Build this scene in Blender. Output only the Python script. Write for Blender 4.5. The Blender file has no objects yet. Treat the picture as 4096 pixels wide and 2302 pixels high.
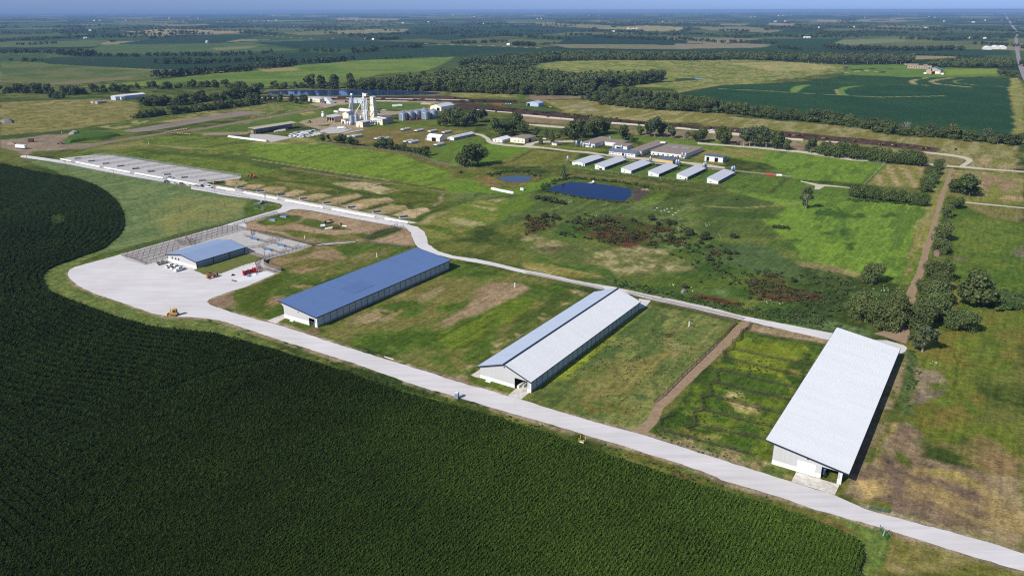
import bpy, math, random
import numpy as np
from mathutils import Vector
from mathutils.geometry import tessellate_polygon

# ------------------------------------------------------------------ camera, sky, sun, exposure
SC = bpy.context.scene
COL = SC.collection
FPX, CX, CY, HCAM = 3040.0, 2048.0, 1151.0, 120.0
PITCH, ROLL = math.atan((CY - 40) / FPX), math.radians(0.1)
cd = bpy.data.cameras.new('camera')
cam = bpy.data.objects.new('camera', cd)
COL.objects.link(cam)
cd.sensor_width = 36.0
cd.lens = FPX / 4096 * 36.0
cd.clip_start, cd.clip_end = 1.0, 120000.0
SC.camera = cam
SUN_AZ, SUN_EL = math.radians(228.0), math.radians(37.0)      # azimuth clockwise from +Y
w = bpy.data.worlds.new('World')
SC.world = w
w.use_nodes = True
nt = w.node_tree
sky = nt.nodes.new('ShaderNodeTexSky')
sky.sky_type = 'NISHITA'
sky.sun_disc = False
sky.sun_elevation = SUN_EL
sky.sun_rotation = SUN_AZ
sky.altitude = 400.0
sky.air_density, sky.dust_density, sky.ozone_density = 1.0, 0.4, 2.5
_g = nt.nodes.new('ShaderNodeNewGeometry'); _sx = nt.nodes.new('ShaderNodeSeparateXYZ')      # clear dry air: a deeper blue towards the horizon
_rp = nt.nodes.new('ShaderNodeValToRGB'); _mx = nt.nodes.new('ShaderNodeMix'); _mx.data_type = 'RGBA'; _mx.blend_type = 'MULTIPLY'
_mx.inputs[0].default_value = 1.0
_tcw = nt.nodes.new('ShaderNodeTexCoord')
nt.links.new(_tcw.outputs['Generated'], _sx.inputs[0]); nt.links.new(_sx.outputs['Z'], _rp.inputs[0])
_rp.color_ramp.elements[0].color = (0.42, 0.66, 1.55, 1); _rp.color_ramp.elements[1].color = (1.0, 1.0, 1.0, 1)
_rp.color_ramp.elements[1].position = 0.2
nt.links.new(sky.outputs[0], _mx.inputs[6]); nt.links.new(_rp.outputs[0], _mx.inputs[7])
nt.links.new(_mx.outputs[2], nt.nodes['Background'].inputs[0])
nt.nodes['Background'].inputs[1].default_value = 0.082
sl = bpy.data.lights.new('sun', 'SUN')
sl.energy, sl.angle, sl.color = 4.45, math.radians(0.5), (1.0, 0.955, 0.89)
so = bpy.data.objects.new('sun', sl)
COL.objects.link(so)
sdir = Vector((math.sin(SUN_AZ) * math.cos(SUN_EL), math.cos(SUN_AZ) * math.cos(SUN_EL), math.sin(SUN_EL)))
so.rotation_euler = sdir.to_track_quat('Z', 'Y').to_euler()
so.location = (0, 0, 300)
SC.view_settings.view_transform = 'Standard'
SC.view_settings.look = 'None'
SC.view_settings.exposure = 0.13
SC.view_settings.gamma = 1.0
SC.cycles.max_bounces = 6
SC.cycles.diffuse_bounces = 2
SC.cycles.glossy_bounces = 2
SC.cycles.transparent_max_bounces = 8
SC.cycles.volume_bounces = 0
SC.cycles.use_denoising = False
SC.cycles.filter_width = 1.15

# ------------------------------------------------------------------ photo pixel -> ground
cp, sp = math.cos(PITCH), math.sin(PITCH)
cr, sr = math.cos(ROLL), math.sin(ROLL)
_r, _f, _d = np.array([1., 0, 0]), np.array([0, cp, -sp]), np.array([0, -sp, -cp])
CM = np.stack([cr * _r + sr * _d, -sr * _r + cr * _d, _f], 1)
from mathutils import Matrix
cam.matrix_world = Matrix(((CM[0, 0], -CM[0, 1], -CM[0, 2], 0), (CM[1, 0], -CM[1, 1], -CM[1, 2], 0),
                           (CM[2, 0], -CM[2, 1], -CM[2, 2], HCAM), (0, 0, 0, 1)))

def _hash(ix, iy, seed):
    h = (ix.astype(np.int64) * 374761393 + iy.astype(np.int64) * 668265263 + seed * 1442695041) & 0x7fffffff
    h = ((h ^ (h >> 13)) * 1274126177) & 0x7fffffff
    return ((h ^ (h >> 16)) & 0xffff) / 65535.0

def vnoise(x, y, seed=0):
    x = np.asarray(x, float); y = np.asarray(y, float)
    ix, iy = np.floor(x), np.floor(y)
    fx, fy = x - ix, y - iy
    fx, fy = fx * fx * (3 - 2 * fx), fy * fy * (3 - 2 * fy)
    a, b = _hash(ix, iy, seed), _hash(ix + 1, iy, seed)
    c, d = _hash(ix, iy + 1, seed), _hash(ix + 1, iy + 1, seed)
    return (a * (1 - fx) + b * fx) * (1 - fy) + (c * (1 - fx) + d * fx) * fy

def fbm(x, y, seed=0, octv=4, gain=0.55):
    s, a, t = 0, 1.0, 0
    for i in range(octv):
        s = s + a * vnoise(x, y, seed + i * 17)
        t += a; a *= gain
        x, y = x * 2.03 + 11.3, y * 2.03 + 5.7
    return s / t

def sstep(a, b, x):
    t = np.clip((x - a) / (b - a), 0, 1)
    return t * t * (3 - 2 * t)

def terrain(x, y):
    r = np.hypot(x, y)
    k = sstep(2000, 6000, r)
    k2 = sstep(9000, 20000, r)
    return k * (26 * (fbm(np.asarray(x) / 2300, np.asarray(y) / 2300, 91, 3) - 0.5)) + k2 * 45 * (fbm(np.asarray(x) / 5200, np.asarray(y) / 5200, 95, 2) - 0.5)

CROP = {'A': (0, 0, 1), 'O': (0, 0, 4096 / 2576), 'C4': (0, 350, 1100 / 2576), 'C5': (1000, 350, 900 / 2576), 'C6': (1800, 350, 1100 / 2576),
        'C7': (2800, 350, 1296 / 2576), 'N1': (400, 780, 900 / 2576), 'N2': (900, 700, 1000 / 2576), 'N3': (1000, 950, 1000 / 2576),
        'N4': (1750, 1100, 1000 / 2576), 'N5': (2900, 1250, 1000 / 1931), 'N6': (2100, 850, 1200 / 2576), 'N7': (3200, 800, 896 / 1853),
        'N8': (3100, 1700, 996 / 2396), 'F1': (0, 0, 1400 / 2576), 'F2': (1350, 0, 1400 / 2576), 'F3': (2700, 0, 1396 / 2576),
        'M': (1280, 380, 500 / 2576), 'D': (600, 980, 500 / 2576), 'H': (2250, 520, 600 / 2576), 'Q': (600, 660, 400 / 2576),
        'W': (2200, 1650, 800 / 2574)}

def C(crop, x, y):
    a, b, s = CROP[crop]
    return a + x * s, b + y * s

def pts(crop, s):
    out = []
    for t in s.split():
        x, y = t.split(',')
        out.append(C(crop, float(x), float(y)))
    return out

def G(px, py, z=0.0):
    d = CM @ np.array([px - CX, py - CY, FPX])
    if d[2] > -0.0035: d[2] = -0.0035
    t = (z - HCAM) / d[2]
    for _ in range(12):
        h = float(terrain(d[0] * t, d[1] * t))
        t2 = (z + h - HCAM) / d[2]
        if abs(t2 - t) < 0.5 or t > 30000: break
        t = 0.5 * (t + t2)
    x, y = d[0] * t, d[1] * t
    return np.array([x, y, float(terrain(x, y)) + z])

def GC(crop, x, y, z=0.0):
    return G(*C(crop, x, y), z)

def P(wp):
    v = CM.T @ (np.asarray(wp, float) - [0, 0, HCAM])
    return v[0] / v[2] * FPX + CX, v[1] / v[2] * FPX + CY

def zat(base, ytop):
    """height above ground point base (world) whose picture row is ytop"""
    lo, hi = 0.0, 90.0
    for _ in range(40):
        m = (lo + hi) / 2
        if P(base + np.array([0, 0, m]))[1] > ytop: lo = m
        else: hi = m
    return lo

def gpoly(crop, s, z=0.0):
    return [G(*p, z) for p in pts(crop, s)]

# ------------------------------------------------------------------ colour: pictures' sRGB -> albedo
KLIT = 0.98
def lin(c):
    c = c / 255.0
    return c / 12.92 if c <= 0.04045 else ((c + 0.055) / 1.055) ** 2.4
def alb(r, g, b, k=None):
    k = k or KLIT
    return (min(lin(r) / k, .92), min(lin(g) / k, .92), min(lin(b) / k, .92))

MATS = {}
def mat(name, rgb, rough=0.8, var=0.12, scale=1.0, metal=0.0, spec=0.3, bump=0.0, bscale=None, rgb2=None, objrand=0.0, stretch=None, turn=0.0, big=0.0, bamp=.2):
    """plain principled surface with world-space mottling"""
    if name in MATS: return MATS[name]
    m = bpy.data.materials.new(name); m.use_nodes = True
    t = m.node_tree; n = t.nodes; b = n['Principled BSDF']
    b.inputs['Roughness'].default_value = rough
    b.inputs['Metallic'].default_value = metal
    b.inputs['Specular IOR Level'].default_value = spec
    tc = n.new('ShaderNodeTexCoord')
    vec = tc.outputs['Object']
    if stretch:
        mp = n.new('ShaderNodeMapping'); mp.inputs['Scale'].default_value = stretch; mp.vector_type = 'TEXTURE' if False else 'POINT'; mp.inputs['Rotation'].default_value = (0, 0, turn)
        t.links.new(vec, mp.inputs[0]); vec = mp.outputs[0]
    nz = n.new('ShaderNodeTexNoise'); nz.inputs['Scale'].default_value = scale; nz.inputs['Detail'].default_value = 5
    nz.inputs['Roughness'].default_value = 0.65
    t.links.new(vec, nz.inputs['Vector'])
    rp = n.new('ShaderNodeValToRGB')
    c2 = rgb2 or tuple(c * (1 - 2 * var) for c in rgb)
    rp.color_ramp.elements[0].position, rp.color_ramp.elements[1].position = 0.32, 0.62
    rp.color_ramp.elements[0].color = (*c2, 1)
    rp.color_ramp.elements[1].color = (*rgb, 1)
    t.links.new(nz.outputs[0], rp.inputs[0])
    out = rp.outputs[0]
    if big:
        n2 = n.new('ShaderNodeTexNoise'); n2.inputs['Scale'].default_value = big; n2.inputs['Detail'].default_value = 4; n2.inputs['Roughness'].default_value = .6
        m2 = n.new('ShaderNodeMapRange'); m2.inputs[1].default_value = .3; m2.inputs[2].default_value = .7; m2.inputs[3].default_value = 1 - bamp; m2.inputs[4].default_value = 1 + bamp
        x2 = n.new('ShaderNodeMix'); x2.data_type = 'RGBA'; x2.blend_type = 'MULTIPLY'; x2.inputs[0].default_value = 1
        t.links.new(tc.outputs['Object'], n2.inputs['Vector']); t.links.new(n2.outputs[0], m2.inputs[0]); t.links.new(out, x2.inputs[6]); t.links.new(m2.outputs[0], x2.inputs[7]); out = x2.outputs[2]
    if objrand:
        oi = n.new('ShaderNodeObjectInfo')
        hs = n.new('ShaderNodeHueSaturation')
        ma = n.new('ShaderNodeMapRange'); ma.inputs[3].default_value = 1 - objrand; ma.inputs[4].default_value = 1 + objrand
        t.links.new(oi.outputs['Random'], ma.inputs[0]); t.links.new(ma.outputs[0], hs.inputs['Value'])
        mb = n.new('ShaderNodeMapRange'); mb.inputs[3].default_value = 0.5 - objrand * .08; mb.inputs[4].default_value = 0.5 + objrand * .05
        mu = n.new('ShaderNodeMath'); mu.operation = 'FRACT'
        m3 = n.new('ShaderNodeMath'); m3.operation = 'MULTIPLY'; m3.inputs[1].default_value = 7.31
        t.links.new(oi.outputs['Random'], m3.inputs[0]); t.links.new(m3.outputs[0], mu.inputs[0]); t.links.new(mu.outputs[0], mb.inputs[0])
        t.links.new(mb.outputs[0], hs.inputs['Hue'])
        t.links.new(out, hs.inputs['Color']); out = hs.outputs[0]
    t.links.new(out, b.inputs['Base Color'])
    if bump:
        bp = n.new('ShaderNodeBump'); bp.inputs['Strength'].default_value = bump; bp.inputs['Distance'].default_value = 0.3
        nb = n.new('ShaderNodeTexNoise'); nb.inputs['Scale'].default_value = bscale or scale * 3; nb.inputs['Detail'].default_value = 3
        t.links.new(vec, nb.inputs['Vector'])
        t.links.new(nb.outputs[0], bp.inputs['Height']); t.links.new(bp.outputs[0], b.inputs['Normal'])
    MATS[name] = m
    return m

# ------------------------------------------------------------------ mesh builder and scene-graph helpers
class MB:
    def __init__(s): s.v, s.f = [], []
    def add(s, vs, fs):
        o = len(s.v); s.v += [tuple(map(float, q)) for q in vs]; s.f += [tuple(i + o for i in q) for q in fs]; return s
    def box(s, x0, x1, y0, y1, z0, z1):
        return s.add([(x0, y0, z0), (x1, y0, z0), (x1, y1, z0), (x0, y1, z0), (x0, y0, z1), (x1, y0, z1), (x1, y1, z1), (x0, y1, z1)],
                     [(3, 2, 1, 0), (4, 5, 6, 7), (0, 1, 5, 4), (1, 2, 6, 5), (2, 3, 7, 6), (3, 0, 4, 7)])
    def prism(s, poly, y0, y1):
        """poly in x,z (counter-clockwise seen from -y), extruded along y"""
        n = len(poly)
        vs = [(x, y0, z) for x, z in poly] + [(x, y1, z) for x, z in poly]
        return s.add(vs, [tuple(range(n)), tuple(range(2 * n - 1, n - 1, -1))] + [((i + 1) % n, i, i + n, (i + 1) % n + n) for i in range(n)])
    def prismx(s, poly, x0, x1):
        """poly in y,z extruded along x"""
        n = len(poly)
        vs = [(x0, y, z) for y, z in poly] + [(x1, y, z) for y, z in poly]
        return s.add(vs, [tuple(range(n - 1, -1, -1)), tuple(range(n, 2 * n))] + [(i, (i + 1) % n, (i + 1) % n + n, i + n) for i in range(n)])
    def tube(s, a, b, r0, r1=None, n=8, cap=True):
        r1 = r0 if r1 is None else r1
        a, b = Vector(a), Vector(b); d = (b - a)
        if d.length < 1e-6: return s
        d.normalize(); u = d.orthogonal().normalized(); w = d.cross(u)
        vs = []
        for q, r in ((a, r0), (b, r1)):
            for i in range(n):
                t = 2 * math.pi * i / n
                vs.append(q + u * (math.cos(t) * r) + w * (math.sin(t) * r))
        fs = [(i, (i + 1) % n, (i + 1) % n + n, i + n) for i in range(n)]
        if cap: fs += [tuple(range(n - 1, -1, -1)), tuple(range(n, 2 * n))]
        return s.add(vs, fs)
    def lathe(s, prof, cx=0, cy=0, n=16):
        vs = []
        for r, z in prof:
            for i in range(n):
                t = 2 * math.pi * i / n
                vs.append((cx + r * math.cos(t), cy + r * math.sin(t), z))
        fs = []
        for k in range(len(prof) - 1):
            for i in range(n):
                fs.append((k * n + i, k * n + (i + 1) % n, (k + 1) * n + (i + 1) % n, (k + 1) * n + i))
        fs.append(tuple(range(n - 1, -1, -1))); fs.append(tuple(range((len(prof) - 1) * n, len(prof) * n)))
        return s.add(vs, fs)
    def mesh(s, name, m=None, smooth=False):
        me = bpy.data.meshes.new(name); me.from_pydata(s.v, [], s.f)
        if m: me.materials.append(m)
        if smooth: me.polygons.foreach_set('use_smooth', [True] * len(me.polygons))
        me.update(); return me
    def build(s, name, m, parent=None, smooth=False):
        o = bpy.data.objects.new(name, s.mesh(name, m, smooth)); COL.objects.link(o)
        if parent: o.parent = parent
        return o

def tag(o, label=None, cat=None, group=None, kind=None):
    if label: o['label'] = label
    if cat: o['category'] = cat
    if group: o['group'] = group
    if kind: o['kind'] = kind
    return o

def empty(name, loc, rz=0.0, label=None, cat=None, group=None):
    o = bpy.data.objects.new(name, None); COL.objects.link(o)
    o.location = tuple(map(float, loc)); o.rotation_euler = (0, 0, rz)
    return tag(o, label, cat, group)

KIDS = {}
def kids(o):
    if o.name not in KIDS: KIDS[o.name] = list(o.children)
    return KIDS[o.name]

def dup(src, loc, rz=None, label=None, group=None, scale=None):
    c = src.copy(); COL.objects.link(c); c.location = tuple(map(float, loc))
    if rz is not None: c.rotation_euler = (0, 0, rz)
    if scale is not None: c.scale = scale if hasattr(scale, '__len__') else (scale,) * 3
    if label: c['label'] = label
    if group: c['group'] = group
    for k in kids(src):
        q = k.copy(); COL.objects.link(q); q.parent = c
        for k2 in kids(k):
            q2 = k2.copy(); COL.objects.link(q2); q2.parent = q
    return c

def np_mesh(name, V, F, m, smooth=False):
    """V (n,3) F (m,k) numpy arrays"""
    me = bpy.data.meshes.new(name)
    k = F.shape[1]
    me.vertices.add(len(V)); me.vertices.foreach_set('co', np.ascontiguousarray(V, np.float32).ravel())
    me.loops.add(F.size); me.loops.foreach_set('vertex_index', np.ascontiguousarray(F, np.int32).ravel())
    me.polygons.add(len(F)); me.polygons.foreach_set('loop_start', np.arange(0, F.size, k, dtype=np.int32))
    if smooth: me.polygons.foreach_set('use_smooth', np.ones(len(F), bool))
    me.materials.append(m)
    me.update(calc_edges=True)
    return me

AZ = math.radians(33.1)                                  # compass of the farm's long buildings
ED = np.array([math.cos(AZ), -math.sin(AZ), 0.]); DD = np.array([math.sin(AZ), math.cos(AZ), 0.])
# ------------------------------------------------------------------ the land: one sheet, its cover mapped field by field
def seg_dist(X, Y, pl, closed):
    """distance to polyline and inside flag"""
    d2 = np.full(X.shape, 1e18); ins = np.zeros(X.shape, bool)
    n = len(pl)
    for i in range(n if closed else n - 1):
        ax, ay = pl[i][:2]; bx, by = pl[(i + 1) % n][:2]
        ex, ey = bx - ax, by - ay
        L = ex * ex + ey * ey + 1e-9
        t = np.clip(((X - ax) * ex + (Y - ay) * ey) / L, 0, 1)
        d2 = np.minimum(d2, (X - ax - t * ex) ** 2 + (Y - ay - t * ey) ** 2)
        if closed:
            c = (ay > Y) != (by > Y)
            ins ^= c & (X < (bx - ax) * (Y - ay) / (by - ay + 1e-12) + ax)
    return np.sqrt(d2), ins

AST = math.radians(0.075)
az_f = np.arange(-46.5, 46.5, 0.078)
dep = np.concatenate([[89.0, 75, 64, 56, 50], np.arange(46, 9, -0.08), np.arange(9, .9, -.034), np.arange(.9, .6, -.05), np.array([.56, .5, .44, .38, .33, .28, .24, .2, .17])])
az_c = np.concatenate([az_f, np.arange(47, 313, 4.0)])
rad = HCAM / np.tan(np.radians(dep))
AZg, Rg = np.meshgrid(np.radians(az_c), rad)
gx, gy = (np.sin(AZg) * Rg).ravel(), (np.cos(AZg) * Rg).ravel()
gz = terrain(gx, gy)
gr = np.hypot(gx, gy)
# shared noise fields in world metres
u_ = gx * DD[0] + gy * DD[1]; v_ = gx * ED[0] + gy * ED[1]
NZ = {'big': fbm(gx / 60, gy / 60, 1, 4), 'mid': fbm(gx / 17, gy / 17, 2, 4), 'fine': fbm(gx / 4.5, gy / 4.5, 3, 3, .7),
      'row': fbm(u_ / 38, v_ / 7, 4, 4), 'cross': fbm(u_ / 7, v_ / 38, 5, 4), 'huge': fbm(gx / 300, gy / 300, 6, 4)}
for k in list(NZ):
    z = NZ[k]; NZ[k] = np.clip((z - z.mean()) / (z.std() * 3.4) + .5, 0, 1)
wx, wy = fbm(gx / 22, gy / 22, 31, 3) - .5, fbm(gx / 22, gy / 22, 37, 3) - .5
wfx, wfy = fbm(gx / 3.5, gy / 3.5, 41, 2) - .5, fbm(gx / 3.5, gy / 3.5, 43, 2) - .5
GC_ = np.zeros((len(gx), 3))

def rgbl(c): return np.array([lin(c[0]), lin(c[1]), lin(c[2])]) / KLIT

def mixc(idx, cols, nz, lo, hi):
    n = NZ[nz][idx] if isinstance(nz, str) else nz[idx]
    n = np.clip(n * .75 + NZ['fine'][idx] * .25, 0, 1)
    cols = [rgbl(c) for c in cols]
    if len(cols) == 1: return np.repeat(cols[0][None], len(n), 0)
    k = len(cols) - 1
    t = np.clip((n - lo) / (hi - lo), 0, .99999) * k
    i = t.astype(int); fr = (t - i)[:, None]; fr = fr * fr * (3 - 2 * fr)
    ca = np.array(cols)
    return ca[i] * (1 - fr) + ca[i + 1] * fr

def paint(crop, s, cols, soft=1.5, warp=3.0, nz='mid', a=1.0, lo=.25, hi=.75, patchy=0.0, world=None):
    pl = world or [p[:2] for p in gpoly(crop, s)]
    xs, ys = [p[0] for p in pl], [p[1] for p in pl]
    m = soft + warp + 2
    idx = np.where((gx > min(xs) - m) & (gx < max(xs) + m) & (gy > min(ys) - m) & (gy < max(ys) + m))[0]
    if not len(idx): return
    X = gx[idx] + wx[idx] * warp * 2 + wfx[idx] * min(warp, 1.5)
    Y = gy[idx] + wy[idx] * warp * 2 + wfy[idx] * min(warp, 1.5)
    d, ins = seg_dist(X, Y, pl, True)
    sd = np.where(ins, d, -d)
    al = sstep(-soft, soft, sd) * a
    if patchy: al = al * sstep(patchy - .14, patchy + .14, NZ['mid'][idx] * .6 + NZ['fine'][idx] * .4)
    c = mixc(idx, cols, nz, lo, hi)
    GC_[idx] = GC_[idx] * (1 - al[:, None]) + c * al[:, None]

def stroke(crop, s, width, cols, soft=0.6, warp=1.0, nz='fine', a=1.0, patchy=0.0, world=None):
    pl = world or [p[:2] for p in gpoly(crop, s)]
    xs, ys = [p[0] for p in pl], [p[1] for p in pl]
    m = width + soft + warp + 2
    idx = np.where((gx > min(xs) - m) & (gx < max(xs) + m) & (gy > min(ys) - m) & (gy < max(ys) + m))[0]
    if not len(idx): return
    d, _ = seg_dist(gx[idx] + wx[idx] * warp * 2, gy[idx] + wy[idx] * warp * 2, pl, False)
    al = (1 - sstep(width / 2 - soft, width / 2 + soft, d)) * a
    if patchy: al = al * sstep(patchy - .14, patchy + .14, NZ['mid'][idx] * .5 + NZ['fine'][idx] * .5)
    c = mixc(idx, cols, nz, .25, .75)
    GC_[idx] = GC_[idx] * (1 - al[:, None]) + c * al[:, None]

# colour chips as they look in sunlight
GR, DG, LG, TAN, DIRT, STRAW = (80, 98, 42), (55, 76, 32), (108, 132, 48), (146, 130, 100), (134, 110, 88), (158, 148, 98)
OLV, RUST, SAGE, LIME, BROWN, MINT = (98, 108, 55), (98, 66, 44), (98, 120, 78), (122, 146, 48), (110, 92, 72), (84, 110, 62)
SOY, CORN, HAY = (44, 74, 46), (34, 62, 40), (128, 128, 72)

# far patchwork of section fields, in the farm's own compass
cu, cv = np.floor(u_ / 620 + .3), np.floor(v_ / 430 + .2 + .37 * _hash(np.floor(u_ / 620 + .3), cu_ := np.zeros_like(u_), 3))
h1 = _hash(cu, cv, 11)
pal = np.array([rgbl(c) for c in [(44, 72, 44), (40, 66, 42), (58, 84, 50), (48, 76, 44), (76, 100, 58), (42, 70, 46), (92, 108, 66), (132, 126, 92), (52, 80, 48), (60, 90, 48)]])
GC_[:] = pal[np.clip((h1 * len(pal)).astype(int), 0, len(pal) - 1)]
GC_ *= (0.82 + .36 * NZ['huge'])[:, None]
near = (1 - sstep(1500, 2000, gr))[:, None]
base = mixc(np.arange(len(gx)), [DG, GR, (100, 112, 55)], 'mid', .2, .8)
GC_[:] = GC_ * (1 - near) + base * near

# ---- far fields (left, middle, right thirds of the distance)
paint('F1', '0,400 360,400 300,440 0,450', [(58, 86, 52), (66, 92, 54)], 6, 6)
paint('F1', '0,455 130,455 480,470 900,505 1250,525 1150,580 700,600 340,615 0,600', [(72, 98, 52), (84, 106, 58), (98, 112, 64)], 4, 6, 'big')
paint('F1', '340,612 700,580 1000,560 960,580 560,620 350,628', [(120, 112, 82)], 4, 6)
paint('F1', '300,440 1250,425 1500,470 1200,515 700,490 350,470', [(38, 66, 48), (42, 70, 48)], 4, 3)
paint('F1', '880,480 2080,470 1300,515', [(40, 68, 48)], 4, 3)
paint('F1', '1180,585 2170,480 2576,455 2576,600 1900,640 1500,600 1000,640 560,640', [(84, 116, 52), (94, 126, 54), (108, 134, 62)], 4, 5, 'big')
paint('F1', '1880,510 2050,490 2200,500 2190,520 1950,530', [(150, 146, 96)], 8, 10, a=.8)
paint('F1', '860,325 1300,265 1980,260 1600,320 1100,335', [(38, 66, 50), (44, 72, 52)], 6, 4)
paint('F1', '640,370 760,330 1300,325 1650,320 2200,290 2576,300 2576,330 1800,340 2200,365 1700,390 1000,400', [(70, 100, 60), (80, 106, 64)], 6, 6, 'big')
paint('F1', '1850,315 2576,290 2576,360 2200,360', [(38, 66, 50)], 6, 4)
paint('F1', '1540,355 1900,335 1850,355 1600,372', [(132, 132, 92)], 10, 12, a=.7)
paint('F1', '880,233 1030,240 1130,218 1250,212 1500,225 1830,238 1650,250 1300,262 1110,262', [(160, 146, 108), (150, 136, 100)], 8, 6)
paint('F1', '2060,400 2576,395 2576,445 2080,440', [(40, 68, 50)], 6, 4)
paint('F1', '1900,265 2340,285', [(90, 100, 70)], 5)
stroke('F1', '1900,262 2100,278 2340,288 2576,280', 7, [(158, 148, 118)], 2, 3)
stroke('F1', '50,213 300,213 420,218 520,230', 9, [(160, 150, 118)], 2, 3)
paint('F1', '2050,245 2350,225 2576,220 2576,255 2200,262', [(118, 122, 84), (98, 112, 72)], 6, 8, 'row')
paint('F2', '0,130 460,135 440,150 0,148', [(158, 136, 112)], 8, 5)
paint('F2', '0,225 260,212 520,212 500,235 150,252 0,252', [(148, 140, 104), (120, 124, 84)], 5, 8, 'cross')
paint('F2', '0,300 600,310 850,325 200,345 0,365', [(36, 64, 48)], 5, 3)
paint('F2', '560,200 1320,185 1850,215 1600,250 1200,270 800,300 400,270', [(38, 68, 50), (44, 74, 54)], 6, 4)
paint('F2', '330,345 860,335 1300,350 1450,352 1240,375 900,410 300,432 0,440 0,400', [(36, 66, 48), (42, 72, 50)], 4, 3)
paint('F2', '1440,165 1900,185 2100,205 1900,215 1500,190', [(128, 132, 92)], 6, 6)
paint('F2', '1900,215 2270,195 2560,208 2400,235', [(150, 150, 104), (138, 140, 96)], 6, 6)
paint('F2', '1560,330 1800,320 2576,335 2576,365 1700,355', [(128, 122, 92), (116, 114, 86)], 5, 5)
paint('F2', '1720,275 2000,270 2576,300 2576,330 1600,325', [(36, 64, 48)], 5, 4)
stroke('F2', '600,322 850,330 1100,338 1500,355', 9, [(165, 158, 132)], 2, 2)
paint('F2', '0,450 400,435 860,420 760,480 650,520 350,540 100,600 0,600', [(88, 122, 54), (98, 130, 56), (110, 134, 62)], 3, 4, 'big')
paint('F2', '1470,470 1750,440 2576,445 2576,650 2200,640 2000,560 1480,500', [(150, 146, 88), (112, 130, 62), (98, 124, 56)], 4, 8, 'mid')
paint('F3', '0,450 500,440 900,460 1280,480 1240,500 1260,530 700,600 250,640 0,690', [(104, 126, 58), (150, 146, 92), (92, 116, 52)], 3, 10, 'mid')
paint('F3', '380,470 800,455 1220,490 1060,520 700,530 560,490', [(168, 156, 104), (140, 138, 80)], 6, 12)
paint('F3', '0,680 330,620 960,600 560,640 300,680', [(160, 150, 98), (118, 124, 62)], 5, 8)
paint('F3', '700,585 830,585 820,592', [(92, 62, 50)], 4, 4)
paint('F3', '0,580 140,575 190,590 0,602', [(52, 80, 44)], 4, 4)
paint('F3', '1280,480 1740,475 1790,500 2060,500 2380,510 2540,560 1700,575 1250,560', [(88, 122, 52), (98, 132, 54)], 3, 4)
paint('F3', '2000,515 2370,505 2380,545 2000,555', [(118, 146, 56)], 4, 5)
for q in ['1300,512 1400,510 1380,520 1300,520', '1440,503 1500,502 1480,512 1430,512', '1520,528 1560,526 1550,536 1500,535', '1560,503 1620,502 1600,510']:
    paint('F3', q, [(44, 72, 40)], 1, 1)
for q in ['1330,523 1370,522 1360,530 1325,530', '1400,520 1440,518 1430,526 1398,526', '1460,528 1500,527 1490,534', '1240,535 1290,533 1280,540', '1690,470 1800,470 1790,490 1700,480']:
    paint('F3', q, [(176, 162, 118)], 1, 1)
paint('F3', '1570,568 1720,570 1710,586 1560,583', [(196, 172, 128)], 1, 1, 'cross')
# the big soybean field with its contour strips
paint('F3', '0,690 330,630 960,600 1300,552 1700,570 2480,578 2470,620 2480,690 2540,760 2560,900 2560,1100 2000,1000 1200,900', [(40, 74, 44), (46, 80, 46)], 3, 2, 'big')
paint('C7', '0,60 200,0 2460,0 2490,160 2490,385 2200,330 1500,260 800,170', [(36, 72, 46), (42, 78, 48)], 3, 2, 'big')
stroke('F3', '330,657 600,668 870,683 1200,702 1500,717 2000,708', 6, [(140, 150, 96), (110, 134, 74)], 2, 2)
stroke('F3', '1000,604 1300,612 1620,625', 5, [(104, 130, 70)], 2, 2)
stroke('F3', '1500,625 1860,632', 3, [(88, 116, 62)], 2, 2)
paint('F3', '850,660 880,640 930,628 1010,626 950,645 905,680 855,680', [(104, 140, 60)], 2, 1)
paint('F3', '1185,668 1230,645 1300,636 1400,633 1290,648 1245,668 1260,690 1290,706 1210,702', [(96, 134, 66)], 2, 1)
stroke('F3', '1187,660 1200,690 1225,703', 4, [(150, 140, 96)], 2, 1)
stroke('F3', '1860,575 1770,590 1740,605 1770,620 1850,632', 9, [(150, 150, 106)], 3, 3, patchy=.3)
stroke('F3', '2040,575 1930,588 1890,602 1930,620 2050,632 2160,643', 9, [(156, 152, 110)], 3, 3, patchy=.3)
stroke('F3', '2120,588 2060,598 2070,612 2200,628 2420,640', 5, [(110, 134, 76)], 2, 2)
for q, cl in [('100,205 520,203 800,234 690,248 270,230', (124, 122, 96)), ('690,172 880,180 870,195 690,190', (150, 138, 112)), ('1000,148 1220,142 1230,156 1000,156', (160, 146, 116)), ('1340,147 1700,150 1700,160 1400,156', (150, 134, 112)), ('0,325 500,320 730,330 640,352 0,362', (134, 126, 104)), ('1200,292 1680,290 1720,305 1300,332 1150,335', (112, 130, 92)),
              ('0,206 90,208 0,236', (158, 150, 112)), ('760,287 1260,285 1100,346 700,346', (42, 74, 48)), ('1920,268 2460,290 2450,305 1900,300', (44, 78, 50)), ('330,182 560,180 500,195 330,192', (132, 132, 100)), ('1500,372 2480,370 2480,410 1600,400', (44, 76, 48)), ('1740,412 2080,415 2060,430 1750,440', (150, 136, 100)), ('0,100 300,95 500,110 0,120', (70, 96, 66)), ('900,100 1500,95 1500,110 900,112', (84, 104, 76))]:
    paint('F3', q, [cl], 6, 5)
for q, cl in [('820,105 1000,100 980,112 830,112', (122, 124, 88)), ('620,125 1000,118 980,135 700,135', (96, 116, 76)), ('1200,150 1600,140 1600,160 1300,165', (90, 114, 74)), ('660,72 740,70 740,76 660,76', (150, 142, 116)), ('0,160 300,158 500,180 200,198 0,200', (84, 108, 70))]:
    paint('F2', q, [cl], 6, 5)
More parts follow.
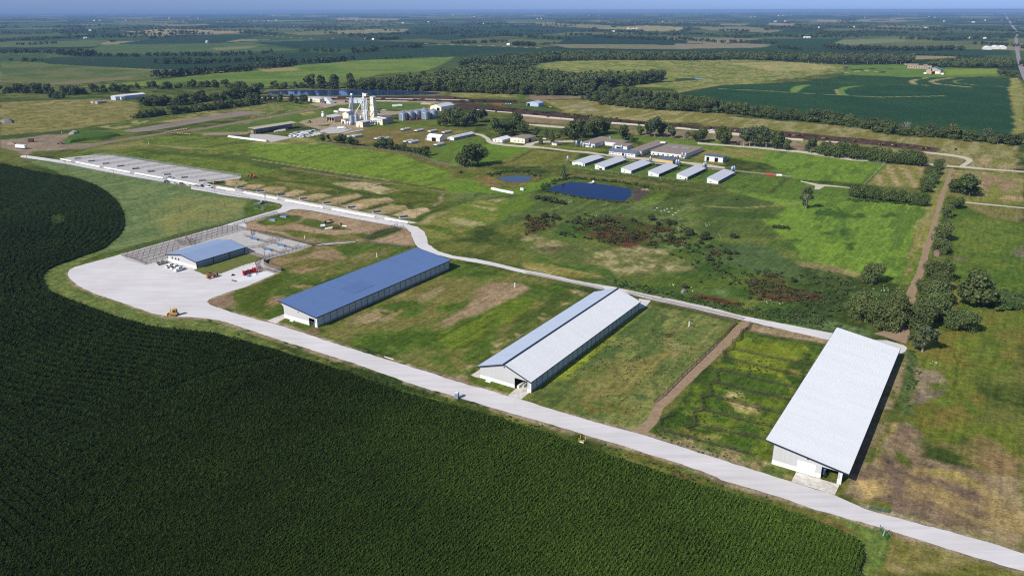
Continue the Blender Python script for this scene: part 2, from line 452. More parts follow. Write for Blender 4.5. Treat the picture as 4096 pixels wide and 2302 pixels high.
for q, cl in [('0,180 360,172 900,160 1000,165 500,190 380,205 0,205', (66, 94, 62)), ('0,220 400,222 500,235 400,255 100,255 0,245', (50, 78, 52)), ('1200,95 1900,92 1900,105 1250,110', (60, 86, 58)), ('1500,190 2150,180 2160,196 1500,198', (56, 84, 56)), ('1860,205 2576,212 2576,220 2060,238 1830,228', (84, 106, 72)), ('130,320 640,300 800,300 700,345 0,350 0,325', (84, 108, 64))]:
    paint('F1', q, [cl], 6, 5)
paint('F3', '2470,580 2530,575 2570,640 2576,738 2490,738 2475,690 2480,620', [(150, 150, 84), (112, 130, 60)], 3, 3)
paint('C7', '2450,0 2576,0 2576,455 2490,385 2495,200', [(148, 148, 84), (110, 130, 60), (140, 136, 84)], 3, 4)

# ---- mid distance: feedlot, creek meadows
paint('C7', '0,200 400,250 900,280 1350,330 1440,370 1800,400 2200,430 2520,460 2520,690 1700,600 800,440 0,380', [(150, 140, 96), (126, 124, 72), (112, 118, 60)], 3, 6, 'row')
paint('C6', '860,120 1300,115 1500,160 2000,215 2576,245 2576,400 2300,330 1800,320 1100,240', [(158, 146, 98), (128, 124, 70), (118, 120, 64)], 3, 6, 'row')
paint('C6', '0,50 750,55 700,95 0,95', [(150, 142, 88), (100, 118, 55)], 3, 5)
paint('C6', '560,80 760,60 700,100', [(78, 108, 48)], 2, 3)
paint('C6', '700,105 760,68 1300,80 1300,100 900,110 860,130', [(140, 122, 100), (126, 108, 88)], 2, 3)
paint('C5', '60,95 2300,95 2576,140 2576,185 60,125', [(66, 54, 44), (88, 72, 58)], 2, 2, 'row')
paint('C6', '0,100 640,120 640,145 0,140', [(74, 60, 48), (60, 48, 40)], 2, 2)
paint('C6', '0,165 130,150 700,200 1000,225 1150,262 1460,282 1900,325 2240,350 2576,370 2576,405 2100,385 1500,335 900,285 600,240 200,215 0,185', [(68, 54, 46), (84, 68, 58), (58, 46, 40)], 2, 2, 'row')
paint('C7', '0,305 300,320 640,345 1000,380 1400,415 1790,465 1910,485 1900,515 1700,495 1300,450 900,420 600,400 0,345', [(80, 62, 54), (94, 74, 62), (70, 54, 48)], 2, 2, 'row')
paint('C6', '640,255 1100,295 1160,300 1130,345 720,330 700,300', [(146, 122, 98), (128, 112, 80)], 2, 2, 'row')
paint('C6', '1500,350 2000,390 2576,430 2576,520 1700,440', [(140, 122, 98), (120, 108, 74)], 2, 2, 'row')
paint('C7', '0,360 300,385 700,430 850,450 820,500 0,430', [(146, 126, 102), (126, 114, 82)], 2, 2, 'row')
paint('C7', '1750,530 2000,545 2110,575 2080,610 1760,595', [(136, 122, 84), (112, 112, 60)], 2, 3)
paint('C6', '480,170 760,180 1040,205 930,225 500,185', [(70, 98, 44)], 2, 2)
paint('C6', '1060,150 1300,150 1440,240 1240,240', [(160, 148, 118), (128, 124, 78)], 2, 5)
# left mid: meadows round the brown lagoon
paint('C4', '0,140 900,95 1300,150 1290,290 900,360 0,480', [(132, 124, 74), (100, 108, 52), (146, 132, 84)], 2, 5, 'mid')
paint('C4', '0,110 420,110 900,80 1050,95 840,110 0,135', [(62, 88, 42)], 3, 4)
paint('C4', '0,450 600,400 880,360 1300,330 1600,300 1600,330 1000,400 600,440 0,490', [(74, 98, 44), (60, 84, 38)], 2, 3)
paint('C4', '900,370 1400,290 2000,200 2450,145 2576,160 2576,240 2400,215 1900,260 1100,390', [(92, 108, 48), (72, 92, 40), (150, 140, 92)], 2, 3, 'mid')
stroke('C4', '880,375 1400,285 2000,200 2450,145', 4, [(86, 116, 46)], 2, 1)
paint('C4', '1400,330 1700,290 2300,190 2480,200 2300,225 1700,320', [(152, 140, 96), (100, 104, 56)], 2, 3)
paint('C4', '800,400 1140,400 1220,430 1000,440 620,520 600,500 700,445', [(70, 100, 40), (86, 112, 46)], 2, 3)
paint('C4', '600,480 800,455 1020,455 980,475 700,505', [(128, 124, 80)], 2, 3, patchy=.4)
paint('C4', '0,490 200,480 420,440 560,440 690,430 600,480 540,530 900,520 1600,410 2000,380 2576,262 2576,290 1900,420 1500,430 900,545 700,590 500,585 270,625 200,650 0,560', [(150, 132, 112), (136, 120, 102)], 2, 3)
paint('C4', '300,600 800,570 560,640 280,640', [(92, 106, 52), (70, 84, 40)], 2, 3)
paint('C4', '0,560 150,590 230,630 0,660', [(96, 108, 56)], 2, 3)
paint('C4', '1780,400 2300,330 2576,380 2576,430 1900,440 1620,430', [(78, 106, 44), (100, 118, 52)], 2, 3)
paint('C4', '1900,425 2310,415 2400,380 2310,440 1900,450', [(150, 134, 112)], 2, 2)
# the broad bright meadow
paint('C4', '820,570 1400,450 2150,460 2576,520 2576,860 2200,830 1100,630 560,670 560,640', [(92, 116, 44), (108, 128, 54), (78, 100, 40)], 2, 5, 'row')
paint('C4', '1100,560 1500,590 2300,640 2576,690 2576,760 2000,660 1400,610', [(78, 100, 40), (64, 88, 36)], 6, 6, 'row')
paint('C4', '800,560 1000,540 1330,500 1390,520 1700,560 1300,555 900,610', [(128, 124, 74), (96, 110, 52)], 4, 5)
paint('C4', '1400,530 1800,560 2100,580 1700,575', [(150, 134, 98)], 2, 3, a=.8)
paint('C5', '0,650 800,620 1300,700 1700,740 2300,980 2500,1080 2576,1100 2576,1200 1500,1050 800,930 0,780', [(102, 134, 46), (112, 144, 50), (90, 120, 44)], 2, 5, 'row')
paint('C5', '0,600 400,560 760,590 740,650 300,650 0,640', [(98, 118, 50), (150, 140, 92)], 2, 3)
paint('C5', '0,780 800,930 1500,1050 2576,1220 2576,1250 1900,1180 1200,1060 600,980 0,900', [(70, 94, 40), (88, 108, 46)], 2, 3, 'row')
stroke('C5', '0,820 500,890 1000,970 1500,1045 1600,1065', 2.5, [(158, 146, 104)], .8, 1, a=.9)
stroke('C5', '380,920 800,985 1200,1050 1700,1110 2100,1175 2576,1235', 3.5, [(138, 112, 90)], .8, 1.5)
paint('C5', '1700,1110 2576,1260 2576,1288 1400,1288 1300,1200', [(72, 96, 36), (92, 114, 42)], 2, 4)
# dirt lots across the road
paint('N2', '0,20 700,0 1000,30 1600,150 1790,160 2150,190 2110,330 1980,460 1880,490 0,130', [(78, 98, 40), (98, 112, 48), (66, 86, 34)], 2, 3, 'mid')
for q in ['0,45 190,60 230,80 120,120 0,105', '230,100 370,95 400,110 280,150 190,150', '400,130 600,118 640,140 560,180 480,190 300,170', '620,190 720,150 850,165 700,225 560,215', '800,215 1000,190 1110,210 900,270 720,240',
          '1110,240 1350,190 1420,210 1150,310 920,280', '1400,255 1690,230 1745,265 1380,360 1180,320', '1700,310 1850,310 1890,345 1650,405 1450,375', '1900,350 2080,335 2120,370 1970,440 1720,415']:
    paint('N2', q, [(190, 166, 134), (178, 154, 120), (156, 140, 98)], 1.0, 1.2, 'mid')
paint('N2', '1060,80 1340,65 1370,75 1250,110 1180,110', [(176, 160, 122), (150, 138, 92)], 1.5, 3)
paint('N2', '1200,110 1400,70 1580,90 1550,115 1330,155', [(180, 164, 126), (150, 138, 92)], 1.5, 3)
paint('N2', '1400,150 1600,110 1790,155 1600,195', [(180, 164, 126), (152, 140, 94)], 1.5, 3)
stroke('N2', '1360,148 1470,125 1590,88', 2.2, [(196, 176, 138)], .5, .6)
for q in ['480,60 700,75 900,110 700,120 500,90', '820,120 1100,140 1000,175 860,160', '550,30 640,20 700,40 600,55']:
    paint('N2', q, [(140, 130, 84), (104, 112, 54)], 2, 4, a=.8)
stroke('N2', '560,60 830,80 1100,120 1300,165 1500,200 1700,215', 5, [(60, 86, 34)], 2, 2)
paint('N2', '1950,490 2150,340 2576,240 2576,560 2350,640 2100,700 2060,580 1990,520', [(104, 120, 52), (128, 134, 72), (84, 108, 42)], 2, 4, 'cross')
paint('N2', '2000,480 2300,350 2576,280 2576,320 2200,430 2060,520', [(158, 146, 106), (118, 124, 66)], 2, 4, 'cross')
paint('N2', '1900,490 2130,360 2576,190 2576,240 2150,400 1960,500', [(58, 84, 34), (78, 100, 42)], 2, 3)
paint('N2', '2180,200 2260,190 2230,260 2110,340 2060,340 2180,270', [(146, 126, 100)], 1.5, 3, patchy=.35)
# triangle lot by the pens
paint('N2', '90,525 310,455 540,398 780,350 900,368 1400,465 1900,545 1930,600 1950,725 1500,720 1300,690 900,700 500,600', [(162, 138, 112), (150, 126, 100)], 1, 1.5, 'mid')
paint('N2', '320,480 580,395 800,420 790,470 600,520 420,520', [(64, 92, 34), (92, 112, 42)], 1.5, 3)
paint('N2', '740,500 860,435 1060,480 1240,520 1310,560 1000,560', [(78, 98, 40), (140, 120, 92)], 1.5, 3)
paint('N2', '430,560 640,560 900,590 1150,620 1420,600 1500,610 1430,660 1100,690 880,690', [(76, 98, 38), (104, 112, 52), (140, 122, 92)], 1.5, 3)
paint('N2', '1420,640 1600,570 1760,530 1830,560 1640,640 1460,680', [(62, 86, 36)], 1, 2)
paint('N2', '1430,680 1500,680 1700,720 1880,745 1500,720', [(122, 98, 80)], 1, 1.5)
# behind blue barn / wetland
paint('N6', '0,0 2576,0 2576,1010 2200,950 1870,885 1300,750 780,640 200,530 0,490', [(62, 92, 39), (78, 108, 48), (98, 116, 56)], 4, 6, 'mid')
paint('C6', '0,980 500,1000 760,980 1700,1060 2576,1000 2576,1288 0,1288', [(84, 108, 54), (72, 96, 46), (98, 118, 66)], 4, 6, 'row')
paint('C6', '0,1110 450,1040 650,1060 620,1180 300,1288 0,1288', [(156, 148, 104), (112, 128, 58), (98, 124, 48)], 3, 5, 'cross')
paint('C6', '420,1080 700,1000 780,1090 700,1150 450,1250', [(92, 122, 44)], 3, 4)
paint('N6', '0,430 200,450 520,520 860,600 1100,680 1300,720 1300,750 780,640 200,530 0,490', [(84, 110, 62), (68, 94, 46)], 2, 4)
paint('N6', '0,420 200,440 560,530 700,570 400,560 0,480', [(158, 146, 92), (118, 122, 58)], 2, 4, 'cross')
paint('N6', '150,200 350,260 620,290 960,270 1250,330 1480,490 1050,550 840,560 640,460 130,350 0,270', [(158, 148, 106), (112, 120, 72), (84, 104, 54)], 4, 7, 'mid', lo=.3, hi=.66)
paint('N6', '0,170 340,250 330,280 0,230', [(156, 148, 106), (108, 118, 70)], 3, 5)
paint('N6', '0,50 130,40 250,120 0,200', [(96, 68, 46), (84, 84, 44)], 3, 5)
paint('N6', '600,30 900,60 1260,120 1250,165 1080,170 1000,280 940,310 600,240 560,190 660,130', [(94, 64, 44), (82, 78, 42), (66, 84, 38)], 3, 8, 'mid', lo=.3, hi=.75)
paint('N6', '930,210 1250,200 1400,240 1380,300 1050,290', [(98, 66, 46), (72, 90, 40)], 3, 6, patchy=.35)
paint('N6', '150,290 340,290 250,330 160,320', [(84, 58, 42)], 3, 4, a=.8)
paint('N6', '1030,170 1280,165 1340,210 1100,220', [(98, 124, 78)], 3, 5)
paint('N6', '1160,270 1380,260 1400,300 1200,310', [(104, 132, 76)], 3, 4)
paint('N6', '1870,560 2160,530 2240,640 2450,680 2530,740 2350,770 2100,760 1950,640', [(98, 66, 46), (84, 74, 42), (74, 92, 42)], 3, 6, 'mid', lo=.3, hi=.8)
paint('N6', '1400,690 1600,720 1880,790 1860,815 1600,770 1420,720', [(84, 46, 34), (98, 62, 44)], 2, 4, patchy=.25)
paint('N6', '1600,640 1760,660 1740,720 1600,700', [(98, 126, 76)], 3, 4)
paint('N6', '880,580 1300,560 1700,560 1900,620 1500,640 1000,640', [(92, 116, 46), (78, 102, 40)], 4, 6, 'big')
paint('N6', '1180,330 1400,320 1460,400 1300,400', [(78, 104, 38)], 3, 5)
paint('N6', '1500,300 1900,250 2150,300 2200,360 2350,440 2576,500 2576,600 1950,520 1700,420', [(62, 88, 50), (78, 104, 60)], 4, 6, 'big')
paint('N6', '1300,0 2000,20 2400,0 2576,60 2576,140 2200,150 1700,110', [(92, 122, 46), (74, 102, 42)], 4, 6, 'big')
paint('C7', '0,850 600,830 800,900 880,1000 600,1193 0,1193', [(70, 94, 46), (84, 106, 52)], 4, 6, 'row')
paint('C7', '0,780 560,840 720,730 900,760 1170,790 1190,850 1500,900 1820,940 1790,1193 700,1193 500,1060 700,960 560,900', [(102, 138, 52), (112, 148, 56), (86, 118, 48)], 3, 6, 'big')
paint('C7', '80,1020 200,990 400,990 600,1010 640,1050 400,1050 200,1040', [(60, 88, 38)], 3, 6, a=.85)
paint('C7', '900,950 1150,940 1330,1000 1320,1040 950,1020', [(58, 86, 38)], 3, 6, patchy=.3)
paint('C7', '930,1150 1200,1130 1200,1190 940,1190', [(56, 84, 36)], 3, 5, patchy=.3)
paint('C7', '1190,880 1400,900 1780,950 1800,935 1300,860', [(56, 84, 36)], 2, 3)
stroke('C7', '50,940 300,955 560,940 780,915', 2.5, [(140, 134, 84)], 1, 2)
paint('N7', '0,0 1050,30 1000,200 900,370 850,600 820,680 470,620 0,520', [(100, 136, 54), (110, 146, 54), (86, 120, 49)], 2, 5, 'row')
for q in ['150,80 330,60 420,120 560,90 540,150 380,150 160,130', '150,260 400,240 420,290 180,290', '680,120 780,90 800,130 690,150', '350,350 430,340 420,470 350,400']:
    paint('N7', q, [(62, 94, 38)], 2, 4, patchy=.3)
paint('N7', '0,510 300,560 480,600 470,640 200,600 0,550', [(150, 144, 92), (128, 118, 78)], 2, 4)
paint('N7', '0,560 200,600 470,640 480,720 800,700 830,790 400,960 200,1120 0,1000', [(64, 88, 42), (52, 76, 38), (80, 104, 56)], 2, 6, 'mid')
paint('N7', '0,750 120,750 180,820 0,830', [(94, 64, 44)], 2, 4)
paint('N7', '0,960 300,990 600,1060 700,1140 300,1130 270,1085 0,1040', [(92, 120, 74), (74, 102, 58)], 2, 4, 'fine')
# path strip to the crossroads
paint('N7', '1050,30 1140,0 1190,0 1130,250 1060,480 980,700 820,700 850,600 920,350', [(122, 134, 66), (150, 138, 92), (98, 122, 50)], 1.5, 3, 'row')
paint('C7', '1950,640 2020,640 1960,860 1870,1193 1720,1193 1830,930 1900,760', [(128, 136, 70), (144, 134, 88), (104, 126, 54)], 1.5, 3, 'row')
# right pastures and mown plots
paint('C7', '1480,610 1800,620 1740,800 1320,775', [(172, 146, 112), (134, 130, 76), (112, 122, 60)], 1.5, 1.5, NZ['fine'] * .3 + .7 * (0.5 + .5 * np.sin((gx * math.cos(.35) - gy * math.sin(.35)) * .55)), lo=.1, hi=.9)
paint('C7', '2010,650 2576,700 2560,930 2250,935 2090,880 1960,860', [(164, 140, 106), (128, 128, 72), (110, 120, 60)], 1.5, 2, 'cross')
paint('C7', '2200,690 2500,720 2480,840 2300,830', [(150, 122, 98), (136, 124, 78)], 4, 6)
for k in range(4):
    stroke('C7', f'{2100-k*5},{882+k*12} {2250+k*18},{878+k*10} {2330+k*22},{850+k*4} {2300+k*24},{790-k*10}', 2.2, [(118, 130, 62)], .6, .8)
paint('C7', '2190,560 2520,590 2500,645 2150,620', [(164, 140, 108), (118, 128, 66)], 1.5, 2, 'row')
paint('C7', '0,455 800,520 1470,600 1310,770 700,720 560,600 250,560 0,500', [(98, 134, 50), (108, 144, 54), (84, 116, 46)], 2, 5, 'row')
paint('C7', '0,460 300,480 520,520 500,570 200,540 0,540', [(132, 132, 76), (104, 124, 54)], 3, 5)
paint('C7', '0,790 60,690 270,680 720,720 540,840 300,800', [(80, 112, 44), (92, 122, 48), (70, 100, 40)], 1, 2, 'row')
paint('N7', '1190,0 1853,60 1853,1448 1050,1448 1030,1280 1200,1100 1200,700 1250,400', [(84, 114, 43), (98, 121, 50), (75, 105, 39)], 2, 6, 'big')
paint('N7', '1300,20 1853,60 1853,180 1600,150', [(132, 116, 76), (104, 116, 54)], 3, 6)
for q in ['1420,230 1450,232 1440,246', '1260,455 1350,462 1330,490 1270,480', '1780,400 1853,390 1853,470 1770,460', '1650,465 1690,462 1680,475', '1780,130 1853,130 1840,170']:
    paint('N7', q, [(116, 108, 96)], 1.5, 2.5, a=.75)
paint('N7', '1200,690 1320,700 1330,830 1210,880', [(140, 122, 74), (112, 118, 56)], 3, 4)
paint('N7', '1350,900 1853,930 1853,1448 1500,1448 1400,1150', [(116, 112, 58), (90, 114, 44), (104, 114, 50)], 5, 8, 'big')
paint('N7', '1060,1100 1300,1130 1330,1448 1040,1448', [(92, 126, 44), (104, 134, 46)], 3, 5, 'big')
stroke('N7', '1240,1180 1300,1290 1300,1340', 1.6, [(62, 84, 38)], .4, .6, a=.5, patchy=.4)
# right foreground
paint('N5', '1410,260 1931,100 1931,960 1500,930 1480,650', [(82, 114, 40), (96, 121, 45), (108, 112, 50)], 3, 6, 'big')
stroke('N5', '1760,300 1800,380 1790,520 1700,660 1540,890', .9, [(62, 82, 38)], .4, .6, a=.6, patchy=.4)
paint('N5', '1500,900 1600,760 1931,600 1931,940', [(100, 106, 44), (122, 108, 56), (84, 108, 40)], 3, 6)
paint('N5', '1400,270 1480,300 1520,480 1440,620 1460,780 1370,790 1400,500', [(88, 112, 66), (78, 104, 58)], 1.5, 2.5, 'fine')
paint('N5', '1520,400 1560,440 1700,450 1720,500 1650,650 1560,700 1460,710 1480,610', [(144, 128, 104), (122, 108, 92)], 1.5, 3)
paint('N5', '1570,540 1700,540 1690,590 1570,610', [(84, 108, 44)], 1.5, 2)
paint('N5', '1570,600 1680,600 1680,640 1600,640', [(104, 92, 80)], 2, 2)
paint('N8', '720,480 900,0 1300,0 1400,60 1400,300 2396,480 2396,1200 1600,980 1000,840 580,660', [(140, 119, 94), (120, 101, 84), (148, 130, 98)], 1.5, 4, 'mid')
paint('N8', '1380,0 2396,0 2396,300 2300,260 1900,120 1500,110', [(88, 112, 40), (104, 118, 46)], 2, 5, 'big')
paint('N8', '1500,100 2000,120 2396,280 2396,480 2100,400 1700,260', [(84, 104, 44), (124, 108, 68), (136, 112, 78)], 3, 7, 'mid')
paint('N8', '1000,320 1500,380 1900,420 2200,640 2396,900 2396,1050 1700,900 1100,700 1000,450', [(104, 88, 76), (146, 122, 88), (158, 136, 92)], 3, 6, 'mid', lo=.3, hi=.7)
for q in ['1040,400 1200,420 1250,600 1180,720 1080,620', '1280,500 1440,520 1600,560 1560,600 1340,570', '1560,560 1950,600 1990,760 1800,720 1650,640', '1900,760 2100,860 2050,900 1860,840', '1700,360 1820,390 1800,420 1700,400', '1850,900 2020,980 1960,1000 1830,950']:
    paint('N8', q, [(98, 84, 76), (108, 90, 78)], 2.5, 4, patchy=.25)
paint('N8', '1480,400 1900,440 2100,560 1700,540 1400,460', [(166, 146, 90), (140, 130, 72)], 2.5, 5, patchy=.3)
paint('N8', '1160,250 1290,300 1350,420 1300,410 1160,350', [(80, 98, 40)], 1, 2)
for q in ['1000,180 1100,150 1070,300 960,300', '580,650 640,560 670,600', '850,740 1000,730 1120,770 1140,860 1060,870 900,800']:
    paint('N8', q, [(82, 102, 40), (110, 116, 52)], 1, 2, patchy=.3)
paint('N8', '880,50 960,0 1200,0 1150,120 960,330 870,350', [(150, 132, 98), (104, 108, 56), (166, 142, 92)], 1, 3, 'row')
paint('N8', '800,560 1000,540 1050,680 860,720', [(186, 158, 104)], 2, 3, patchy=.3)
paint('N5', '1335,330 1400,330 1390,420 1330,640 1240,900 1130,1130 1040,1240 990,1240 1080,1000 1200,700 1290,480', [(158, 138, 110), (142, 126, 96), (116, 116, 68)], 1, 1.5, 'row')
for s_ in ('120,150 430,210 740,262', '62,288 356,354 650,412', '-5,352 298,430 600,500', '-25,455 262,526 550,590', '-60,550 212,619 485,680', '-110,650 155,722 420,785', '-170,760 92,829 355,890', '-230,880 41,936 312,985'):  # dark uncut weeds and fence shadow painted into the ground colour
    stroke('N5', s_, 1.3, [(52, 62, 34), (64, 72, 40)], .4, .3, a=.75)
stroke('W', '1410,95 1418,232 1750,330 2200,450 2620,560', 1.3, [(52, 62, 34), (64, 72, 40)], .4, .3, a=.75)  # same painted weed and shadow line under the nearest fence
stroke('N5', '1330,340 1290,480 1200,720 1080,1020 990,1230', 4, [(142, 126, 104), (130, 112, 92)], 1, .8, 'row')
stroke('N5', '1380,350 1340,520 1260,700 1180,880', 3, [(150, 132, 104), (104, 110, 60)], 1, 1.2, 'fine')
stroke('N5', '1400,420 1350,620 1240,900 1100,1150', 2, [(88, 108, 50)], .8, 1, patchy=.4)
paint('N8', '980,830 1400,900 1700,990 2000,1070 2396,1190 2396,1230 1900,1080 1400,940', [(84, 104, 44), (118, 116, 60)], 1, 2, patchy=.3)
paint('N8', '830,1448 860,1200 1000,1000 1100,1010 1500,1130 2396,1390 2396,1448', [(160, 138, 98), (128, 118, 66), (98, 110, 48)], 1.5, 3, 'mid')
paint('N8', '1080,1010 1260,1060 1300,1150 1150,1090', [(132, 112, 92)], 1, 2)
paint('N8', '1350,1200 1700,1240 2000,1350 1600,1448 1400,1448', [(98, 108, 44), (150, 132, 88)], 2, 4, patchy=.35)
# yard plots between the barns
B1 = '525,762 690,808 720,800 800,830 1140,660 1490,735 1200,915 1195,950 1130,945 980,890 800,830'
paint('O', '523,762 545,745 620,715 705,688 790,618 900,606 985,612 1045,625 705,750 720,800 690,808', [(70, 96, 36), (84, 108, 44), (118, 114, 72)], 1, 3, 'row')
paint('N2', '430,900 700,760 820,730 1100,720 1230,860 900,1000 780,1020', [(146, 122, 92), (104, 108, 56), (76, 98, 40)], 2, 5, 'mid')
paint('N2', '780,860 1000,760 1240,850 1200,870 1060,870', [(152, 128, 100)], 2, 4, patchy=.35)
paint('N2', '640,1159 1000,1000 1400,860 1540,870 900,1159', [(148, 128, 92), (96, 106, 48)], 1, 3, 'row', patchy=.4)
paint('N1', '1220,1210 1500,1110 1640,1090 1540,1170 1480,1270 1300,1260', [(136, 112, 92), (126, 104, 84)], .8, 1.5)
paint('N1', '1520,1130 1900,950 2100,880 2200,900 1900,1180 1850,1380 1600,1320', [(72, 94, 34), (88, 106, 42)], 1.5, 4)
paint('N1', '1880,1270 1960,1160 2080,1150 2100,1250', [(138, 116, 88), (92, 104, 46)], 1.5, 3)
paint('O', '800,828 1140,660 1300,690 1490,735 1200,915 1195,950 1130,945 980,890', [(68, 96, 34), (84, 110, 44), (110, 116, 64)], 1, 4, 'mid')
paint('N3', '860,880 1300,700 1700,520 2000,500 2010,540 1560,760 1450,860 1200,880', [(150, 132, 98), (104, 110, 56)], 1.5, 5, 'row', patchy=.35)
paint('N3', '2000,850 2200,760 2380,620 2576,540 2576,700 2100,900', [(158, 134, 106), (146, 126, 96)], 1.5, 4)
paint('N4', '0,560 200,420 440,140 560,80 850,90 930,140 800,230 500,340 200,500', [(156, 134, 106), (146, 124, 94)], 1.5, 4)
paint('N4', '0,600 250,480 520,350 860,220 1000,260 900,420 500,640 100,760 0,720', [(88, 114, 36), (100, 122, 42), (74, 100, 34)], 2, 5, 'row')
paint('N4', '880,400 1100,300 1200,200 1350,140 1560,190 1300,360 900,640 600,830 440,900 350,920 600,740', [(84, 104, 46), (70, 92, 40)], 2, 4, 'row')
for q in ['1240,140 1420,130 1560,180 1440,210 1320,180', '1280,230 1420,260 1280,300', '1040,440 1150,450 1100,480', '800,600 900,610 820,650', '560,680 680,690 600,730', '520,780 650,750 560,810', '300,930 430,930 340,990', '1080,390 1150,400 1090,410', '700,660 760,660 700,690']:
    paint('N4', q, [(160, 142, 104)], 1, 3, patchy=.35)
paint('N4', '100,1040 300,1030 440,1090 520,1150 640,1240 480,1200 250,1100', [(146, 128, 102), (104, 106, 60)], 1, 2, 'fine')
paint('N4', '350,1060 430,1050 520,1080 700,1130 800,1170 720,1240 560,1180 380,1110', [(76, 100, 36), (88, 110, 42)], .8, 1.5)
paint('N3', '540,960 650,940 740,1000 860,1159 1100,1159 900,1060', [(128, 110, 86), (100, 104, 52)], 1, 2)
paint('N3', '280,880 360,840 440,880 620,915 640,950 500,970 300,900', [(72, 96, 34)], .6, 1)
paint('N3', '500,1000 640,920 700,960 620,1020', [(126, 104, 84)], 1, 2)
# B-C field
paint('O', '1318,1000 1335,985 1610,768 1650,755 1852,806 1600,1086 1450,1040', [(94, 116, 62), (118, 130, 74), (80, 106, 56)], 1, 2, 'row')
paint('N4', '960,1190 1160,1040 2080,340 2140,330 1700,760 1300,1060 900,1250', [(128, 148, 52), (112, 134, 50)], 1.5, 2.5, 'row')
paint('N4', '900,1240 1300,1040 1700,880 2000,900 2300,820 2200,1040 1900,1260 1500,1300 1250,1390', [(84, 106, 54), (98, 116, 60), (120, 124, 72)], 2, 4, 'row')
paint('N4', '1700,1240 2000,1060 2400,600 2576,560 2576,700 2250,960 1900,1200', [(150, 138, 96), (122, 126, 70)], 2, 4, 'row', patchy=.42)
paint('N4', '2340,610 2480,600 2460,660 2340,650', [(70, 84, 44)], 1.5, 2, patchy=.2)
paint('N6', '700,1060 850,960 1080,800 1200,840 1100,960 1060,1000 1000,1073', [(80, 106, 56), (92, 114, 60)], 2, 3, 'row')
paint('N6', '1060,760 1200,770 1800,900 1870,930 1800,950 1300,830 1080,790', [(66, 86, 38), (84, 98, 48)], 1, 2)
paint('N4', '1250,1390 1700,1270 2100,1417 1300,1417', [(112, 116, 60), (84, 106, 52)], 1.5, 3, 'fine')
# paddock
paint('O', '1890,830 2080,862 1935,1095 1925,1140 1985,1200 1760,1140 1625,1090', [(70, 100, 36), (98, 122, 44), (58, 86, 33)], 1, 3, 'mid')
paint('O', '1885,810 1900,815 2095,850 2080,866 1890,832', [(158, 136, 108), (144, 124, 98)], 1, 2)
for q in ['370,340 460,320 440,380', '500,420 600,430 590,480 510,470', '100,700 300,720 280,800 120,780', '20,610 150,620 200,660 60,670', '340,400 450,380 380,440', '450,300 560,330 540,360']:
    paint('N5', q, [(180, 164, 112), (128, 134, 60)], 1.5, 4, patchy=.25)
paint('N5', '0,180 200,230 500,250 600,270 400,480 100,430', [(132, 146, 44), (108, 130, 42)], 3, 5, patchy=.3)
paint('W', '1650,210 1900,260 2200,270 2180,310 1900,330 1720,260', [(168, 152, 102), (110, 118, 52)], 1, 3, patchy=.3)
paint('O', '1640,1085 1700,1090 1940,1160 1990,1195 1985,1205 1870,1170 1700,1115', [(88, 110, 56), (100, 116, 64), (150, 134, 96)], 1, 1.5, 'fine')
# verge along the crop
paint('O', '55,400 170,430 300,470 330,540 300,620 200,660 180,690 200,730 440,805 560,815 720,878 1000,980 1300,1070 1600,1165 1900,1262 2200,1345 2230,1360 2190,1448 2140,1448 2150,1400 2090,1320 1900,1265 1500,1140 1000,1005 700,905 520,840 320,812 120,730 95,690 130,650 280,600 310,550 250,470', [(96, 118, 62), (84, 106, 54), (108, 126, 68)], .8, 1.5, 'fine')
paint('O', '60,400 300,425 520,478 700,516 720,520 600,553 450,588 320,622 250,640 300,600 320,550 300,500 200,445', [(98, 124, 78), (88, 113, 69), (108, 132, 84)], .8, 1, 'row')
paint('N1', '560,160 1000,0 1640,60 1680,120 1500,280 900,450 700,440', [(128, 138, 82), (108, 126, 76)], 4, 5, 'mid', a=.8)
paint('N1', '0,700 500,560 900,440 1500,310 1700,220 1640,300 1000,460 500,600 0,720', [(72, 96, 44)], 1, 2)
paint('N1', '1640,100 1760,60 1820,70 1890,110 2080,130 2000,190 1660,290', [(82, 106, 42), (70, 96, 38)], 1, 2)
for k, (a, b) in enumerate([((560, 200), (570, 320)), ((720, 130), (730, 260)), ((820, 110), (815, 280)), ((1020, 110), (1000, 380)), ((1130, 150), (1100, 360)), ((1235, 140), (1225, 320)), ((1310, 70), (1340, 260)), ((1420, 60), (1425, 130)), ((900, 100), (925, 260)), ((460, 150), (470, 280)), ((370, 200), (350, 330))]):
    stroke('N1', f'{a[0]-30},{a[1]-40} {a[0]},{a[1]} {(a[0]+b[0])/2+8},{(a[1]+b[1])/2} {b[0]},{b[1]}', .6, [(72, 94, 48)], .3, .3, a=.6, patchy=.36)
paint('O', '800,945 1300,1070 1600,1160 1900,1255 2150,1335 2140,1345 1900,1275 1600,1180 1250,1070 900,970', [(124, 112, 60), (104, 118, 56), (116, 92, 58)], .8, 2, 'mid')
paint('W', '1000,470 1400,600 1650,740 1600,760 1350,650 1000,560', [(110, 78, 52), (96, 104, 48)], 1, 2, patchy=.3)
paint('W', '1500,580 1800,680 1950,770 1800,790 1560,640', [(84, 118, 46)], 1, 2)
paint('N8', '420,820 800,920 1060,1000 1100,1100 950,1448 830,1448 840,1150 760,1040 560,900', [(88, 116, 56), (102, 126, 60)], .8, 2, 'fine')
paint('O', '2140,1400 2165,1395 2165,1448 2135,1448', [(150, 122, 100)], .4, .8)
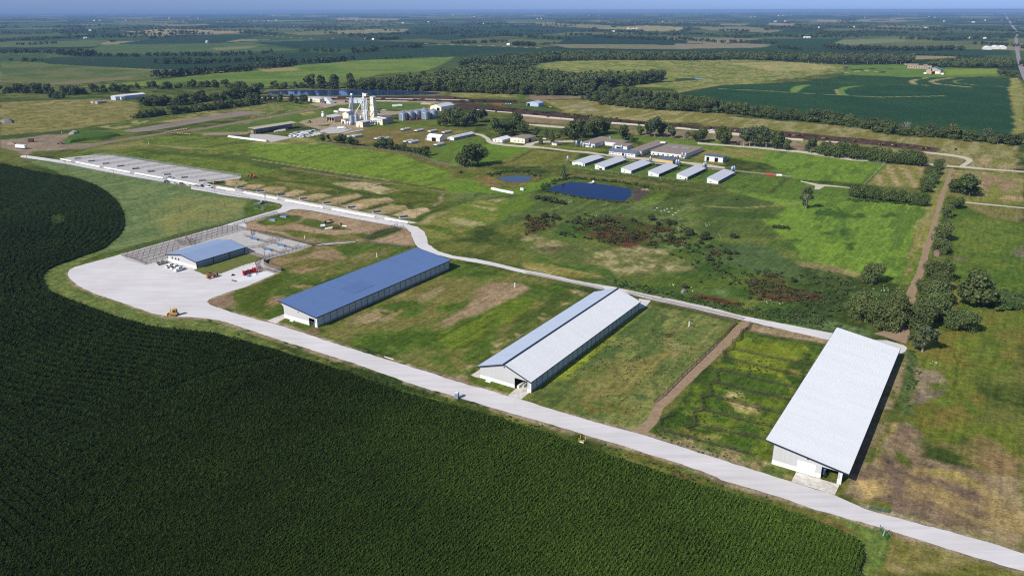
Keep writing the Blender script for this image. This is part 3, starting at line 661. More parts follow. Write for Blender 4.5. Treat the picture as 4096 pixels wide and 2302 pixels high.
# research-farm lawns, hutch field, mill yard
paint('C5', '850,500 1300,470 1700,460 2300,480 2576,500 2576,620 2300,620 2000,700 1300,640 800,620', [(138, 116, 72), (104, 110, 50), (118, 104, 62)], 2, 4, 'row')
paint('C5', '760,640 1000,640 1500,690 1900,760 2200,850 2450,950 2400,1000 2200,920 1700,760 1200,690', [(118, 108, 66), (84, 98, 46)], 2, 3, 'fine')
paint('C5', '1550,330 1750,380 2500,360 2576,440 2576,500 2300,470 1300,470', [(100, 118, 52), (86, 106, 46)], 2, 4)
paint('C5', '2050,700 2250,640 2576,620 2576,920 2400,860 2100,830', [(92, 120, 46), (82, 110, 42)], 2, 3)
paint('C5', '550,400 800,310 850,250 1050,240 1300,260 1700,270 2100,180 2330,190 2300,260 1900,290 1550,320 1500,400 1200,500 900,530 760,470', [(166, 148, 124), (156, 140, 118)], 1.5, 3, 'mid')
paint('C5', '650,200 850,150 1000,140 2300,165 2330,190 1900,200 1000,200 830,240', [(170, 154, 132), (160, 144, 122)], 1.5, 2)
paint('C5', '980,205 1400,160 2250,180 2300,195 1800,265 1450,240', [(78, 108, 48), (90, 116, 50)], 1.5, 2)
paint('C5', '0,180 650,190 830,215 500,290 0,350', [(84, 112, 46), (132, 130, 78), (74, 100, 42)], 2, 4)
stroke('C5', '0,375 400,300 850,235', 8, [(128, 112, 96)], 1.5, 1)
paint('C5', '0,390 450,300 900,240 1100,250 880,330 600,380 200,430 0,440', [(78, 108, 44), (92, 118, 48)], 2, 3)
paint('C5', '570,290 720,270 760,300 600,320', [(160, 146, 98)], 2, 3, patchy=.3)
paint('C5', '780,430 930,420 900,445 800,440', [(70, 98, 40)], 1, 2)
paint('C6', '0,430 350,420 330,520 0,540', [(88, 116, 46)], 2, 3)
paint('C6', '60,540 430,520 760,570 740,610 400,720 0,730', [(88, 122, 42), (98, 132, 46)], 2, 4)
paint('C6', '400,720 780,580 1190,620 1180,700 1050,730 700,740', [(122, 122, 64), (92, 112, 46), (110, 116, 56)], 2, 4, 'mid')
stroke('C6', '120,850 350,760 600,680 770,590', 3, [(84, 82, 50)], 1, 2)
stroke('C6', '860,720 1000,660 1130,615', 2, [(80, 84, 48)], 1, 1.5)
paint('C6', '760,520 1200,560 1500,570 1480,600 1200,590 780,560', [(98, 118, 50), (110, 124, 56)], 1.5, 3)
paint('C6', '1100,690 1350,720 2576,860 2576,900 1500,800 1050,750', [(80, 108, 42), (92, 118, 48)], 1.5, 3, 'cross')
paint('C6', '1180,720 1900,700 2576,800 2576,880 1700,800', [(74, 106, 40), (86, 118, 46)], 1.5, 2, 'row')
paint('C6', '800,730 1100,750 1700,800 2400,900 2576,920 2576,1000 2000,950 1400,870 1050,830', [(82, 102, 48), (66, 88, 40), (110, 108, 58)], 2, 4, 'cross')
paint('C6', '1850,630 2250,650 2200,700 1800,670', [(92, 104, 50), (128, 104, 72)], 1.5, 3)
paint('C6', '1500,440 2576,500 2576,600 2370,580 1800,510 1400,480', [(92, 122, 48), (104, 132, 52)], 1.5, 4)
paint('C6', '2150,680 2400,620 2576,660 2576,720 2300,720', [(120, 122, 68), (94, 118, 50)], 1.5, 3)
paint('C6', '0,730 400,760 280,860 0,850', [(112, 112, 58), (84, 104, 44)], 2, 4)
# pond banks
paint('C6', '200,860 300,810 560,780 820,800 870,840 760,890 580,940 350,920', [(124, 108, 62), (92, 100, 46), (140, 116, 74)], 1.5, 3, 'mid')
paint('C6', '370,820 560,790 780,820 820,850 700,890 520,890', [(80, 96, 46), (118, 104, 60)], 1, 2)
paint('C6', '0,870 220,850 350,930 580,945 760,900 900,850 1050,840 860,950 640,1000 0,980', [(92, 128, 44), (104, 138, 48)], 2, 4, 'cross')
paint('C6', '850,930 1000,870 1120,850 1400,870 1900,950 1930,985 1760,1080 1640,1085 900,970', [(66, 88, 40), (84, 104, 48)], 1.5, 2.5, 'fine')
paint('C6', '1640,1066 1720,1040 1700,950 1780,950 1880,970 1760,1060', [(84, 74, 70), (92, 82, 76)], 1, 1)
paint('C6', '1780,950 1850,945 1860,965 1800,965', [(170, 150, 116)], .8, 1, patchy=.3)
paint('C6', '1740,1080 1930,985 2050,1000 1850,1120', [(98, 132, 46)], 2, 3, a=.7)
paint('C5', '130,80 200,20 1000,8 1900,20 2200,50 2260,75 2100,95 200,95', [(136, 122, 86), (110, 108, 66)], 2, 2)
_gr = (GC_[:, 1] > GC_[:, 0])[:, None]; GC_ *= np.where(_gr, np.array([1.17, .97, .90]), np.array([1.04, 1.04, .98]))
for s_ in ('2000,1639 2200,1695 2355,1743 2511,1787 2728,1855 2884,1918 3100,1981 3474,2095 3724,2172 4096,2282', '1110,1085 1029,1126 924,1164 838,1196', '828,1206 924,1248 1112,1299 1272,1350 1431,1401 1675,1476 1885,1542 2030,1583', '2278,1657 2511,1722 2728,1787 2862,1830 3000,1874', '3457,2033 3557,2062 3765,2116 4096,2213', '272,1090 307,1139 512,1218 675,1265 875,1280 1100,1353 1248,1400 1458,1466 1679,1546 2000,1639'):
    stroke('A', s_, 3.4, [(168, 150, 124), (140, 126, 96)], 1.0, 1.2, patchy=.36)
np.clip(GC_, 0.004, .9, out=GC_)

ng, nd_ = len(az_c), len(dep)
ii = np.arange(nd_ - 1)[:, None] * ng; jj = np.arange(ng)[None]
jn = (jj + 1) % ng
F = np.stack([ii + jj, ii + ng + jj, ii + ng + jn, ii + jn], -1).reshape(-1, 4)[:, ::-1]
gm = bpy.data.materials.new('ground_cover'); gm.use_nodes = True
t = gm.node_tree; n = t.nodes; b = n['Principled BSDF']
b.inputs['Roughness'].default_value = 1.0; b.inputs['Specular IOR Level'].default_value = 0.05
at = n.new('ShaderNodeAttribute'); at.attribute_name = 'cover'
tc = n.new('ShaderNodeTexCoord')
def nzn(scale, det=3, rough=.6):
    q = n.new('ShaderNodeTexNoise'); q.inputs['Scale'].default_value = scale; q.inputs['Detail'].default_value = det; q.inputs['Roughness'].default_value = rough
    t.links.new(tc.outputs['Object'], q.inputs['Vector']); return q
def mr(src, a, b_, c, d):
    q = n.new('ShaderNodeMapRange'); q.inputs[1].default_value = a; q.inputs[2].default_value = b_; q.inputs[3].default_value = c; q.inputs[4].default_value = d
    t.links.new(src, q.inputs[0]); return q.outputs[0]
def mth(op, a, b_):
    q = n.new('ShaderNodeMath'); q.operation = op; t.links.new(a, q.inputs[0]); t.links.new(b_, q.inputs[1]); return q.outputs[0]
v1, v2, v3 = nzn(1.6, 4, .7), nzn(.42, 4, .65), nzn(.11, 4, .6)
v4 = n.new('ShaderNodeTexNoise'); v4.inputs['Scale'].default_value = 1; v4.inputs['Detail'].default_value = 3
_m1 = n.new('ShaderNodeMapping'); _m1.inputs['Rotation'].default_value = (0, 0, AZ); _m2 = n.new('ShaderNodeMapping'); _m2.inputs['Scale'].default_value = (.7, .06, 1)
t.links.new(tc.outputs['Object'], _m1.inputs[0]); t.links.new(_m1.outputs[0], _m2.inputs[0]); t.links.new(_m2.outputs[0], v4.inputs['Vector'])
f = mth('MULTIPLY', mth('MULTIPLY', mr(v1.outputs[0], .3, .7, .52, 1.42), mr(v2.outputs[0], .3, .7, .62, 1.36)), mth('MULTIPLY', mr(v3.outputs[0], .3, .7, .84, 1.16), mr(v4.outputs[0], .3, .7, .80, 1.2)))
mx = n.new('ShaderNodeMix'); mx.data_type = 'RGBA'; mx.blend_type = 'MULTIPLY'; mx.inputs[0].default_value = 1
t.links.new(at.outputs['Color'], mx.inputs[6]); t.links.new(f, mx.inputs[7])
t.links.new(mx.outputs[2], b.inputs['Base Color'])
bp = n.new('ShaderNodeBump'); bp.inputs['Strength'].default_value = .45; bp.inputs['Distance'].default_value = .5
t.links.new(v1.outputs[0], bp.inputs['Height']); t.links.new(bp.outputs[0], b.inputs['Normal'])
me = np_mesh('ground', np.stack([gx, gy, gz], 1), F, gm, True)
ca = me.color_attributes.new('cover', 'FLOAT_COLOR', 'POINT')
ca.data.foreach_set('color', np.concatenate([GC_, np.ones((len(gx), 1))], 1).astype(np.float32).ravel())
ground = bpy.data.objects.new('ground', me); COL.objects.link(ground)
tag(ground, kind='structure')

# ---- flat sheets laid on the land
def sheet(name, crop, s, m, z, jit=.35, step=1.6, world=None):
    pl = world if world is not None else [p[:2] for p in gpoly(crop, s)]
    out = []
    for i in range(len(pl)):
        a, b = np.array(pl[i][:2]), np.array(pl[(i + 1) % len(pl)][:2])
        L = np.linalg.norm(b - a); k = max(1, min(150, int(L / step)))
        nr = np.array([-(b - a)[1], (b - a)[0]]) / (L + 1e-9)
        for j in range(k):
            q = a + (b - a) * j / k
            if j or jit == 0: q = q + nr * jit * 2 * (fbm(q[0] / 2.5, q[1] / 2.5, 71, 2) - .5) * (1 if jit else 0)
            out.append(q)
    vs = [Vector((q[0], q[1], 0)) for q in out]
    tr = tessellate_polygon([vs])
    me = bpy.data.meshes.new(name)
    fs = []
    for a, b, c in tr:
        A_, B_, C_ = vs[a], vs[b], vs[c]
        fs.append((a, b, c) if (B_ - A_).cross(C_ - A_).z > 0 else (a, c, b))
    me.from_pydata([(v.x, v.y, float(terrain(v.x, v.y)) + z) for v in vs], [], fs); me.materials.append(m); me.update()
    o = bpy.data.objects.new(name, me); COL.objects.link(o)
    return tag(o, kind='structure')

gravel = mat('gravel', alb(217, 213, 213), .95, .05, .6, spec=.1, rgb2=alb(203, 197, 194), stretch=(.06, .8, 1), turn=AZ, big=.05, bamp=.07)
gravel2 = mat('farm_gravel', alb(206, 196, 176), .95, .05, .5, spec=.1, rgb2=alb(186, 174, 154))
conc = mat('concrete', alb(222, 217, 206), .9, .05, .6, spec=.15, rgb2=alb(178, 170, 158))
conc2 = mat('pen_concrete', alb(192, 188, 185), .95, .05, .35, spec=.1, rgb2=alb(178, 172, 167))
dirtm = mat('packed_dirt', alb(164, 140, 114), 1, .08, .5, spec=.05, rgb2=alb(140, 118, 94))
darkroad = mat('dirt_road', alb(140, 124, 106), 1, .08, .2, spec=.05, rgb2=alb(116, 102, 86))
asph = mat('asphalt', alb(150, 142, 142), .95, .05, .05, spec=.1)
sheet('gravel_road', 'N2', '-350,105 -175,132 0,165 170,192 540,252 610,267 900,327 1010,347 1100,362 1350,422 1640,462 1870,502 1915,517 1985,532 2050,580 2080,640 2092,710 2190,780 2350,830 2576,862 2576,900 2300,850 2100,800 1990,745 1955,700 1930,640 1915,590 1870,547 1650,507 1400,462 1100,407 900,367 780,350 690,352 620,380 540,397 310,457 90,527 0,552 0,512 200,452 500,367 572,345 590,312 560,292 420,264 300,250 0,207 -175,172 -350,145', gravel, .02, .35)
sheet('gravel_road', 'C4', '195,640 240,634 430,660 560,680 720,712 940,755 1230,808 1520,862 1560,868 1760,905 1780,925 1560,890 1500,882 1200,830 900,770 640,717 430,687 190,652', gravel, .024, .3)
sheet('gravel_road', 'N6', '-440,393 -250,432 -60,480 0,492 200,530 500,595 780,640 1000,690 1300,750 1600,815 1870,885 2200,950 2576,1022 2690,1042 2690,1105 2576,1085 2150,988 1860,920 1500,836 1100,750 900,698 640,657 300,583 0,522 -60,508 -250,462 -440,424', gravel, .028, .35)
sheet('gravel_apron', 'N5', '860,168 980,190 1090,206 1250,212 1380,250 1408,270 1390,300 1330,330 860,270', gravel, .032, .4)
sheet('gravel_yard', 'A', '978,884 938,890 716,951 477,1018 318,1062 299,1067 278,1078 272,1090 275,1108 307,1139 376,1173 512,1218 606,1252 675,1265 747,1267 811,1272 875,1280 961,1306 1100,1353 1248,1400 1458,1466 1679,1546 1815,1583 2000,1639 2200,1695 2355,1743 2511,1787 2604,1819 2728,1855 2822,1889 2884,1918 3000,1951 3100,1981 3266,2039 3474,2095 3557,2120 3724,2172 3931,2236 4096,2282 5200,2665 5200,2580 4096,2213 3931,2161 3765,2116 3557,2062 3457,2033 3341,1980 3162,1924 3100,1906 3000,1874 2862,1830 2728,1787 2588,1743 2511,1722 2418,1697 2278,1657 2084,1597 2030,1583 1944,1556 1885,1542 1675,1476 1431,1401 1388,1388 1272,1350 1202,1327 1112,1299 1039,1280 924,1248 840,1218 828,1206 838,1196 854,1189 924,1164 973,1150 1029,1126 1095,1098 1110,1085 1049,1062 1081,1018 1002,946', gravel, .036, .4)
sheet('grass_strip', 'D', '900,515 980,480 1300,370 1640,255 1968,170 2050,165 2360,275 2250,320 2170,345 1900,420 1470,585 1130,612 1040,570', mat('rough_lawn', alb(88, 108, 44), 1, .1, .5, spec=.05, rgb2=alb(128, 118, 74)), .045, .3)
sheet('dirt_track', 'N5', '130,65 190,68 190,85 0,285 -480,745 -560,700 -120,290', dirtm, .03, .3)
sheet('dirt_track', 'W', '1040,255 1250,90 1330,-90 1470,-90 1400,100 1220,290', dirtm, .034, .3)
sheet('dirt_track', 'N7', '1145,0 1188,0 1150,130 1095,330 1060,480 1010,640 960,780 945,880 915,960 895,1040 910,1130 880,1190 760,1150 610,1100 800,1060 850,1000 850,880 890,740 960,600 1010,440 1080,230', dirtm, .03, .6)
sheet('dirt_track', 'C7', '1985,645 2015,645 1955,840 1890,1030 1855,1193 1815,1193 1850,1050 1900,880', dirtm, .034, .4)
sheet('gravel_lane', 'C6', '225,425 310,440 370,475 400,510 520,530 690,545 740,505 800,500 1000,500 1190,495 1280,500 1250,512 1000,515 800,520 770,545 900,560 1150,590 1290,600 1500,630 1800,655 2000,670 2200,695 2400,715 2576,745 2576,760 2350,740 2200,712 1900,690 1500,645 1280,615 1150,605 900,575 690,560 500,545 390,530 345,510 330,480 290,455 220,435', gravel2, .03, .3)
sheet('gravel_lane', 'C6', '650,250 800,265 1000,285 1160,300 1150,308 900,290 640,262', gravel2, .03, .2)
sheet('gravel_lane', 'C6', '720,340 900,350 1050,365 1130,372 1120,385 900,372 720,350', gravel2, .03, .2)
sheet('gravel_lane', 'C6', '1500,330 1700,345 2000,365 2300,390 2576,405 2576,415 2200,395 1800,360 1500,342', gravel2, .034, .2)
sheet('gravel_lane', 'C7', '-20,435 200,455 500,475 820,505 1250,570 1760,600 1950,615 2060,625 2120,585 2110,570 2050,555 1900,535 1760,515 1770,508 2000,530 2110,550 2165,570 2170,585 2110,625 2300,645 2576,665 2620,668 2620,682 2576,675 2300,655 1940,628 1700,608 1200,580 800,520 400,480 -20,450', gravel2, .03, .3)
sheet('gravel_lane', 'C7', '60,350 700,400 820,415 815,425 600,408 60,362', gravel2, .03, .2)
sheet('gravel_lane', 'C7', '800,740 940,768 1080,780 1200,795 1195,800 1080,790 990,785 950,810 910,810 915,780 800,748', gravel2, .03, .3)
sheet('gravel_lane', 'C7', '2095,905 2300,925 2620,958 2620,966 2300,935 2095,915', gravel2, .03, .3)
sheet('dirt_road', 'C5', '0,370 200,338 400,300 620,258 830,222 870,235 640,275 400,318 200,358 0,385', darkroad, .03, .3)
sheet('dirt_road', 'C4', '700,560 900,525 1200,470 1500,425 1900,375 2300,305 2576,262 2576,280 2300,325 1900,395 1500,442 1200,490 900,545 760,580', darkroad, .026, .4)
sheet('concrete_apron', 'N4', '720,1242 810,1168 930,1110 945,1210 862,1280', conc, .05, 0)
sheet('concrete_apron', 'N5', '512,1303 550,1228 720,1278 885,1327 848,1405', conc, .05, 0)
sheet('concrete_apron', 'N3', '175,855 356,785 358,830 268,888', conc, .05, 0)
sheet('concrete_apron', 'N4', '345,1030 440,967 440,1058 400,1055', conc, .05, 0)
sheet('concrete_apron', 'N4', '2075,240 2200,260 2140,330 2072,355', gravel, .05, 0)
sheet('concrete_pad', 'C4', '555,672 640,655 880,630 1060,638 2262,832 2250,852 1930,890 1985,910 2060,918 2576,1010 2576,1052 2200,980 1860,925 1560,868 1500,855 1200,800 900,748', conc2, .04, 0)
sheet('concrete_pad', 'N2', '0,125 200,160 410,195 640,235 880,280 1110,320 1400,375 1640,415 1880,470 1990,490 1900,500 1640,460 1350,420 1100,360 900,325 610,265 540,250 170,190 0,165', conc, .044, 0)
sheet('concrete_pad', 'N1', '245,690 860,520 1465,350 1540,345 1810,425 2100,490 2440,580 2270,640 1900,740 1900,810 2080,870 2000,900 1890,880 1780,790 1880,730 1690,650 1400,560 760,730 520,800 300,740', conc2, .045, 0)
sheet('concrete_pad', 'D', '-10,440 100,350 380,280 470,350 960,480 890,520 600,390 400,370', conc, .05, 0)
sheet('concrete_pad', 'D', '1690,725 1890,650 2380,540 2570,590 2240,700 1780,760', mat('new_concrete', alb(226, 224, 224), .9, .03, .5, spec=.1), .05, 0)
sheet('concrete_pad', 'C5', '0,535 200,535 490,572 240,628 200,600 0,580', conc2, .04, .2)
sheet('concrete_pad', 'C5', '790,500 930,450 1010,455 1170,470 1050,520 900,525', conc2, .04, .2)
# ------------------------------------------------------------------ water
def water(name, crop, s, rgb, z=.03, rough=.08, spec=.25, jit=.5):
    m = mat('water_' + str(len(MATS)), rgb, rough, .1, .02, spec=spec, bump=.03, bscale=.3)
    return sheet(name, crop, s, m, z, jit, 3)
water('pond_water', 'C6', '905,958 940,940 1000,915 1110,888 1150,884 1300,895 1450,910 1600,935 1690,950 1705,985 1690,1020 1640,1062 1500,1055 1300,1035 1100,1000 950,972', (0.002, 0.021, 0.115), spec=.03)
water('pond_water', 'C6', '435,850 500,838 560,830 650,823 740,835 775,852 745,870 690,884 600,886 520,878', (0.035, 0.05, 0.14), spec=.2)
water('lagoon_water', 'C5', '215,75 260,56 330,45 600,38 1000,37 1500,43 1900,55 2150,70 2140,80 1800,88 1300,92 800,92 300,82', (0.02, 0.07, 0.16), spec=.2, jit=0)
water('settling_pond_water', 'C4', '1145,402 1300,380 1500,345 1700,315 1900,280 2100,245 2200,225 2400,225 2510,235 2300,262 2050,295 1800,340 1600,375 1400,408 1250,420 1180,412', (0.30, 0.225, 0.165), rough=.4, spec=.06)
water('pool_water', 'F3', '138,578 190,577 200,583 160,587', (0.05, 0.1, 0.25), spec=.3, jit=0)
liner = mat('pond_liner', alb(40, 52, 88), .6, .1, .02, spec=.3)
sheet('lagoon_bank', 'C5', '135,75 180,52 260,38 500,28 1000,24 1500,28 1900,42 2170,58 2195,72 2150,70 1900,55 1500,43 1000,37 600,38 330,45 260,56 215,75', liner, .05, 0, 20)

# ------------------------------------------------------------------ crops: dense rows of tall leafy plants
crop_s = '-420,640 0,649 60,660 141,679 213,692 299,704 384,734 427,762 470,803 491,841 495,879 491,905 470,935 410,985 299,1024 213,1054 171,1079 164,1105 184,1152 239,1178 342,1216 470,1263 598,1297 726,1312 854,1325 961,1353 1100,1391 1128,1400 1241,1437 1369,1474 1485,1516 1575,1549 1679,1580 1776,1606 1932,1648 2000,1668 2200,1732 2293,1770 2418,1810 2511,1843 2666,1892 2822,1939 2915,1967 3000,1991 3100,2022 3225,2064 3349,2112 3408,2141 3433,2160 3445,2199 3433,2302 3420,2600 1900,2740 -480,2740 -1100,1900 -800,1100'
rng = np.random.default_rng(5)
def pip(px, py, pl):
    ins = np.zeros(px.shape, bool); n = len(pl)
    for i in range(n):
        ax, ay = pl[i]; bx, by = pl[(i + 1) % n]
        c = (ay > py) != (by > py)
        ins ^= c & (px < (bx - ax) * (py - ay) / (by - ay + 1e-12) + ax)
    return ins
cpl = [p for p in pts('A', crop_s)]
cw = [tuple(G(p[0], p[1], 1.5)[:2]) for p in cpl]
cpl = [P((a, b_, 0)) for a, b_ in cw]
NPL = 880000
qx = rng.uniform(-700, 3560, NPL * 2); qy = 640 + 2110 * rng.random(NPL * 2) ** .95
keep = pip(qx, qy, cpl); qx, qy = qx[keep], qy[keep]
dv = CM @ np.stack([qx - CX, qy - CY, np.full(len(qx), FPX)])
tt = -HCAM / dv[2]
X, Y = dv[0] * tt, dv[1] * tt
dist = np.hypot(np.hypot(X, Y), HCAM)
thin = [[g[:2] for g in gpoly('C4', q)] for q in ('490,1205 560,1195 610,1205 600,1260 520,1290 480,1250',)]
# drainage strip and thin spots inside the crop
strip = [g[:2] for g in gpoly('C4', '500,825 440,930 380,990 200,1080 60,1150 0,1200 -100,1260')]
dd, _ = seg_dist(X, Y, strip, False)
ok = dd > 1.6 + 1.2 * fbm(X / 6, Y / 6, 3, 2)
for tp in thin: ok &= ~(seg_dist(X, Y, tp, True)[1] & (rng.random(len(X)) < .6))
for q in (('O', '0,925 20,922 30,930 10,936 0,934'), ('N1', '0,0 0,0 0,0')):
    ok &= ~(seg_dist(X, Y, [g[:2] for g in gpoly(*q)], True)[1])
edge, _ = seg_dist(X, Y, cw, True)
for q in (('A', '0,1485 52,1478'), ('A', '430,1495 560,1440'), ('A', '445,1500 575,1445'), ('A', '0,1290 60,1262'), ('A', '330,1350 400,1320'), ('A', '640,1570 900,1480 1100,1440')):
    ok &= seg_dist(X, Y, [g[:2] for g in gpoly(*q)], False)[0] > .55 + .5 * fbm(X / 4, Y / 4, 9, 2)
rowc = .5 + .5 * np.cos(edge * 2 * math.pi / 3.4)
left = sstep(-60, -150, X) * 1.0
ok &= rng.random(len(X)) < (1 - .97 * sstep(.25, .75, 1 - rowc) * sstep(-70, -130, X) * (edge < 70))
pt = fbm(X / 14, Y / 14, 77, 3)
ok &= rng.random(len(X)) < .55 + .9 * pt
X, Y, dist, pt, edge = X[ok], Y[ok], dist[ok], pt[ok], edge[ok]
n_ = len(X)
row_ = X * ED[0] + Y * ED[1]; sh_ = (np.round(row_) - row_ + rng.normal(0, .14, n_)) * (X > -60); X = X + ED[0] * sh_; Y = Y + ED[1] * sh_
H0 = (1.5 + .7 * sstep(-60, 60, X)) * (.85 + .3 * fbm(X / 9, Y / 9, 78, 2)) * rng.uniform(.8, 1.15, n_) * (.75 + .25 * sstep(0, 2, edge))
sz = np.clip(dist / 330, .42, 1.15)
LV, K_ = [], 2
for k in range(K_):
    a = rng.uniform(0, 2 * math.pi, n_)
    L, wd = sz * rng.uniform(.55, 1.0, n_), sz * rng.uniform(.13, .26, n_)
    zb = H0 * rng.uniform(.55, .95, n_)
    dx, dy = np.cos(a), np.sin(a)
    rise = rng.uniform(-.25, .9, n_) * L
    ex, ey = -dy * wd, dx * wd
    o = rng.uniform(-.15, .15, (2, n_)) * sz
    for sx, rr, zz in ((1, 0, 0), (-1, 0, 0), (-.5, 1, rise), (.5, 1, rise)):
        LV.append(np.stack([X + o[0] + ex * sx + dx * L * rr, Y + o[1] + ey * sx + dy * L * rr, zb + zz], 1))
V = np.stack(LV, 1).reshape(-1, 3)
F = np.arange(len(V), dtype=np.int32).reshape(-1, 4)
leafm = mat('crop_leaf', (0.052, 0.088, 0.011), .7, .2, 1.1, spec=.06, rgb2=(0.020, 0.034, 0.006), big=.02, bamp=.3)
_lt = leafm.node_tree; _b = _lt.nodes['Principled BSDF']; _src = _b.inputs['Base Color'].links[0].from_socket      # beans at the left, lighter maize at the right
_tc, _sp, _mr, _mx2 = _lt.nodes.new('ShaderNodeTexCoord'), _lt.nodes.new('ShaderNodeSeparateXYZ'), _lt.nodes.new('ShaderNodeMapRange'), _lt.nodes.new('ShaderNodeMix')
_mx2.data_type = 'RGBA'; _mx2.blend_type = 'MULTIPLY'; _mx2.inputs[0].default_value = 1
_mr.inputs[1].default_value, _mr.inputs[2].default_value, _mr.inputs[3].default_value, _mr.inputs[4].default_value = -70, 40, .52, 1.5
_lt.links.new(_tc.outputs['Object'], _sp.inputs[0]); _lt.links.new(_sp.outputs['X'], _mr.inputs[0]); _lt.links.new(_src, _mx2.inputs[6]); _lt.links.new(_mr.outputs[0], _mx2.inputs[7]); _lt.links.new(_mx2.outputs[2], _b.inputs['Base Color'])
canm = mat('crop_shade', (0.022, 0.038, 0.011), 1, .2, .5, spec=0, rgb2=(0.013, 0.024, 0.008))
co = bpy.data.objects.new('crop_field', np_mesh('crop_field', V, F, leafm)); COL.objects.link(co)
tag(co, 'dark green field of dense row crops filling the near left below the gravel road', 'crops', kind='stuff')
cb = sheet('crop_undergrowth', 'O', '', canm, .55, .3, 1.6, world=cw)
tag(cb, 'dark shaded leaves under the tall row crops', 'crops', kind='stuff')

for tp in thin: tag(sheet('thin_crop', 'O', '', mat('thin_crop_green', alb(66, 86, 38), 1, .1, .5, spec=.05, rgb2=alb(46, 64, 27)), .62, .8, 1.5, world=tp), 'paler thin spot in the dark crop field', 'crops', kind='stuff')
# ------------------------------------------------------------------ trees
bark = mat('bark', (0.13, 0.11, 0.09), .95, .2, 3)
barkp = mat('pale_bark', (0.34, 0.31, 0.27), .95, .15, 3)
LEAF = {'oak': mat('leaf_oak', (0.100, 0.132, 0.038), .6, .2, 6, spec=.25, rgb2=(0.054, 0.078, 0.024), objrand=.24),
        'ash': mat('leaf_ash', (0.105, 0.142, 0.038), .6, .2, 6, spec=.25, rgb2=(0.062, 0.092, 0.027), objrand=.18),
        'grey': mat('leaf_grey', (0.092, 0.118, 0.058), .6, .2, 6, spec=.25, rgb2=(0.056, 0.076, 0.034), objrand=.15),
        'cedar': mat('leaf_cedar', (0.118, 0.154, 0.050), .8, .2, 6, spec=.1, rgb2=(0.076, 0.098, 0.038), objrand=.18),
        'lime': mat('leaf_lime', (0.125, 0.185, 0.030), .6, .2, 6, spec=.25, rgb2=(0.075, 0.120, 0.022), objrand=.12),
        'purple': mat('leaf_purple', (0.045, 0.022, 0.026), .6, .2, 6, rgb2=(0.03, 0.016, 0.02)),
        'bush': mat('leaf_bush', (0.076, 0.094, 0.036), .7, .2, 6, spec=.15, rgb2=(0.042, 0.054, 0.022), objrand=.25)}

def crown_arrays(seed, lobes, nq, size, vert=.0, fill=.62):
    r = np.random.default_rng(seed)
    lb = np.array(lobes, float)
    vol = lb[:, 3] * lb[:, 4] + lb[:, 4] * lb[:, 5]
    k = r.choice(len(lb), nq, p=vol / vol.sum())
    d = r.normal(size=(nq, 3)); d /= np.linalg.norm(d, axis=1)[:, None]
    rad = fill + (1.04 - fill) * r.random(nq) ** .6
    rad *= 1 + .13 * np.sin(d[:, 0] * 5 + k) * np.cos(d[:, 1] * 6 - k) + .1 * r.normal(size=nq)
    c = lb[k, :3] + d * lb[k, 3:] * rad[:, None]
    c[:, 2] = np.maximum(c[:, 2], .03)
    nrm = d * .7 + r.normal(size=(nq, 3)) * .65 + np.array([0, 0, vert]); nrm /= np.linalg.norm(nrm, axis=1)[:, None]
    u = np.cross(nrm, r.normal(size=(nq, 3))); u /= np.linalg.norm(u, axis=1)[:, None] + 1e-9
    w_ = np.cross(nrm, u)
    s = size * r.uniform(.6, 1.35, nq)[:, None]
    return np.stack([c - u * s - w_ * s * .55, c + u * s * .8 - w_ * s * .75, c + u * s + w_ * s * .5, c - u * s * .7 + w_ * s * .8], 1)

def lobeset(seed, n, zc, zr, R, lr, flat=1.0):
    r = random.Random(seed); out = []
    for i in range(n):
        a = 2 * math.pi * (i + r.random() * .6) / n * 2.4
        t = math.sqrt(r.random())
        z = zc + (r.random() * 2 - 1) * zr
        q = R * t * math.sqrt(max(.05, 1 - ((z - zc) / (zr * 1.25)) ** 2))
        s = lr * r.uniform(.75, 1.25)
        out.append((q * math.cos(a), q * math.sin(a), z, s, s * r.uniform(.85, 1.15), s * flat * r.uniform(.8, 1.1)))
    return out

def trunk_mb(seed, h, r0, nl, spread, bare=False):
    r = random.Random(seed); m = MB()
    pts_ = [(0, 0, 0)]
    for i in range(4):
        p = pts_[-1]; pts_.append((p[0] + r.uniform(-.02, .02), p[1] + r.uniform(-.02, .02), h * (i + 1) / 4))
    for i in range(4):
        m.tube(pts_[i], pts_[i + 1], r0 * (1 - .2 * i), r0 * (1 - .2 * (i + 1)), 6, i == 0)
    for i in range(nl):
        a = 2 * math.pi * (i + r.random() * .5) / nl
        z = h * r.uniform(.45, 1)
        e = (spread * math.cos(a) * r.uniform(.6, 1), spread * math.sin(a) * r.uniform(.6, 1), z + r.uniform(.18, .5) * (1 - z))
        mid = (e[0] * .5, e[1] * .5, (z + e[2]) / 2 + .02)
        m.tube((0, 0, z), mid, r0 * .5, r0 * .34, 5, False); m.tube(mid, e, r0 * .34, r0 * .1, 5, False)
        if bare:
            for j in range(4):
                q = (e[0] * r.uniform(.4, 1.2) + r.uniform(-.1, .1), e[1] * r.uniform(.4, 1.2) + r.uniform(-.1, .1), e[2] + r.uniform(.02, .22))
                m.tube(mid, q, r0 * .2, r0 * .06, 4, False)
    return m

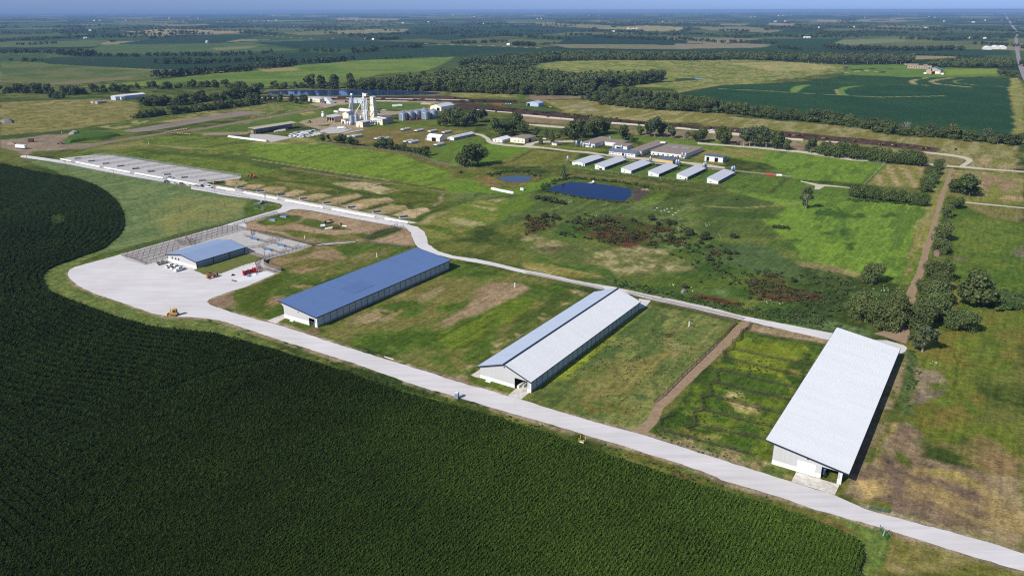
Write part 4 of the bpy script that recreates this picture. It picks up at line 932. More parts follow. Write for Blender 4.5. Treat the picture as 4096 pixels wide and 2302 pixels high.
TREES = {}
def proto(key, name, seed, lobes, nq, size, leaf, th, tr, nl, spread, barkm=None, fill=.62):
    qa = crown_arrays(seed, lobes, nq, size, fill=fill)
    V = qa.reshape(-1, 3); F = np.arange(len(V), dtype=np.int32).reshape(-1, 4)
    cm = np_mesh('crown', V, F, LEAF[leaf])
    tm = trunk_mb(seed, th, tr, nl, spread).mesh('trunk', barkm or bark)
    TREES[key] = (name, cm, tm)
for i in range(3):
    proto(f'round{i}', 'broadleaf_tree', 10 + i, lobeset(10 + i, 11, .56, .30, .36, .20), 2600, .032, 'oak', .45, .028, 6, .32)
    proto(f'tall{i}', 'broadleaf_tree', 20 + i, lobeset(20 + i, 12, .60, .33, .22, .15), 1600, .036, ['oak', 'grey', 'oak'][i], .6, .022, 6, .2, barkp if i == 1 else None)
    proto(f'orn{i}', 'broadleaf_tree', 30 + i, lobeset(30 + i, 9, .56, .28, .36, .24), 2200, .034, 'ash', .45, .026, 5, .3)
    proto(f'cedar{i}', 'cedar_tree', 40 + i, [(0, 0, z, .40 * (1.06 - z) ** .8, .40 * (1.06 - z) ** .8, .16) for z in (.14, .28, .42, .56, .70, .83, .94)] + lobeset(40 + i, 6, .38, .25, .3, .13), 1800, .034, 'cedar', .8, .02, 6, .2)
    proto(f'bush{i}', 'shrub', 50 + i, lobeset(50 + i, 8, .42, .22, .42, .30, .9), 700, .075, 'bush', .3, .03, 5, .3)
for i in range(3): proto(f'ju{i}', 'cedar_tree', 90 + i, lobeset(90 + i, 13, .48, .36, .36, .21), 4200, .026, 'cedar', .5, .026, 6, .3)
proto('lime', 'broadleaf_tree', 61, lobeset(61, 9, .5, .35, .24, .2), 1200, .045, 'lime', .4, .02, 5, .2)
proto('purple', 'broadleaf_tree', 62, lobeset(62, 9, .5, .3, .36, .24), 1200, .045, 'purple', .4, .02, 5, .2)
proto('sparse', 'broadleaf_tree', 63, lobeset(63, 12, .58, .33, .30, .14), 950, .034, 'grey', .7, .03, 10, .3, barkp, fill=.3)
proto('oval', 'broadleaf_tree', 64, lobeset(64, 12, .52, .36, .27, .19), 1900, .038, 'oak', .5, .026, 6, .25)
BARE = trunk_mb(77, .7, .03, 12, .34, True).mesh('trunk', mat('dead_wood', (0.36, 0.33, 0.31), .9, .1, 4))

trr = random.Random(4)
def tree_at(pos, h, key, label, group=None, wide=1.0, name=None):
    if key in ('round', 'tall', 'orn', 'cedar', 'bush'): key = key + str(trr.randrange(3))
    nm, cm, tm = TREES[key]
    e = empty(name or nm, pos, trr.uniform(0, 6.28), label, 'shrub' if nm == 'shrub' else 'tree', group)
    e.scale = (h * wide, h * wide, h)
    for part, me_ in (('crown', cm), ('trunk', tm)):
        o = bpy.data.objects.new(part, me_); COL.objects.link(o); o.parent = e
    return e

def tree(crop, x, y, hpx, key, label, group=None, wide=1.0, name=None):
    b_ = GC(crop, x, y); s = CROP[crop][2]
    h = zat(b_, C(crop, x, y)[1] - hpx * s)
    return tree_at(b_, h, key, label, group, wide, name)

under = []
def belt(crop, s, n, spread, hs, keys, label, group, wide=1.0):
    pl = [np.array(g) for g in gpoly(crop, s)]
    seg = [np.linalg.norm(pl[i + 1] - pl[i]) for i in range(len(pl) - 1)]; T = sum(seg)
    for i in range(n):
        d = T * (i + trr.uniform(.1, .9)) / n; k = 0
        while k < len(seg) - 1 and d > seg[k]: d -= seg[k]; k += 1
        p = pl[k] + (pl[k + 1] - pl[k]) * d / seg[k]
        a = trr.uniform(0, 6.28); q = trr.uniform(0, spread)
        p = p + np.array([math.cos(a) * q, math.sin(a) * q, 0]); p[2] = float(terrain(p[0], p[1]))
        tree_at(p, trr.uniform(*hs), trr.choice(keys), label, group, wide * trr.uniform(.95, 1.35))
        for _ in range(2): under.append((p[0] + trr.gauss(0, 5), p[1] + trr.gauss(0, 5), hs[0] * trr.uniform(.5, .8), trr.uniform(1.1, 1.6)))

# single trees one can point at
tree('N7', 585, 682, 170, 'ju1', 'lone dark round tree at the lime meadow corner left of the dirt track')
tree('C7', 840, 966, 168, 'sparse', 'lone airy tree with pale trunk and dark shadow in the green meadow', wide=.85)
tree('N7', 1440, 885, 315, 'oval', 'large round tree standing alone on the pasture right of the cedar row', wide=1.05)
tree('N7', 1010, 1255, 205, 'sparse', 'open crowned tree with visible grey branches right behind the white roofed barn', wide=1.35)
tree('N7', 1330, 1075, 180, 'ju1', 'low spreading tree at the foot of the cedar row, on its right side', wide=1.3)
tree('N7', 1020, 1060, 215, 'ju0', 'nearest wide cedar in the row right of the dirt track', wide=1.1)
tree('N7', 1105, 970, 215, 'ju1', 'second nearest cedar in the row right of the dirt track', wide=1.1)
tree('N7', 1120, 865, 190, 'ju2', 'third nearest cedar in the row right of the dirt track', wide=1.25)
tree('N7', 1040, 800, 150, 'ju1', 'cedar wedged close against the track in the cedar row', wide=1.1)
tree('N7', 1150, 760, 150, 'ju0', 'cedar behind the wedged one in the middle of the row', wide=1.2)
tree('N7', 1135, 655, 155, 'ju2', 'cedar at the head of the near clump, below a small upright one', wide=1.35)
tree('N7', 1213, 512, 48, 'cedar', 'tiny upright cedar alone between two cedar clumps')
tree('N7', 1165, 435, 125, 'ju1', 'half bare grey cedar above a brush pile by the dirt track', wide=1.1)
tree('N7', 1180, 345, 145, 'ju0', 'dark broad cedar just above the half bare grey one', wide=1.15)
tree('N7', 1212, 222, 60, 'ju2', 'small cedar behind the dark broad cedar by the track', wide=1.1)
tree('N7', 1208, 142, 100, 'ju0', 'flat topped cedar with a bare trunk left of the track lane', wide=1.1)
tree('C7', 2030, 962, 100, 'round', 'dark rounded tree just below the big solitary tree by the mown plot', wide=1.2)
tree('C7', 2140, 865, 165, 'round', 'big dark dome shaped tree beside the striped mown plot', wide=1.35)
tree('C7', 2030, 840, 110, 'round', 'shorter tree leaning on the left flank of the big dome shaped tree', wide=1.1)
tree('N7', 500, 1000, 240, 'ju2', 'leftmost tree of the clump left of the dirt track behind the white barn', wide=1.0)
tree('N7', 610, 1050, 215, 'ju0', 'front tree of the clump left of the dirt track behind the white barn', wide=1.1)
tree('N7', 730, 1060, 220, 'ju1', 'tree at the right front of the clump beside the brown track end', wide=1.1)
tree('N7', 800, 1000, 230, 'ju2', 'right hand tree of the clump leaning over the brown track', wide=.95)
tree('N7', 790, 900, 130, 'ju0', 'rear tree of the clump, behind flowering bushes by the track', wide=1.1)
tree('C6', 140, 745, 190, 'orn', 'left half of the big bushy tree pair on the lawn above the small pond', wide=1.0)
tree('C6', 255, 730, 205, 'orn', 'right half of the big bushy tree pair on the lawn above the small pond', wide=1.0)
tree('C6', 1060, 828, 108, 'cedar', 'small dark evergreen on the bank between the two ponds', wide=.75)
tree('C6', 430, 440, 170, 'round', 'left dark tree of the grove behind the white roofed office', wide=1.0)
tree('C6', 520, 430, 130, 'round', 'middle dark tree of the grove behind the white roofed office')
tree('C6', 620, 420, 180, 'tall', 'tall tree at the right of the grove behind the cream building', wide=1.0)
tree('C6', 680, 430, 120, 'round', 'low tree at the right end of the grove behind the cream building')
tree('C6', 590, 450, 60, 'purple', 'small purple leaved tree behind the cream building')
tree('C6', 490, 455, 70, 'orn', 'low bright tree in front of the dark grove by the office')
tree('C6', 805, 465, 90, 'round', 'dark round tree left of the row of conifers by the lane')
tree('C6', 850, 530, 85, 'cedar', 'narrow conifer in front of the lane right of the cream building', wide=.7)
tree('C6', 900, 470, 95, 'cedar', 'conifer between the round dark tree and a flowering one', wide=.8)
tree('C6', 950, 480, 95, 'cedar', 'second conifer behind the small hut by the lane', wide=.8)
tree('C6', 960, 515, 65, 'cedar', 'short conifer right behind the small hut', wide=.8)
tree('C6', 1030, 490, 90, 'sparse', 'pinkish grey half bare tree left of the large grove', wide=1)
tree('C6', 1165, 515, 190, 'tall', 'front tree of the large grove left of the grey roofed complex', wide=1.15)
tree('C6', 1120, 480, 130, 'round', 'left low tree of the large grove by the grey roofed complex')
tree('C6', 1250, 470, 190, 'round', 'middle tree of the large grove behind the grey roofed complex', wide=1.0)
tree('C6', 1360, 450, 175, 'round', 'right middle tree of the large grove behind the grey roofed complex', wide=1.0)
tree('C6', 1440, 430, 150, 'round', 'rightmost tree of the large grove behind the grey roofed complex', wide=1.0)
tree('C6', 1635, 500, 145, 'round', 'umbrella shaped tree with a clear trunk beside the flat roofs', wide=1.15)
tree('C6', 1700, 510, 75, 'cedar', 'dark conifer under the umbrella shaped tree', wide=.9)
tree('C6', 1780, 445, 100, 'lime', 'small bright green tree at the left of the roadside trees')
tree('C6', 1870, 455, 150, 'tall', 'first tall roadside tree right of the bright green one', wide=1.2)
tree('C6', 1920, 470, 190, 'tall', 'tallest roadside tree behind the flat roofed complex', wide=1.1)
tree('C6', 1985, 455, 130, 'tall', 'leaner tree beside the tallest roadside tree', wide=1.1)
tree('C6', 2070, 475, 125, 'tall', 'pale leaning tree alone right of the tallest roadside trees', wide=1.1)
tree('C6', 2330, 510, 155, 'round', 'broad roadside tree with two trunks, right of the flat roofs', wide=1.1)
tree('C6', 2225, 490, 75, 'sparse', 'thin airy young tree left of the broad two trunked one')
for x, y, h, lb in ((150, 445, 125, 'left of three slim trees by the feedlot road'), (180, 450, 140, 'middle of three slim trees by the feedlot road'), (215, 450, 120, 'right of three slim trees by the feedlot road')):
    tree('C7', x, y, h, 'tall', lb, 'slim trees by the feedlot road')
for i, (x, y, h) in enumerate([(345, 465, 140), (395, 468, 150), (435, 470, 155), (480, 475, 165), (525, 480, 150), (590, 488, 140), (630, 492, 140), (685, 500, 90)]):
    tree('C7', x, y, h, 'tall', 'tall slender tree in the gappy row of eight along the feedlot road', 'row of tall slender trees on the feedlot road', wide=1.1)
for i, (x, y, h) in enumerate([(880, 525, 125), (960, 535, 95), (1020, 545, 110), (1090, 555, 115), (1150, 560, 120), (1220, 570, 115), (1290, 578, 110), (1360, 585, 110), (1430, 592, 115), (1500, 600, 110), (1570, 605, 115), (1640, 612, 115), (1700, 620, 120), (1750, 622, 105)]):
    tree('C7', x, y, h, 'orn' if i else 'tall', 'rounded tree in the closed row in front of the right end of the feedlot', 'closed row of rounded trees by the feedlot', wide=1.1)
for i, (x, y, h) in enumerate([(1230, 870, 90), (1290, 880, 95), (1350, 885, 90), (1410, 892, 92), (1470, 900, 95), (1530, 905, 90), (1590, 915, 98), (1650, 925, 95), (1710, 932, 95), (1770, 942, 95)]):
    tree('C7', x, y, h, 'orn', 'bushy tree in the hedge along the lower edge of the striped plot', 'hedge trees below the striped plot', wide=1.05)
for i, (x, y, h) in enumerate([(1790, 830, 90), (1810, 800, 80), (1840, 765, 85), (1850, 720, 85), (1870, 690, 80), (1890, 650, 75), (1905, 625, 60), (1780, 770, 60)]):
    tree('C7', x, y, h, 'orn', 'bushy tree in the slanting row up to the crossroads', 'slanting row of trees by the crossroads', wide=1.1)
for x, y, h in [(840, 620, 85), (900, 600, 60), (1020, 640, 130), (1075, 640, 100), (1160, 665, 120), (1210, 665, 90), (1310, 675, 35)]:
    tree('C5', x, y, h, 'round', 'dark tree in the left end of the thicket below the curved huts', 'thicket left of the curved huts')
for x, y, h in [(1450, 700, 100), (1540, 710, 140), (1600, 715, 120), (1690, 730, 90), (1760, 735, 90), (1810, 740, 75), (1880, 745, 60), (1940, 770, 90), (2010, 780, 110), (1990, 750, 85)]:
    tree('C5', x, y, h, 'round', 'dark tree in the thicket right below the curved huts by the wire fence', 'thicket right of the curved huts')
for x, y, h in [(2170, 440, 80), (2240, 450, 150), (2290, 400, 160), (2330, 450, 170), (2400, 450, 150), (2440, 455, 120), (2500, 450, 150), (2560, 440, 140), (2380, 400, 150)]:
    tree('C5', x, y, h, 'tall', 'tree in the shelterbelt right of the grey grain bins', 'shelterbelt right of the grain bins', wide=1.25)
for x, y, h in [(20, 350, 140), (80, 350, 150), (150, 340, 90), (230, 330, 130), (300, 320, 120)]:
    tree('C6', x, y, h, 'tall', 'tree in the shelterbelt stretching towards the dark grove', 'shelterbelt before the grove', wide=1.25)
for x, y, h in [(170, 165, 70), (230, 160, 80), (290, 165, 60), (350, 170, 95), (480, 180, 100), (530, 190, 75), (600, 185, 100), (630, 170, 90)]:
    tree('C5', x, y, h, 'tall', 'small tree in the loose row before the big lagoon', 'loose row of trees before the lagoon', wide=1.15)
for x, y, h in [(30, 150, 110), (80, 160, 110), (0, 165, 100)]:
    tree('C5', x, y, h, 'round', 'dark tree at the left corner of the big lagoon', 'trees at the lagoon corner')
# creek line by the soybean field
belt('C7', '0,150 150,190 400,225 600,250 900,275', 24, 5, (10, 15), ['round', 'round', 'tall'], 'tree in the creek line between the soybean field and the dry meadow', 'creek line trees')
belt('C7', '900,270 1200,300 1400,340 1600,372 1900,395 2200,425 2420,450 2560,455', 34, 6, (9, 14), ['round', 'round', 'tall', 'sparse', 'bush'], 'ragged tree in the right half of the creek line below the soybean field', 'ragged creek line trees')
belt('C6', '1320,110 1500,160 1750,190 2000,205 2300,225 2576,235', 26, 7, (11, 16), ['round', 'round', 'sparse', 'tall'], 'tree in the wooded corner left of the soybean field', 'wooded corner trees')
belt('C6', '1330,70 1600,90 2000,140 2300,170', 14, 8, (12, 16), ['round', 'tall'], 'tree in the back row of the wooded corner left of the soybean field', 'back row trees of the wooded corner')
e = empty('dead_tree', GC('C7', 1625, 375), 1.0, 'bare silver dead tree rising from the creek line', 'tree'); e.scale = (15, 15, 15)
o = bpy.data.objects.new('trunk', BARE); COL.objects.link(o); o.parent = e
tree('C7', 862, 275, 45, 'lime', 'bright yellow green young tree in the creek line')
# left mid belts
belt('C4', '1300,290 1500,262 1800,232 2100,195 2430,155', 26, 3, (8, 11), ['cedar', 'round', 'cedar'], 'tree in the dense dark windbreak beside the brown settling pond', 'windbreak by the settling pond', 1.2)
belt('C4', '1330,175 1600,175 1900,130 2200,105 2420,60', 24, 12, (10, 15), ['round', 'tall', 'round'], 'tree in the grove behind the dark windbreak', 'grove behind the windbreak', 1.1)
belt('F1', '0,690 150,680 330,690 500,700 700,680 940,680', 26, 10, (10, 15), ['round', 'round', 'tall', 'lime'], 'tree in the creek wood at the far left of the dry meadow', 'creek wood far left', 1.1)
belt('F1', '350,720 430,725 480,718', 4, 5, (7, 9), ['round'], 'low tree before the creek wood left of the white sheds', 'low trees before the creek wood')
belt('F1', '1000,655 1130,655 1300,650 1500,640 1800,660 2060,655 2250,650', 24, 7, (9, 15), ['round', 'orn', 'lime', 'tall'], 'tree in the yellowish belt left of the lagoon', 'belt left of the lagoon', 1.05)
belt('F1', '2270,650 2380,655 2500,650 2576,645', 6, 6, (16, 24), ['tall'], 'tall pale poplar at the left of the lagoon wood', 'poplars left of the lagoon wood', 1.0)
# central wood: nearest trees one by one, the mass behind as one
belt('F2', '100,655 300,660 700,668 1000,680 1200,690 1500,700 1850,702', 42, 8, (14, 20), ['round', 'tall', 'round', 'orn'], 'tree in the front edge of the big wood behind the lagoon and feedlot', 'front edge of the big wood', 1.15)
belt('F2', '1700,690 1900,650 2150,625 2390,600', 16, 8, (16, 22), ['round', 'tall'], 'tree at the right tip of the big wood', 'right tip of the big wood', 1.1)
def low_crowns(places, nq, sz_):
    qs = []
    base = [crown_arrays(200 + i, lobeset(200 + i, 7, .5, .28, .38, .26), nq, sz_) for i in range(6)]
    for x, y, h, w_ in places:
        q = base[trr.randrange(6)].copy(); a = trr.uniform(0, 6.28); c_, s_ = math.cos(a), math.sin(a)
        R_ = np.array([[c_, -s_, 0], [s_, c_, 0], [0, 0, 1]]).T
        q = q @ R_ * np.array([h * w_, h * w_, h]) + np.array([x, y, float(terrain(x, y))])
        qs.append(q)
    V = np.concatenate(qs).reshape(-1, 3)
    return V, np.arange(len(V), dtype=np.int32).reshape(-1, 4)
def fill_poly(crop, s, spacing, hs):
    pl = [g[:2] for g in gpoly(crop, s)]
    xs, ys = [p[0] for p in pl], [p[1] for p in pl]; out = []
    n = int((max(xs) - min(xs)) * (max(ys) - min(ys)) / spacing ** 2)
    X, Y = rng.uniform(min(xs), max(xs), n), rng.uniform(min(ys), max(ys), n)
    _, ins = seg_dist(X, Y, pl, True)
    return [(x, y, trr.uniform(*hs), trr.uniform(.9, 1.25)) for x, y in zip(X[ins], Y[ins])]
woodleaf = mat('wood_leaf', (0.100, 0.130, 0.040), .7, .2, .05, spec=.15, rgb2=(0.052, 0.076, 0.024))
pl_ = fill_poly('F2', '120,650 360,622 640,600 850,560 1000,525 1440,520 1460,560 1700,590 2200,580 2390,575 2380,596 2150,618 1880,650 1800,690 1200,678 700,660', 13, (13, 20))
pl_ += fill_poly('F2', '860,485 1000,478 1440,482 1520,455 2000,444 2576,446 2576,420 1700,408 1500,420 1000,465', 14, (13, 18))
pl_ += fill_poly('F3', '0,446 500,442 900,452 1250,470 1740,470 1740,440 1000,425 500,415 0,420', 14, (12, 18))
pl_ += fill_poly('F3', '1800,495 2000,500 2200,500 2500,497 2510,470 2300,460 2000,465', 13, (11, 16))
V, F = low_crowns(pl_ + under, 110, .085)
wo = bpy.data.objects.new('woodland', np_mesh('woodland', V, F, woodleaf)); COL.objects.link(wo)
tag(wo, 'mass of dark green woodland in the middle distance', 'woodland', kind='stuff')
belt('F3', '950,470 1100,472 1300,470 1500,472 1740,470', 18, 5, (14, 18), ['tall1', 'tall1', 'sparse'], 'tall tree with a pale bare trunk in the straight row right of the big wood', 'pale trunked row', 1.0)
belt('F3', '2370,555 2430,560 2520,572', 4, 4, (11, 15), ['round'], 'dark tree by the drive near the main road', 'trees by the drive')
# far belts
far = []
for crop, s, n, hs, sp in [('F1', '0,305 300,300 560,285 700,270 1100,262', 70, (9, 14), 25), ('F1', '130,335 420,325', 18, (8, 12), 15), ('F1', '0,395 170,392 380,395', 30, (10, 14), 12), ('F1', '400,400 550,410 690,415', 34, (14, 20), 22),
                           ('F1', '700,415 900,418 1040,420', 20, (9, 13), 10), ('F1', '1080,415 1300,412', 14, (9, 13), 10), ('F1', '1370,410 1500,415 1700,415 2000,395', 34, (10, 15), 12), ('F1', '1200,470 1400,470 1700,460 2060,440', 46, (10, 15), 12), ('F1', '1260,445 1520,470', 14, (10, 14), 12),
                           ('F1', '1180,575 1400,550 1700,530 2000,500 2170,480', 80, (12, 17), 14), ('F1', '80,448 100,447', 2, (7, 8), 2), ('F1', '160,455 290,455', 9, (8, 12), 6), ('F1', '2190,385 2300,380 2420,385 2500,390', 16, (9, 13), 10), ('F1', '2240,465 2420,460 2576,450', 20, (11, 16), 9),
                           ('F1', '370,205 560,195 830,190', 34, (11, 15), 30), ('F1', '880,212 1100,212 1490,212 1800,200 2200,200 2576,205', 110, (12, 17), 40), ('F1', '1300,250 1430,250', 10, (14, 17), 15), ('F1', '1560,235 1800,235 2030,230', 26, (10, 14), 25), ('F1', '520,240 720,235', 16, (10, 13), 20), ('F1', '0,215 40,213', 6, (10, 13), 10), ('F1', '820,315 850,313', 5, (10, 12), 6), ('F1', '0,250 90,255 220,262 500,240', 22, (9, 13), 15),
                           ('F1', '0,150 200,150 400,150 560,150', 50, (13, 18), 60), ('F1', '0,175 220,173', 16, (12, 16), 30), ('F1', '550,152 780,152', 22, (12, 16), 40), ('F1', '1030,140 1300,135', 20, (12, 16), 50), ('F1', '1620,165 1890,160', 22, (12, 16), 30), ('F1', '2180,165 2400,160 2576,158', 30, (12, 16), 40), ('F1', '2100,145 2370,140', 22, (13, 18), 50),
                           ('F2', '0,205 95,200', 8, (12, 16), 20), ('F2', '220,208 340,205', 12, (10, 14), 20), ('F2', '670,258 780,258', 14, (12, 15), 14), ('F2', '300,295 440,293', 26, (14, 18), 12), ('F2', '215,292 260,290', 5, (12, 16), 8), ('F2', '850,325 1000,322 1240,310', 40, (11, 15), 14), ('F2', '1200,260 1300,272 1500,285 1720,295', 70, (12, 17), 22), ('F2', '1310,340 1450,342', 22, (14, 19), 10), ('F2', '1480,335 1600,325', 9, (7, 10), 5),
                           ('F2', '110,390 220,380 310,380', 18, (12, 18), 12), ('F2', '330,355 520,355 610,350', 18, (9, 14), 8), ('F2', '530,352 610,350', 10, (14, 18), 8), ('F2', '0,452 60,452', 8, (9, 12), 6), ('F2', '280,438 430,435 550,432', 7, (6, 9), 4), ('F2', '1690,262 1870,265', 22, (11, 14), 20), ('F2', '1880,278 2100,285 2300,295 2576,298', 90, (12, 17), 24), ('F2', '1830,230 1980,238', 20, (11, 15), 20), ('F2', '1990,235 2250,240', 22, (14, 19), 20), ('F2', '2200,255 2400,262 2576,262', 36, (12, 16), 22),
                           ('F2', '560,175 830,178', 30, (12, 16), 30), ('F2', '1010,185 1270,180', 30, (12, 16), 30), ('F2', '1600,175 1900,185 2100,192 2300,190 2576,200', 90, (12, 18), 40), ('F2', '500,135 800,130 940,155', 36, (12, 16), 50), ('F2', '1900,165 2576,165', 50, (12, 17), 60), ('F2', '0,155 330,155', 34, (12, 16), 40), ('F2', '0,110 400,112', 24, (13, 17), 80),
                           ('F3', '0,250 200,262 450,285 600,275', 60, (12, 16), 24), ('F3', '100,300 300,315 760,325', 44, (11, 15), 14), ('F3', '520,205 800,215 1000,230 1200,265', 60, (12, 16), 30), ('F3', '680,270 1000,280 1400,275', 70, (12, 17), 24), ('F3', '880,190 1200,215 1700,235 2000,235', 90, (13, 18), 40), ('F3', '1000,262 1400,245 1720,255', 50, (12, 16), 30), ('F3', '1210,175 1370,180', 16, (14, 18), 26), ('F3', '1560,185 1700,195', 12, (13, 16), 20), ('F3', '1860,215 2200,225 2500,240', 60, (12, 17), 30),
                           ('F3', '1680,290 2000,298 2200,285 2500,285', 70, (12, 17), 18), ('F3', '1110,355 1300,370 1500,372 1800,375 2140,370', 90, (13, 18), 14), ('F3', '760,355 940,375', 18, (10, 14), 10), ('F3', '2210,325 2370,335 2500,345', 22, (11, 15), 10), ('F3', '1650,400 1900,412 2160,416', 22, (6, 9), 5), ('F3', '0,180 180,200 350,212', 34, (12, 16), 30), ('F3', '0,140 250,150', 16, (12, 16), 40), ('F3', '2480,180 2576,185', 8, (12, 16), 15), ('F3', '2560,240 2576,245', 4, (12, 16), 6), ('F3', '2555,360 2576,350', 3, (12, 15), 4), ('F3', '2555,490 2576,480', 3, (12, 15), 4)]:
    pl2 = [g for g in gpoly(crop, s)]
    for i in range(n):
        d = (i + trr.random()) / n * (len(pl2) - 1); k = min(int(d), len(pl2) - 2)
        p = pl2[k] + (pl2[k + 1] - pl2[k]) * (d - k)
        far.append((p[0] + trr.gauss(0, sp * .5), p[1] + trr.gauss(0, sp * .5), trr.uniform(*hs), trr.uniform(.8, 1.3)))
V, F = low_crowns(far, 60, .11)
fo_ = bpy.data.objects.new('distant_woodland', np_mesh('distant_woodland', V, F, mat('far_leaf', (0.060, 0.086, 0.032), .8, .2, .02, spec=.1, rgb2=(0.028, 0.044, 0.018)))); COL.objects.link(fo_)
tag(fo_, 'dark lines of trees between the far fields', 'woodland', kind='stuff')
hz = []
for i in range(300):                                       # hedgerows and farm groves towards the horizon
    r_ = 3800 * (22000 / 3800) ** trr.random(); a = math.radians(trr.uniform(-42, 42))
    x0, y0 = r_ * math.sin(a), r_ * math.cos(a); t_ = AZ + (0 if trr.random() < .4 else math.pi / 2) + trr.uniform(-.25, .25)
    L = trr.uniform(80, 520); k = int(4 + L / 32)
    for j in range(k):
        q = L * (j / k - .5)
        hz.append((x0 + math.sin(t_) * q + trr.gauss(0, 12), y0 + math.cos(t_) * q + trr.gauss(0, 12), trr.uniform(9, 15), trr.uniform(1.0, 1.9)))
V, F = low_crowns(hz, 14, .22)
ho_ = bpy.data.objects.new('horizon_woodland', np_mesh('horizon_woodland', V, F, MATS['far_leaf'])); COL.objects.link(ho_)
tag(ho_, 'thin tree lines fading towards the horizon', 'woodland', kind='stuff')
# shrubs of the rough meadow
SH = [(20, 50, 30), (165, 45, 45), (260, 60, 55), (170, 82, 30), (30, 30, 20), (435, 95, 32), (540, 105, 36), (615, 85, 34), (705, 78, 58), (615, 145, 26), (655, 150, 30), (835, 135, 34), (930, 75, 30), (1085, 65, 46), (1140, 105, 34), (1125, 140, 34), (1235, 95, 46), (1280, 100, 28), (1020, 185, 30), (1105, 178, 26), (925, 232, 38), (1160, 205, 18), (1255, 230, 38), (1345, 228, 26), (1405, 195, 60), (1540, 230, 66), (1790, 218, 40), (1830, 215, 22), (1510, 270, 34), (1465, 285, 26), (1400, 285, 22), (1395, 310, 26), (1560, 300, 28), (1595, 298, 30), (1680, 290, 20), (1730, 355, 52), (1810, 355, 34), (1330, 390, 24), (1750, 402, 36), (1580, 412, 44), (1620, 450, 34), (1670, 440, 32), (1650, 470, 22), (1700, 515, 34), (1510, 600, 20), (1375, 650, 38), (2080, 510, 26), (2130, 555, 26), (2200, 525, 20), (2195, 550, 18), (2215, 600, 20), (2310, 595, 36), (1950, 615, 46), (2100, 645, 34), (2180, 640, 28), (2310, 670, 22), (1940, 700, 26), (2010, 750, 30), (2040, 725, 22), (1930, 740, 24), (2410, 800, 26), (2320, 830, 22), (340, 205, 18), (360, 85, 22), (480, 95, 20), (700, 130, 22), (760, 90, 26), (800, 92, 24)]
for x, y, h in SH:
    tree('N6', x, y, h * 1.05, 'bush', 'dark shrub scattered over the rough reddish meadow behind the barns', 'shrubs of the rough meadow', wide=1.15)
for x, y, h in [(2140, 130, 30), (2175, 135, 34), (2210, 138, 30), (2250, 138, 26)]:
    tree('N6', x, y, h, 'bush', 'shrub in the short row of four on the bright meadow', 'row of four shrubs', wide=1.3)
for x, y, h in [(815, 1045, 42), (880, 1060, 50), (940, 1072, 52), (990, 1080, 55), (1050, 1095, 48)]:
    tree('C6', x, y, h, 'bush', 'dark shrub in the short hedge below the deep blue pond', 'hedge below the blue pond', wide=1.2)
for x, y, h in [(100, 800, 24), (290, 892, 0)][:1]:
    tree('C6', x, y, h, 'bush', 'single small shrub left of the small pond')
tree('C7', 290, 895, 20, 'bush', 'single small shrub on the slope below the hog barns')
tree('C5', 2415, 975, 28, 'bush', 'single shrub outside the wire fence right of the bright meadow')
tree('C7', 2030, 497, 18, 'bush', 'small round shrub by the bend of the gravel lane')
# reeds along pond rims and thickets
rr_ = []
def rim(crop, s, n, h, sp):
    pl = gpoly(crop, s)
    for i in range(n):
        d = (i + trr.random()) / n * (len(pl) - 1); k = min(int(d), len(pl) - 2)
        p = pl[k] + (pl[k + 1] - pl[k]) * (d - k)
        rr_.append((p[0] + trr.gauss(0, sp), p[1] + trr.gauss(0, sp), trr.uniform(.6, 1.2) * h, trr.uniform(1.1, 2)))
rim('C6', '860,940 920,910 1000,872 1100,850 1200,852 1400,870 1600,890 1800,925 1920,955', 120, 1.5, 1.6)
rim('C6', '870,955 950,985 1100,1015 1300,1045 1500,1070 1650,1082', 70, 1.2, 1.2)
rim('C6', '380,830 450,805 560,790 700,795 820,830', 80, 1.5, 2)
rim('N7', '1570,800 1700,800 1853,820 1853,880 1700,880 1580,850 1650,830 1800,850 1640,860 1760,840', 320, 2.2, 3)
rim('C6', '1410,770 1480,760 1560,730 1650,700', 60, 1.2, 1); rim('C6', '1690,795 1800,760 1900,720', 60, 1.2, 1); rim('C6', '1960,830 2050,795 2150,755', 60, 1.2, 1); rim('C6', '2210,860 2300,820 2400,780', 60, 1.2, 1)
rim('C6', '1890,640 2000,650 2160,660', 40, 1.2, 1.2)
rim('C7', '1190,900 1400,905 1800,945', 60, 1.2, 2)
rim('N6', '780,600 1100,675 1500,765 1870,845 2100,880 2400,935', 260, .9, 2.2)
rim('N6', '2150,860 2400,900 2576,940', 120, 1.3, 4)
rr_ += [(x, y, h, 1.4) for x, y, h, w_ in fill_poly('O', '1890,835 2078,864 1940,1090 1930,1140 1980,1196 1760,1138 1635,1090', 1.9, (.25, .55)) if fbm(x / 9, y / 9, 61, 3) > .53]
rr_ += [(x, y, h, 1.6) for x, y, h, w_ in fill_poly('O', '1330,998 1345,985 1615,772 1850,810 1598,1080 1450,1036', 1.9, (.2, .4)) if fbm(x / 11, y / 11, 63, 3) > .6]
rr_ += [(x, y, h, 1.5) for x, y, h, w_ in fill_poly('A', '850,1310 961,1335 1100,1375 1248,1417 1458,1482 1679,1562 1815,1599 2000,1654 2200,1712 2511,1806 2884,1934 3100,1998 3266,2058 3225,2080 3000,2000 2666,1905 2418,1825 2200,1748 2000,1684 1776,1622 1575,1565 1369,1490 1128,1416 961,1369', 1.4, (.2, .6)) if fbm(x / 7, y / 7, 65, 3) > .46]
rr_ += [(x, y, h, 1.5) for x, y, h, w_ in fill_poly('N5', '1410,290 1480,300 1520,480 1440,620 1450,780 1370,780 1400,500', 1.5, (.3, .8))]
V, F = low_crowns(rr_, 24, .2)
